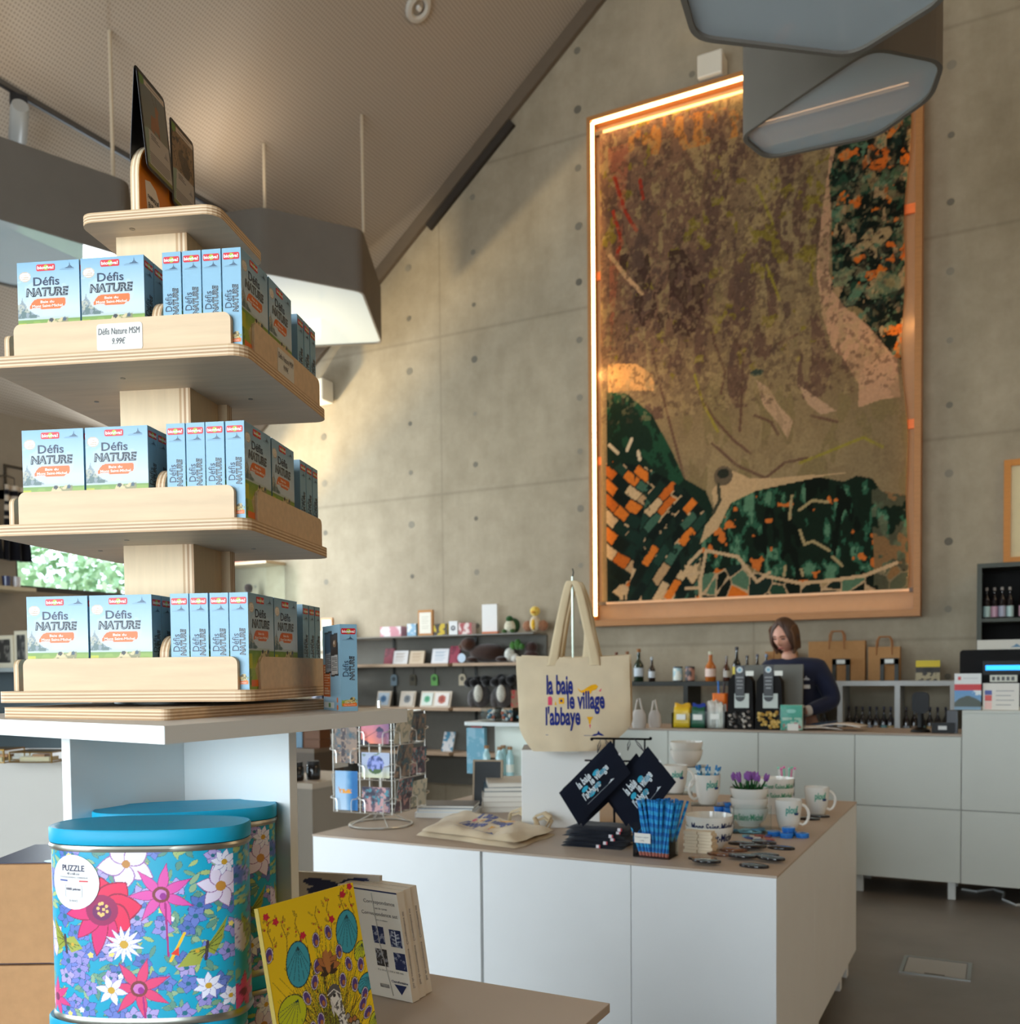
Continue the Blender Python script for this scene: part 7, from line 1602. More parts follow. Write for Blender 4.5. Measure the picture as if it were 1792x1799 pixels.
Eb = [('pelvis', 'waist'), ('waist', 'chest'), ('chest', 'neck0'), ('neck0', 'neck1'), ('chest', 'shL'), ('shL', 'elL'), ('elL', 'wrL'), ('wrL', 'haL'), ('chest', 'shR'), ('shR', 'elR'), ('elR', 'wrR'), ('wrR', 'haR'), ('pelvis', 'hipL'), ('hipL', 'knL'), ('knL', 'anL'), ('anL', 'toL'), ('pelvis', 'hipR'), ('hipR', 'knR'), ('knR', 'anR'), ('anR', 'toR')]
RB = {'pelvis': .08, 'waist': .08, 'chest': .09, 'neck0': .055, 'neck1': .05, 'shL': .055, 'elL': .038, 'wrL': .026, 'haL': .024, 'shR': .055, 'elR': .038, 'wrR': .026, 'haR': .024, 'hipL': .065, 'knL': .055, 'anL': .04, 'toL': .035, 'hipR': .065, 'knR': .055, 'anR': .04, 'toR': .035}
V = [Vector(v) for v in V]; E_ = [(ix[a], ix[b]) for a, b in Eb]; Rb = [RB[k] for k in nm_]
# fingers and thumbs rooted in the palms
for hd_, wr_, s_ in (('haL', 'wrL', 1), ('haR', 'wrR', -1)):
    h0 = V[ix[hd_]]; d = (h0 - V[ix[wr_]]).normalized(); side = d.cross(Vector((0, 0, 1))).normalized()
    for k_ in range(4):
        off = (k_ - 1.5) * .018; L_ = (.060, .072, .068, .052)[k_]; p1 = h0 + d * .035 + side * off; p2 = p1 + d * L_ * .55 + Vector((0, 0, -.006)); p3 = p2 + d * L_ * .4 + Vector((0, 0, -.022))
        i0 = len(V); V += [p1, p2, p3]; Rb += [.0095, .0085, .007]; E_ += [(ix[hd_], i0), (i0, i0 + 1), (i0 + 1, i0 + 2)]
    i0 = len(V); sd = side * (s_ * -.030); V += [h0 + sd + d * .0, h0 + sd * 1.3 + d * .035]; Rb += [.011, .009]; E_ += [(ix[hd_], i0), (i0, i0 + 1)]
body = skinned('body', V, E_, Rb, SK, o, 0, 2)
# head: its own shaped surface, joined to the neck
HX = Matrix.Translation((-.052, -.085, 1.545)) @ Matrix.Rotation(math.radians(-16), 4, 'Z') @ Matrix.Rotation(math.radians(26), 4, 'X')
def head_pt(th_, ph, e=0.0):
    # th_: around (0 = face, -y), ph: 0 top .. pi bottom
    x = .074 * math.sin(ph) * math.sin(th_); y = -.092 * math.sin(ph) * math.cos(th_); z = .112 * math.cos(ph)
    f = math.cos(th_) * math.sin(ph); k_ = 1.0
    if z < 0: x *= 1 - .30 * (-z / .112) ** 1.3; y = y * (1 - .12 * (-z / .112)) if y < 0 else y * (1 - .55 * (-z / .112))
    if f > .5:
        g = lambda cx_, cz_, sx_, sz_: math.exp(-((x - cx_) / sx_) ** 2 - ((z - cz_) / sz_) ** 2)
        y += -.022 * g(0, -.018, .012, .022) - .008 * g(0, .01, .010, .03) + .010 * (g(.030, .012, .016, .011) + g(-.030, .012, .016, .011)) - .006 * (g(.03, .033, .025, .008) + g(-.03, .033, .025, .008)) - .006 * g(0, -.058, .022, .008) + .004 * g(0, -.050, .02, .004) - .010 * g(0, -.092, .02, .016) - .004 * (g(.038, -.02, .02, .02) + g(-.038, -.02, .02, .02))
    n = Vector((x, y, z)); return HX @ (n * (1 + e))
q = M(); q.sheet(lambda u, v: head_pt(-PI + 2 * PI * u, PI * (1 - v)), 60, 44, SKIN); q.build('head', plain('face_skin', (218, 160, 136), .5), o)
q = M()
for s_ in (-1, 1):
    c_ = HX @ Vector((s_ * .029, -.083, .010)); q.ball(tuple(c_), (.0145, .007, .0045), (60, 40, 34), 8)
    pts = [HX @ Vector((s_ * (.016 + .007 * k_), -.0925 + .002 * k_, .030 + (.004 if k_ in (1, 2) else 0))) for k_ in range(5)]; q.tube([tuple(p) for p in pts], .0028, (96, 66, 50), 5)
q.build('eyes_and_brows', SATIN, o)
q = M(); pts = [HX @ Vector((.019 * t, -.0965 + .006 * t * t, -.052 - .002 * t * t)) for t in np.linspace(-1, 1, 7)]; q.tube([tuple(p) for p in pts], [.002, .0038, .005, .0048, .005, .0038, .002], (176, 96, 92), 6); q.build('mouth', SATIN, o)
# hair: parted cap and two side curtains to the chin
HR = (74, 50, 38)
q = M()
def hair(u, v):
    th_ = -PI + 2 * PI * u; a = abs(th_); lim = (.17 + .20 * a) * PI if a < .62 else min(.80 * PI, .294 * PI + (a - .62) * 2.4)
    ph = lim * v; p = HX.inverted() @ head_pt(th_, min(ph, PI * .97)); st = .014 * math.sin(th_ * 14) * v * .25
    r = 1.10 + .07 * math.sin(PI * min(1, v * 1.1)) + st
    if a > .62: p = Vector((p.x * (1 + .10 * v), p.y * (1 + .05 * v), p.z - .035 * v * v))
    return HX @ (p * r)
q.sheet(hair, 72, 22, HR); hr = q.build('hair', plain('brown_hair', HR, .55), o); sm = hr.modifiers.new('thick', 'SOLIDIFY'); sm.thickness = .010; sm.offset = 1
for s_ in (-1, 1):
    q = M(); q.sheet(lambda u, v: HX @ Vector((s_ * (.074 + .012 * math.sin(PI * v) - .012 * v), -.048 + .085 * u + .004 * math.sin(v * 9 + u * 6), .06 - .175 * v + .012 * math.sin(u * PI))), 10, 14, ((92, 62, 44) if s_ < 0 else (104, 74, 52))); h_ = q.build('hair_lock', MATTE, o); sm = h_.modifiers.new('thick', 'SOLIDIFY'); sm.thickness = .018; sm.offset = 0
# sweatshirt and jeans
K = ['pelvis', 'waist', 'chest', 'neck0', 'shL', 'elL', 'wrL', 'shR', 'elR', 'wrR']; kk = {k: i for i, k in enumerate(K)}
SV = [Vector(J[k]) for k in K]; SV[kk['pelvis']] = Vector((.04, .05, .99)); SV[kk['neck0']] = Vector((-.025, -.012, 1.375))
SR = [.150, .152, .150, (.085, .080), .080, .066, .042, .080, .066, .042]
skinned('sweatshirt', SV, [(kk[a], kk[b]) for a, b in (('pelvis', 'waist'), ('waist', 'chest'), ('chest', 'neck0'), ('chest', 'shL'), ('shL', 'elL'), ('elL', 'wrL'), ('chest', 'shR'), ('shR', 'elR'), ('elR', 'wrR'))], SR, NAVYK, o, 0, 2)
K = ['pelvis', 'hipL', 'knL', 'anL', 'hipR', 'knR', 'anR']; kk = {k: i for i, k in enumerate(K)}
skinned('jeans', [Vector(J[k]) + (Vector((0, 0, .02)) if k == 'pelvis' else Vector()) for k in K], [(0, 1), (1, 2), (2, 3), (0, 4), (4, 5), (5, 6)], [.155, .125, .08, .06, .125, .08, .06], JEAN, o, 0, 2)
q = M(); 
for b in ((.045, .125, -.165, -.160, 1.19, 1.215, (222, 222, 220)),): q.box(*b)
q.build('name_badge', PRINT, o); q = M(); q.raw([(.075 + a, -.158, 1.245 + b) for a, b in ((0, 0), (.05, 0), (.042, .012), (.03, .016), (.025, .03), (.018, .014), (.006, .008))], [tuple(range(7))], (190, 196, 206)); q.build('chest_print', PRINT, o)
q = M(); q.lathe([(.034, -.02), (.036, .02)], (206, 206, 204), 14, cap=False, X=Matrix.Translation(Vector(J['wrL'])) @ (Vector(J['haL']) - Vector(J['wrL'])).to_track_quat('Z', 'Y').to_matrix().to_4x4()); q.build('white_cuff', CLOTH, o)

# ================================================================== wall shelves behind the island, on the left
SHY = 7.42
def sx(px, z, y=7.56): return at(px, 1172, 1, y).x
o = thing('wall_shelf_unit', 'long grey backed wall shelves full of gifts on the concrete wall', 'shelf', (-4.75, WY, 0))
q = M(); q.box(-1.35, 1.1, -.03, -.003, .25, 1.645, (112, 110, 102)); q.build('back_panel', MATTE, o)
for za in (1.66,): q = M(); q.box(-1.35, 1.1, -.30, -.03, za - .012, za, (136, 132, 124)); q.build('shelf_board', SATIN, o)
for za in (1.40, .99, .575):
    for xa, xb in ((-1.35, .235), (.285, 1.1)): q = M(); q.box(xa, xb, -.32, -.03, za - .028, za, (178, 152, 126)); q.build('shelf_board', WOOD, o)
for x in (-.55, .37): q = M(); q.box(x - .012, x + .012, -.045, -.03, .25, 1.66, (60, 60, 58)); q.build('upright_rail', METAL, o)
def pic(px, z, w, h, d, cols, label, name='gift_box', cat='box', group='gifts on the wall shelves', lean=0.0, y=7.56, seed=1, frame=None, kind='blotch'):
    o = thing(name, label, cat, (sx(px, z, y), y, z), 0, group); q = M(); cvb = Cv(20, max(8, int(20 * h / w)), cols[0])
    if kind == 'blotch': cvb.put(fbm(cvb.w, cvb.h, 3, seed) > .55, cols[1])
    elif kind == 'round': cvb.ell(.5, .5, .26, .26 * w / h, cols[1]); cvb.ell(.5, .48, .12, .12 * w / h, cols[-1])
    elif kind == 'lines':
        for k_ in range(6): cvb.line([(.2, .2 + .11 * k_), (.8 - .1 * (k_ % 2), .2 + .11 * k_)], .05, cols[1])
    elif kind == 'top': cvb.put(cvb.v < .35, cols[1])
    W = (0, h * math.sin(lean), h * math.cos(lean)); V = [Vector((x_, y_, 0)) + Vector(W) * k_ for k_ in (0, 1) for y_ in (0, d) for x_ in (-w / 2, w / 2)]
    q.raw([tuple(v) for v in V], [(0, 2, 3, 1), (4, 5, 7, 6), (0, 1, 5, 4), (2, 6, 7, 3), (0, 4, 6, 2), (1, 3, 7, 5)], frame or cols[0])
    e = .10 if frame else .0; q.art(cvb, (-w / 2 * (1 - e * 2), 0, W[2] * e), (w * (1 - 2 * e), 0, 0), (0, W[1] * (1 - 2 * e), W[2] * (1 - 2 * e)), eps=.0015); q.build('body', PRINT, o); return o
T_ = 1.66
pic(687, T_, .24, .10, .10, [(214, 150, 160), (236, 226, 226)], 'pink gift box at the left of the top wall shelf'); pic(724, T_, .10, .12, .08, [(140, 180, 206), (226, 232, 236)], 'small blue gift box left of the wooden frame'); pic(748, T_, .16, .245, .03, [(236, 230, 214), (206, 200, 180)], 'wooden framed notice on the top wall shelf', 'framed_print', 'picture', frame=(190, 132, 70), kind='lines')
pic(775, T_, .15, .11, .08, [(206, 176, 40), (60, 50, 40)], 'yellow and black box on the top wall shelf'); pic(797, T_, .09, .13, .04, [(226, 226, 224), (70, 70, 76), (200, 200, 200)], 'white card with a dark round print on the top shelf', kind='round'); pic(818, T_, .14, .11, .08, [(226, 206, 200), (170, 80, 80)], 'white and red box at the middle of the top shelf')
pic(861, T_, .155, .27, .03, [(232, 230, 226), (232, 230, 226)], 'tall white notice with a red heading on the top shelf', 'notice', 'sign', seed=9)
pic(861, T_ - .0, .158, .02, .04, [(200, 110, 60), (200, 110, 60)], 'orange foot of the tall white notice on the top shelf', 'wooden_base_strip', 'stand', y=7.50)
oo = pic(861, T_ + .22, .08, .02, .001, [(206, 60, 50), (206, 60, 50)], 'x', y=7.555); bpy.data.objects.remove(oo.children[0]); bpy.data.objects.remove(oo)
pic(575, T_, .14, .21, .03, [(240, 236, 222), (216, 210, 190)], 'wooden framed notice at the far left of the top wall shelf', 'framed_print', 'picture', frame=(196, 136, 70), kind='lines')
def plush(loc, label, balls, name, cat='soft toy', group='soft toys on the wall shelves'):
    o = thing(name, label, cat, loc, 0, group)
    for pn, bs in balls: 
        q = M()
        for (c, r, col) in bs: q.ball(c, r, col, 14)
        q.build(pn, PLUSH, o)
    return o
plush((sx(897, T_), 7.56, T_), 'dark green and white soft toy on the top wall shelf', [('body', [((0, 0, .06), (.055, .05, .06), (206, 200, 176)), ((.02, .03, .07), (.065, .04, .07), (44, 72, 40))]), ('head', [((0, -.01, .13), (.035, .03, .03), (40, 80, 36))]), ('feet', [((-.04, -.03, .02), (.025, .03, .02), (60, 90, 40)), ((.04, -.03, .02), (.025, .03, .02), (60, 90, 40))])], 'soft_toy')
plush((sx(941, T_), 7.56, T_), 'brown and yellow duck soft toy on the top shelf', [('body', [((0, 0, .08), (.05, .05, .07), (206, 190, 160)), ((0, -.04, .07), (.02, .02, .05), (226, 180, 60))]), ('wings', [((-.075, 0, .06), (.05, .03, .05), (150, 104, 76)), ((.075, 0, .06), (.05, .03, .05), (150, 104, 76))]), ('head', [((0, 0, .19), (.045, .045, .045), (226, 196, 90)), ((0, -.045, .18), (.02, .02, .012), (226, 160, 40))])], 'soft_toy')
S2 = 1.40
BU = (136, 50, 66)
for px, w, h, c, lab, kd in ((682, .11, .155, [BU, (110, 36, 50)], 'burgundy book at the left of the second shelf', 'blotch'), (702, .17, .13, [(222, 220, 218), (190, 180, 170)], 'white book beside the burgundy one on the second shelf', 'lines'), (731, .16, .125, [(206, 186, 158), (186, 160, 130)], 'beige book in the middle of the second shelf', 'lines'), (772, .18, .14, [(220, 220, 222), (180, 190, 200)], 'pale book left of the second burgundy book', 'lines'), (797, .105, .165, [(150, 54, 74), (120, 40, 60)], 'burgundy book beside the brown seal toy', 'blotch')):
    pic(px, S2, w, h, .02, c, lab, 'book', 'book', 'books leaning on the second wall shelf', lean=.25, kind=kd, y=7.52)
DB = (52, 34, 26)
plush((sx(848, S2), 7.55, S2), 'large dark brown seal soft toy lying on the second shelf', [('body', [((.06, 0, .09), (.19, .08, .085), DB)]), ('head', [((-.13, -.02, .17), (.075, .07, .065), (74, 48, 36)), ((-.19, -.03, .15), (.035, .035, .03), (96, 66, 50))]), ('flipper', [((-.06, -.09, .03), (.06, .04, .025), DB), ((.22, -.03, .03), (.06, .05, .025), DB)])], 'soft_toy')
o = thing('round_tag', 'round pale blue tag on the brown seal toy', 'tag', (sx(823, S2), 7.44, S2 + .045)); q = M(); q.lathe([(.042, 0), (.042, .004), (0, .005)], (196, 214, 230), 24, X=Matrix.Rotation(PI / 2, 4, 'X')); q.build('disc', PRINT, o)
plush((sx(903, S2), 7.54, S2), 'white and green plant soft toy on the second shelf', [('pot', [((-.03, 0, .07), (.05, .05, .06), (206, 206, 196)), ((.02, 0, .04), (.04, .04, .04), (222, 222, 214))]), ('leaf', [((.05, 0, .16), (.035, .02, .05), (60, 104, 44)), ((0, 0, .15), (.03, .02, .04), (70, 116, 50)), ((.09, 0, .14), (.03, .02, .03), (60, 104, 44))])], 'soft_toy')
plush((sx(932, S2), 7.58, S2), 'dark brown soft toy head just left of the hanging tote', [('head', [((0, 0, .13), (.06, .05, .05), (60, 40, 36)), ((0, 0, .05), (.07, .06, .06), (60, 40, 36))])], 'soft_toy')
S3 = .99
for px, w, h, c, lab in ((671, .16, .155, [(196, 210, 222), (90, 130, 170), (60, 100, 140)], 'framed blue print at the left of the third shelf'), (713, .17, .155, [(206, 196, 182), (110, 116, 120), (80, 86, 90)], 'framed grey print on the third shelf'), (748, .15, .155, [(214, 224, 214), (90, 170, 130), (60, 140, 100)], 'framed green print on the third shelf'), (774, .19, .155, [(230, 224, 216), (176, 90, 70), (150, 60, 50)], 'framed rust coloured print on the third shelf')):
    pic(px, S3, w, h, .015, c, lab, 'framed_print', 'picture', 'small framed prints on the third wall shelf', lean=.28, kind='round', y=7.52 if px != 774 else 7.49, frame=(214, 200, 180))
for px, c, lab in ((692, (120, 140, 150), 'grey blue hanging tag under the second shelf'), (725, (90, 84, 66), 'dark olive hanging tag under the second shelf'), (763, (120, 190, 100), 'green hanging tag under the second shelf'), (812, (214, 200, 170), 'cream hanging tag near the black woolly toys')):
    o = thing('hanging_tag', lab, 'tag', (sx(px, 1, 7.70), 7.70, S2 - .21 + .0), 0, 'tags hanging under the second wall shelf'); q = M(); q.prism([(-.037, 0), (.037, 0), (.037, .08)] + [(.037 * math.cos(t), .08 + .03 * math.sin(t)) for t in np.linspace(.2, PI - .2, 8)] + [(-.037, .08)], -.004, .004, c, plane='xz'); q.raw([(.022 * math.cos(t), -.0045, .065 + .022 * math.sin(t)) for t in np.linspace(0, 2 * PI, 14)[:-1]], [tuple(range(13))], tuple(v * .55 for v in c)); q.build('tag_card', PRINT, o)
    q = M(); q.tube([(0, .005, .10), (0, .018, .15), (0, .022, .178)], .003, (60, 60, 60), 5); q.build('hook', METAL, o)
for px, lab in ((842, 'black and white woolly sheep toy, left of the pair on the third shelf'), (882, 'black and white woolly sheep toy, right of the pair on the third shelf')):
    rg = random.Random(px); wl = [((rg.uniform(-.12, .10), rg.uniform(-.03, .05), .24 + rg.uniform(-.02, .03)), (.05, .04, .04), (16, 15, 15)) for _ in range(10)]
    plush((sx(px, S3), 7.56, S3), lab, [('wool', wl), ('body', [((0, .02, .11), (.10, .07, .11), (74, 72, 72)), ((-.08, 0, .08), (.04, .05, .08), (96, 94, 94))]), ('face', [((.02, -.06, .13), (.045, .03, .08), (190, 188, 176))])], 'soft_toy')
for px, c, h, lab in ((905, (150, 110, 80), .16, 'brown figurine box at the right of the third shelf'), (922, (206, 180, 80), .20, 'yellow and red packet at the right end of the third shelf')): pic(px, S3, .09, h, .06, [c, (190, 60, 50)], lab)
S4 = .575
pic(783, S4, .12, .19, .02, [(206, 206, 206), (60, 130, 160)], 'pale blue edged book leaning on the lowest wall shelf', 'book', 'book', lean=.35); pic(836, S4, .12, .24, .05, [(100, 150, 168), (190, 90, 90)], 'teal poster block behind the white shelf tower', 'gift_box', 'box', kind='top')
# card spinner of plant prints left of the shelves
o = thing('print_spinner', 'clear spinner of pressed plant prints left of the wall shelves', 'card rack', (sx(590, 1.4, 7.30), 7.30, 1.265)); q = M(); q.tube([(0, 0, 0), (0, 0, .48)], .008, (190, 196, 196), 8); q.lathe([(.12, 0), (.12, .01)], (196, 200, 200), 20); q.build('spindle', METAL, o)
for z_ in (.05, .27):
    for x_ in (-.09, .05): q = M(); q.box(x_ - .06, x_ + .06, -.06, -.055, z_, z_ + .19, (206, 200, 178)); q.raw([(x_ + a, -.0605, z_ + b) for a, b in ((-.02, .04), (.02, .05), (.03, .10), (.0, .15), (-.02, .10))], [(0, 1, 2, 3, 4)], (80, 110, 80)); q.build('plant_print', PRINT, o)
o = thing('side_shelf', 'grey shelf left of the wall shelves, under the clear spinner', 'shelf', (-6.5, 7.2, 0)); 
for za in (1.235, .98, .6): q = M(); q.box(-.6, .78, 0, .35, za, za + .03, (170, 156, 138)); q.build('shelf_board', SATIN, o)
for x in (-.6, .75): q = M(); q.box(x, x + .03, 0, .35, 0, 1.235, (110, 112, 108)); q.build('side_panel', SATIN, o)
pic(557, 1.265, .10, .20, .06, [(206, 222, 226), (150, 170, 180)], 'pale glassy box at the left end behind the lone game box', y=7.30); pic(556, 1.01, .12, .14, .08, [(50, 56, 66), (150, 150, 160)], 'dark box below the pale one behind the tower', y=7.27)
# small glass wall cabinet beside the corner
o = thing('glass_cabinet', 'small glass wall cabinet with a wooden top right of the tower post', 'cabinet', (-7.0, WY, 1.98)); q = M(); q.box(-.32, .32, -.30, -.003, .47, .50, (196, 172, 140)); q.build('top_board', WOOD, o); q = M(); q.box(-.31, .31, -.29, -.284, 0, .47, (255, 255, 255)); q.box(.304, .31, -.284, -.003, 0, .47, (255, 255, 255)); q.build('glass_walls', GLASS, o); q = M(); q.box(-.31, .31, -.28, -.003, -.02, -.001, (206, 210, 206)); q.build('floor_board', SATIN, o)
block('red_box', 'flat dark red box lying on top of the small glass cabinet', 'box', (-7.16, 7.58, 2.4805), 0, [(-.12, .12, -.08, .08, 0, .075, (140, 36, 40))]); plush((-7.06, 7.6, 1.98), 'dark brown ornament inside the small glass cabinet', [('body', [((0, 0, .10), (.05, .05, .10), (50, 34, 30)), ((0, 0, .24), (.045, .045, .05), (60, 40, 34))])], 'ornament', 'ornament', None)

# ------------------------------------------------------------------ white shelf tower with little bottles, behind the island
wy = 4.75
xl, xr = at(846, 1275, 1, wy).x, at(985, 1275, 1, wy).x; o = thing('shelf_tower', 'white shelf tower with corked bottles between the island and the wall shelves', 'shelf', ((xl + xr) / 2, wy, 0)); c = (xl + xr) / 2; zt = 1.015
q = M(); q.prism(rrect(xl - c - .10, xr - c, -.06, .32, .05), zt, zt + .02, (214, 220, 218)); q.build('top_board', SATIN, o, bevel=.001)
q = M(); q.prism(rrect(xl - c - .02, xr - c, -.02, .30, .07), .70, .715, (222, 226, 224)); q.build('shelf_board', SATIN, o)
q = M(); q.box(xl - c, xr - c, .16, .18, .10, zt, (222, 226, 216)); q.build('back_panel', SATIN, o); q = M(); q.box(.055, .075, -.01, .16, .715, zt, (232, 236, 228)); q.build('divider_panel', SATIN, o); q = M(); q.box(xl - c, xr - c, .0, .16, 0, .70, (226, 228, 226)); q.build('lower_body', SATIN, o)
for i, (px, dy) in enumerate(((851, .06), (874, .0), (880, .10), (892, .03))):
    bottle((at(px, 1372, 1, wy + dy).x, wy + dy + .03, .715), .175, .022, (170, 206, 208), (226, 226, 214) if i in (1, 3) else None, 'small pale blue corked bottle in the white shelf tower, %s' % ('leftmost', 'second from left, in front', 'at the back', 'rightmost')[i], (160, 120, 84), neck=.55, body=.68, group='corked bottles in the white shelf tower')
for i, (px, w, c_) in enumerate(((862, .09, (150, 150, 154)), (892, .12, (190, 196, 196)), (918, .09, (120, 160, 170)))):
    o = thing('acrylic_box', 'clear box of keepsakes on the white shelf tower, %s of three' % ('left', 'middle', 'right')[i], 'box', (at(px, 1270, 1, wy + .05).x, wy + .06, zt + .02)); q = M(); open_box(q, w, .09, .08, .002, (255, 255, 255)); q.build('clear_walls', CLEAR, o)
    q = M(); rg = random.Random(i)
    for k_ in range(26): q.ball((rg.uniform(-w / 2 + .015, w / 2 - .015), rg.uniform(-.03, .03), .012 + rg.random() * .05), .011, ((214, 214, 206), (90, 130, 150), (186, 110, 90), c_)[k_ % 4], 6)
    s_ = q.build('keepsakes', GLOSS, o); s_['kind'] = 'stuff'
pic(834, .72, .12, .27, .03, [(110, 164, 184), (140, 180, 196)], 'teal hanging poster at the left side of the white shelf tower', 'poster', 'poster', None, y=wy + .1)

# ------------------------------------------------------------------ low tables seen between plinth and island
def simple_table(px0, px1, py, z, d, label, col, h0=0.0):
    a, b = at(px0, py, 2, z), at(px1, py, 2, z); o = thing('display_table', label, 'table', ((a.x + b.x) / 2, (a.y + b.y) / 2, 0)); w = (b.x - a.x) / 2
    q = M(); q.box(-w, w, 0, d, z - .03, z, col); q.build('table_top', SATIN, o); q = M(); q.box(-w + .01, w - .01, .01, d - .01, h0, z - .03, tuple(v * .8 for v in col)); q.build('table_body', SATIN, o); return (a.x + b.x) / 2, (a.y + b.y) / 2
cx_, cy_ = simple_table(430, 566, 1374, .75, .55, 'low taupe display table seen between the plinth and the postcard spinner', (186, 172, 154))
cx2, cy2 = simple_table(380, 575, 1313, .80, .35, 'darker display table farther back behind the low taupe table', (120, 104, 88))
def xt(px, y): return at(px, 1340, 1, y).x
for i, px in enumerate((521, 531)):
    o = thing('dark_jar', 'small black jar on the low taupe table, %s of two' % ('left', 'right')[i], 'jar', (xt(px, cy_ + .08), cy_ + .08 + .09 * i, .75), 0, 'black jars on the low table'); q = M(); q.lathe([(.035, 0), (.038, .01), (.038, .07), (.03, .08)], (30, 28, 28), 16); q.build('jar_body', GLOSS, o); q = M(); q.lathe([(.033, .08), (.033, .10)], (40, 38, 38), 16); q.build('lid', SATIN, o)
block('gift_box', 'grey blue box on the farther table, under the red patterned one', 'box', (xt(526, cy2 + .1), cy2 + .10, .80), 0, [(-.07, .07, -.05, .05, 0, .12, (110, 140, 160))])
o = thing('gift_box', 'red and white patterned box stacked on the grey blue box', 'box', (xt(526, cy2 + .1), cy2 + .10, .9205)); q = M(); q.box(-.065, .065, -.05, .05, 0, .13, (226, 214, 210)); cvb = Cv(20, 20, (226, 214, 210)); cvb.put((np.sin(cvb.u * 20) * np.sin(cvb.v * 20)) > .15, (190, 30, 50)); q.art(cvb, (-.065, -.0505, 0), (.13, 0, 0), (0, 0, .13)); q.build('body', PRINT, o)
for i in range(3): block('wooden_box', 'dark wooden box in the stack on the farther table, %s' % ('lowest', 'middle', 'topmost')[i], 'box', (xt(552, cy2 + .12), cy2 + .12, .80 + .062 * i), 0, [(-.10, .10, -.06, .06, 0, .06, (110, 70, 42))], WOOD, group='dark wooden boxes on the farther table')

# ================================================================== left edge: cabinet with glass cases, shelf with frames, clothes
o = thing('side_cabinet', 'pale grey cabinet behind the plinth at the left edge', 'cabinet', (-3.45, 2.75, 0), .35); q = M(); q.box(-.75, .45, -.35, .15, 0, .985, (196, 192, 184)); q.build('cabinet_body', SATIN, o, bevel=.002); q = M(); q.box(-.76, .46, -.36, .16, .985, 1.0, (206, 202, 194)); q.build('top_board', SATIN, o, bevel=.001)
def vitrine(px, w, h, label):
    p = dep(px, 1338, 3.55); o = thing('glass_case', label, 'display case', (p.x, p.y + .06, 1.0), .35, 'brass edged glass cases'); q = M(); q.box(-w / 2 + .004, w / 2 - .004, -.06, -.057, .006, h, (255, 255, 255)); q.box(-w / 2 + .004, w / 2 - .004, -.057, .06, h, h + .003, (255, 255, 255)); q.build('glass_walls', GLASS, o)
    q = M()
    for z_ in (.003, h): q.tube([(-w / 2, -.06, z_), (w / 2, -.06, z_), (w / 2, .06, z_), (-w / 2, .06, z_)], .0028, (150, 116, 60), 6, closed=True)
    for x_ in (-w / 2, w / 2):
        for y_ in (-.06, .06): q.tube([(x_, y_, 0), (x_, y_, h)], .0028, (150, 116, 60), 6)
    q.build('brass_frame', METAL, o); q = M(); q.box(-w / 2 + .02, w / 2 - .03, -.03, .03, .004, .02, (196, 176, 140)); q.box(-.02, .03, -.02, .02, .02, .03, (170, 120, 80)); q.build('trinkets', SATIN, o)
vitrine(46, .17, .04, 'brass edged glass case on the grey cabinet, right of two'); vitrine(-20, .09, .05, 'brass edged glass case cut by the left edge of the photo')
o = thing('frame_shelf', 'grey shelf with framed photos at the left edge of the photo', 'shelf', (-6.6, 4.55, 0), .0)
for z_ in (.5, .95, 1.385): q = M(); q.box(-.9, .9, 0, .32, z_ - .03, z_, (150, 156, 156)); q.build('shelf_board', SATIN, o)
for x in (-.9, .87): q = M(); q.box(x, x + .03, 0, .32, 0, 1.355, (120, 126, 126)); q.build('side_panel', SATIN, o)
q = M(); q.box(-.87, .87, .30, .32, 0, 1.355, (96, 108, 112)); q.build('back_panel', SATIN, o)
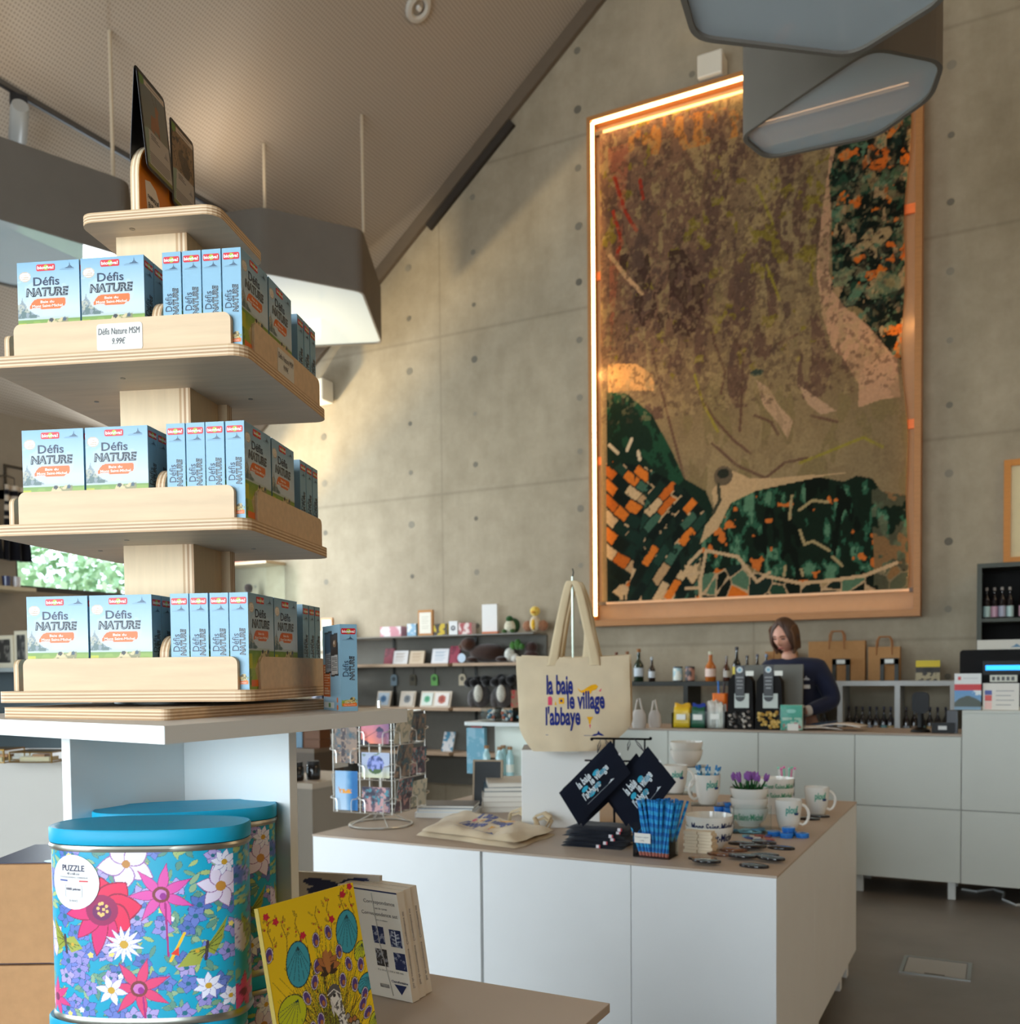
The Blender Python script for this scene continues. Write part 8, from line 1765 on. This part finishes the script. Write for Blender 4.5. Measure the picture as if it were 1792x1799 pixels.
def fphoto(px, w, h, label, dark=True):
    y = 4.66; p = at(px, 1172, 1, y); o = thing('framed_print', label, 'picture', (p.x, y, 1.385), 0, 'framed photos on the left shelf'); q = M(); q.box(-w / 2, w / 2, 0, .02, 0, h, (214, 204, 180)); q.build('wood_frame', SATIN, o, bevel=.002); cvb = Cv(24, 18, (40, 38, 36)); cvb.put(fbm(24, 18, 4, 2) > .56, (110, 106, 100)); q = M(); q.art(cvb, (-w / 2 + .03, -.0004, .04), (w - .06, 0, 0), (0, 0, h - .07), eps=.0006); q.build('photograph', PRINT, o)
fphoto(6, .24, .25, 'cream framed black and white photo on the left shelf'); fphoto(38, .16, .28, 'second cream frame half hidden behind the bottom tray')
o = thing('garment_shelf', 'pale shelf on the left wall under the hanging clothes', 'shelf', (WX, 4.55, 2.03)); q = M(); q.box(.001, .30, -.75, .70, 0, .03, (206, 190, 160)); q.build('shelf_board', SATIN, o)
for i, yv in enumerate((4.95, 5.05, 5.14)):
    q = M(); q.lathe([(.03, 0), (.035, .09)], ((170, 150, 130), (60, 70, 110), (196, 190, 190))[i], 14); s_ = q.build('cup', GLOSS, loc=(WX + .20, yv, 2.06)); setp(s_, '%s cup on the pale shelf under the hanging clothes' % ('brown', 'navy', 'pale')[i], 'cup')
def garment(y, label, col, stripes=False, w=.34):
    o = thing('garment', label, 'clothing', (WX + .22, y, 2.28), 0, 'clothes hanging on the left wall'); q = M(); cvb = Cv(24, 40, col)
    if stripes: cvb.put((np.floor(cvb.v * 14) % 2 == 0) & (cvb.v < .45), (206, 190, 170))
    q.art_on(cvb, lambda u, v: (.03 * math.sin(u * 14) * (1 - v * .5) + .02, -w / 2 * (1.1 - .3 * v) + w * (1.1 - .3 * v) * u, .62 * v)); s_ = q.build('cloth', CLOTH, o); sm = s_.modifiers.new('thick', 'SOLIDIFY'); sm.thickness = .02
    q = M(); q.tube([(.02, 0, .6), (.02, 0, .68), (-.1, 0, .72), (-.218, 0, .72)], .006, (120, 116, 110), 6); q.build('hanger', METAL, o)
garment(4.80, 'black garment hanging on the left wall nearest the window', (20, 20, 24)); garment(5.12, 'black garment with striped sleeves on the left wall', (22, 22, 28), True, .22)
m = M()
for b in ((5.19, 5.21, 2.86, 3.12), (5.21, 6.6, 3.10, 3.12)): m.box(WX - .01, WX + .012, b[0], b[1], b[2], b[3], (70, 62, 52))
struct('trim_3', m, MATTE)
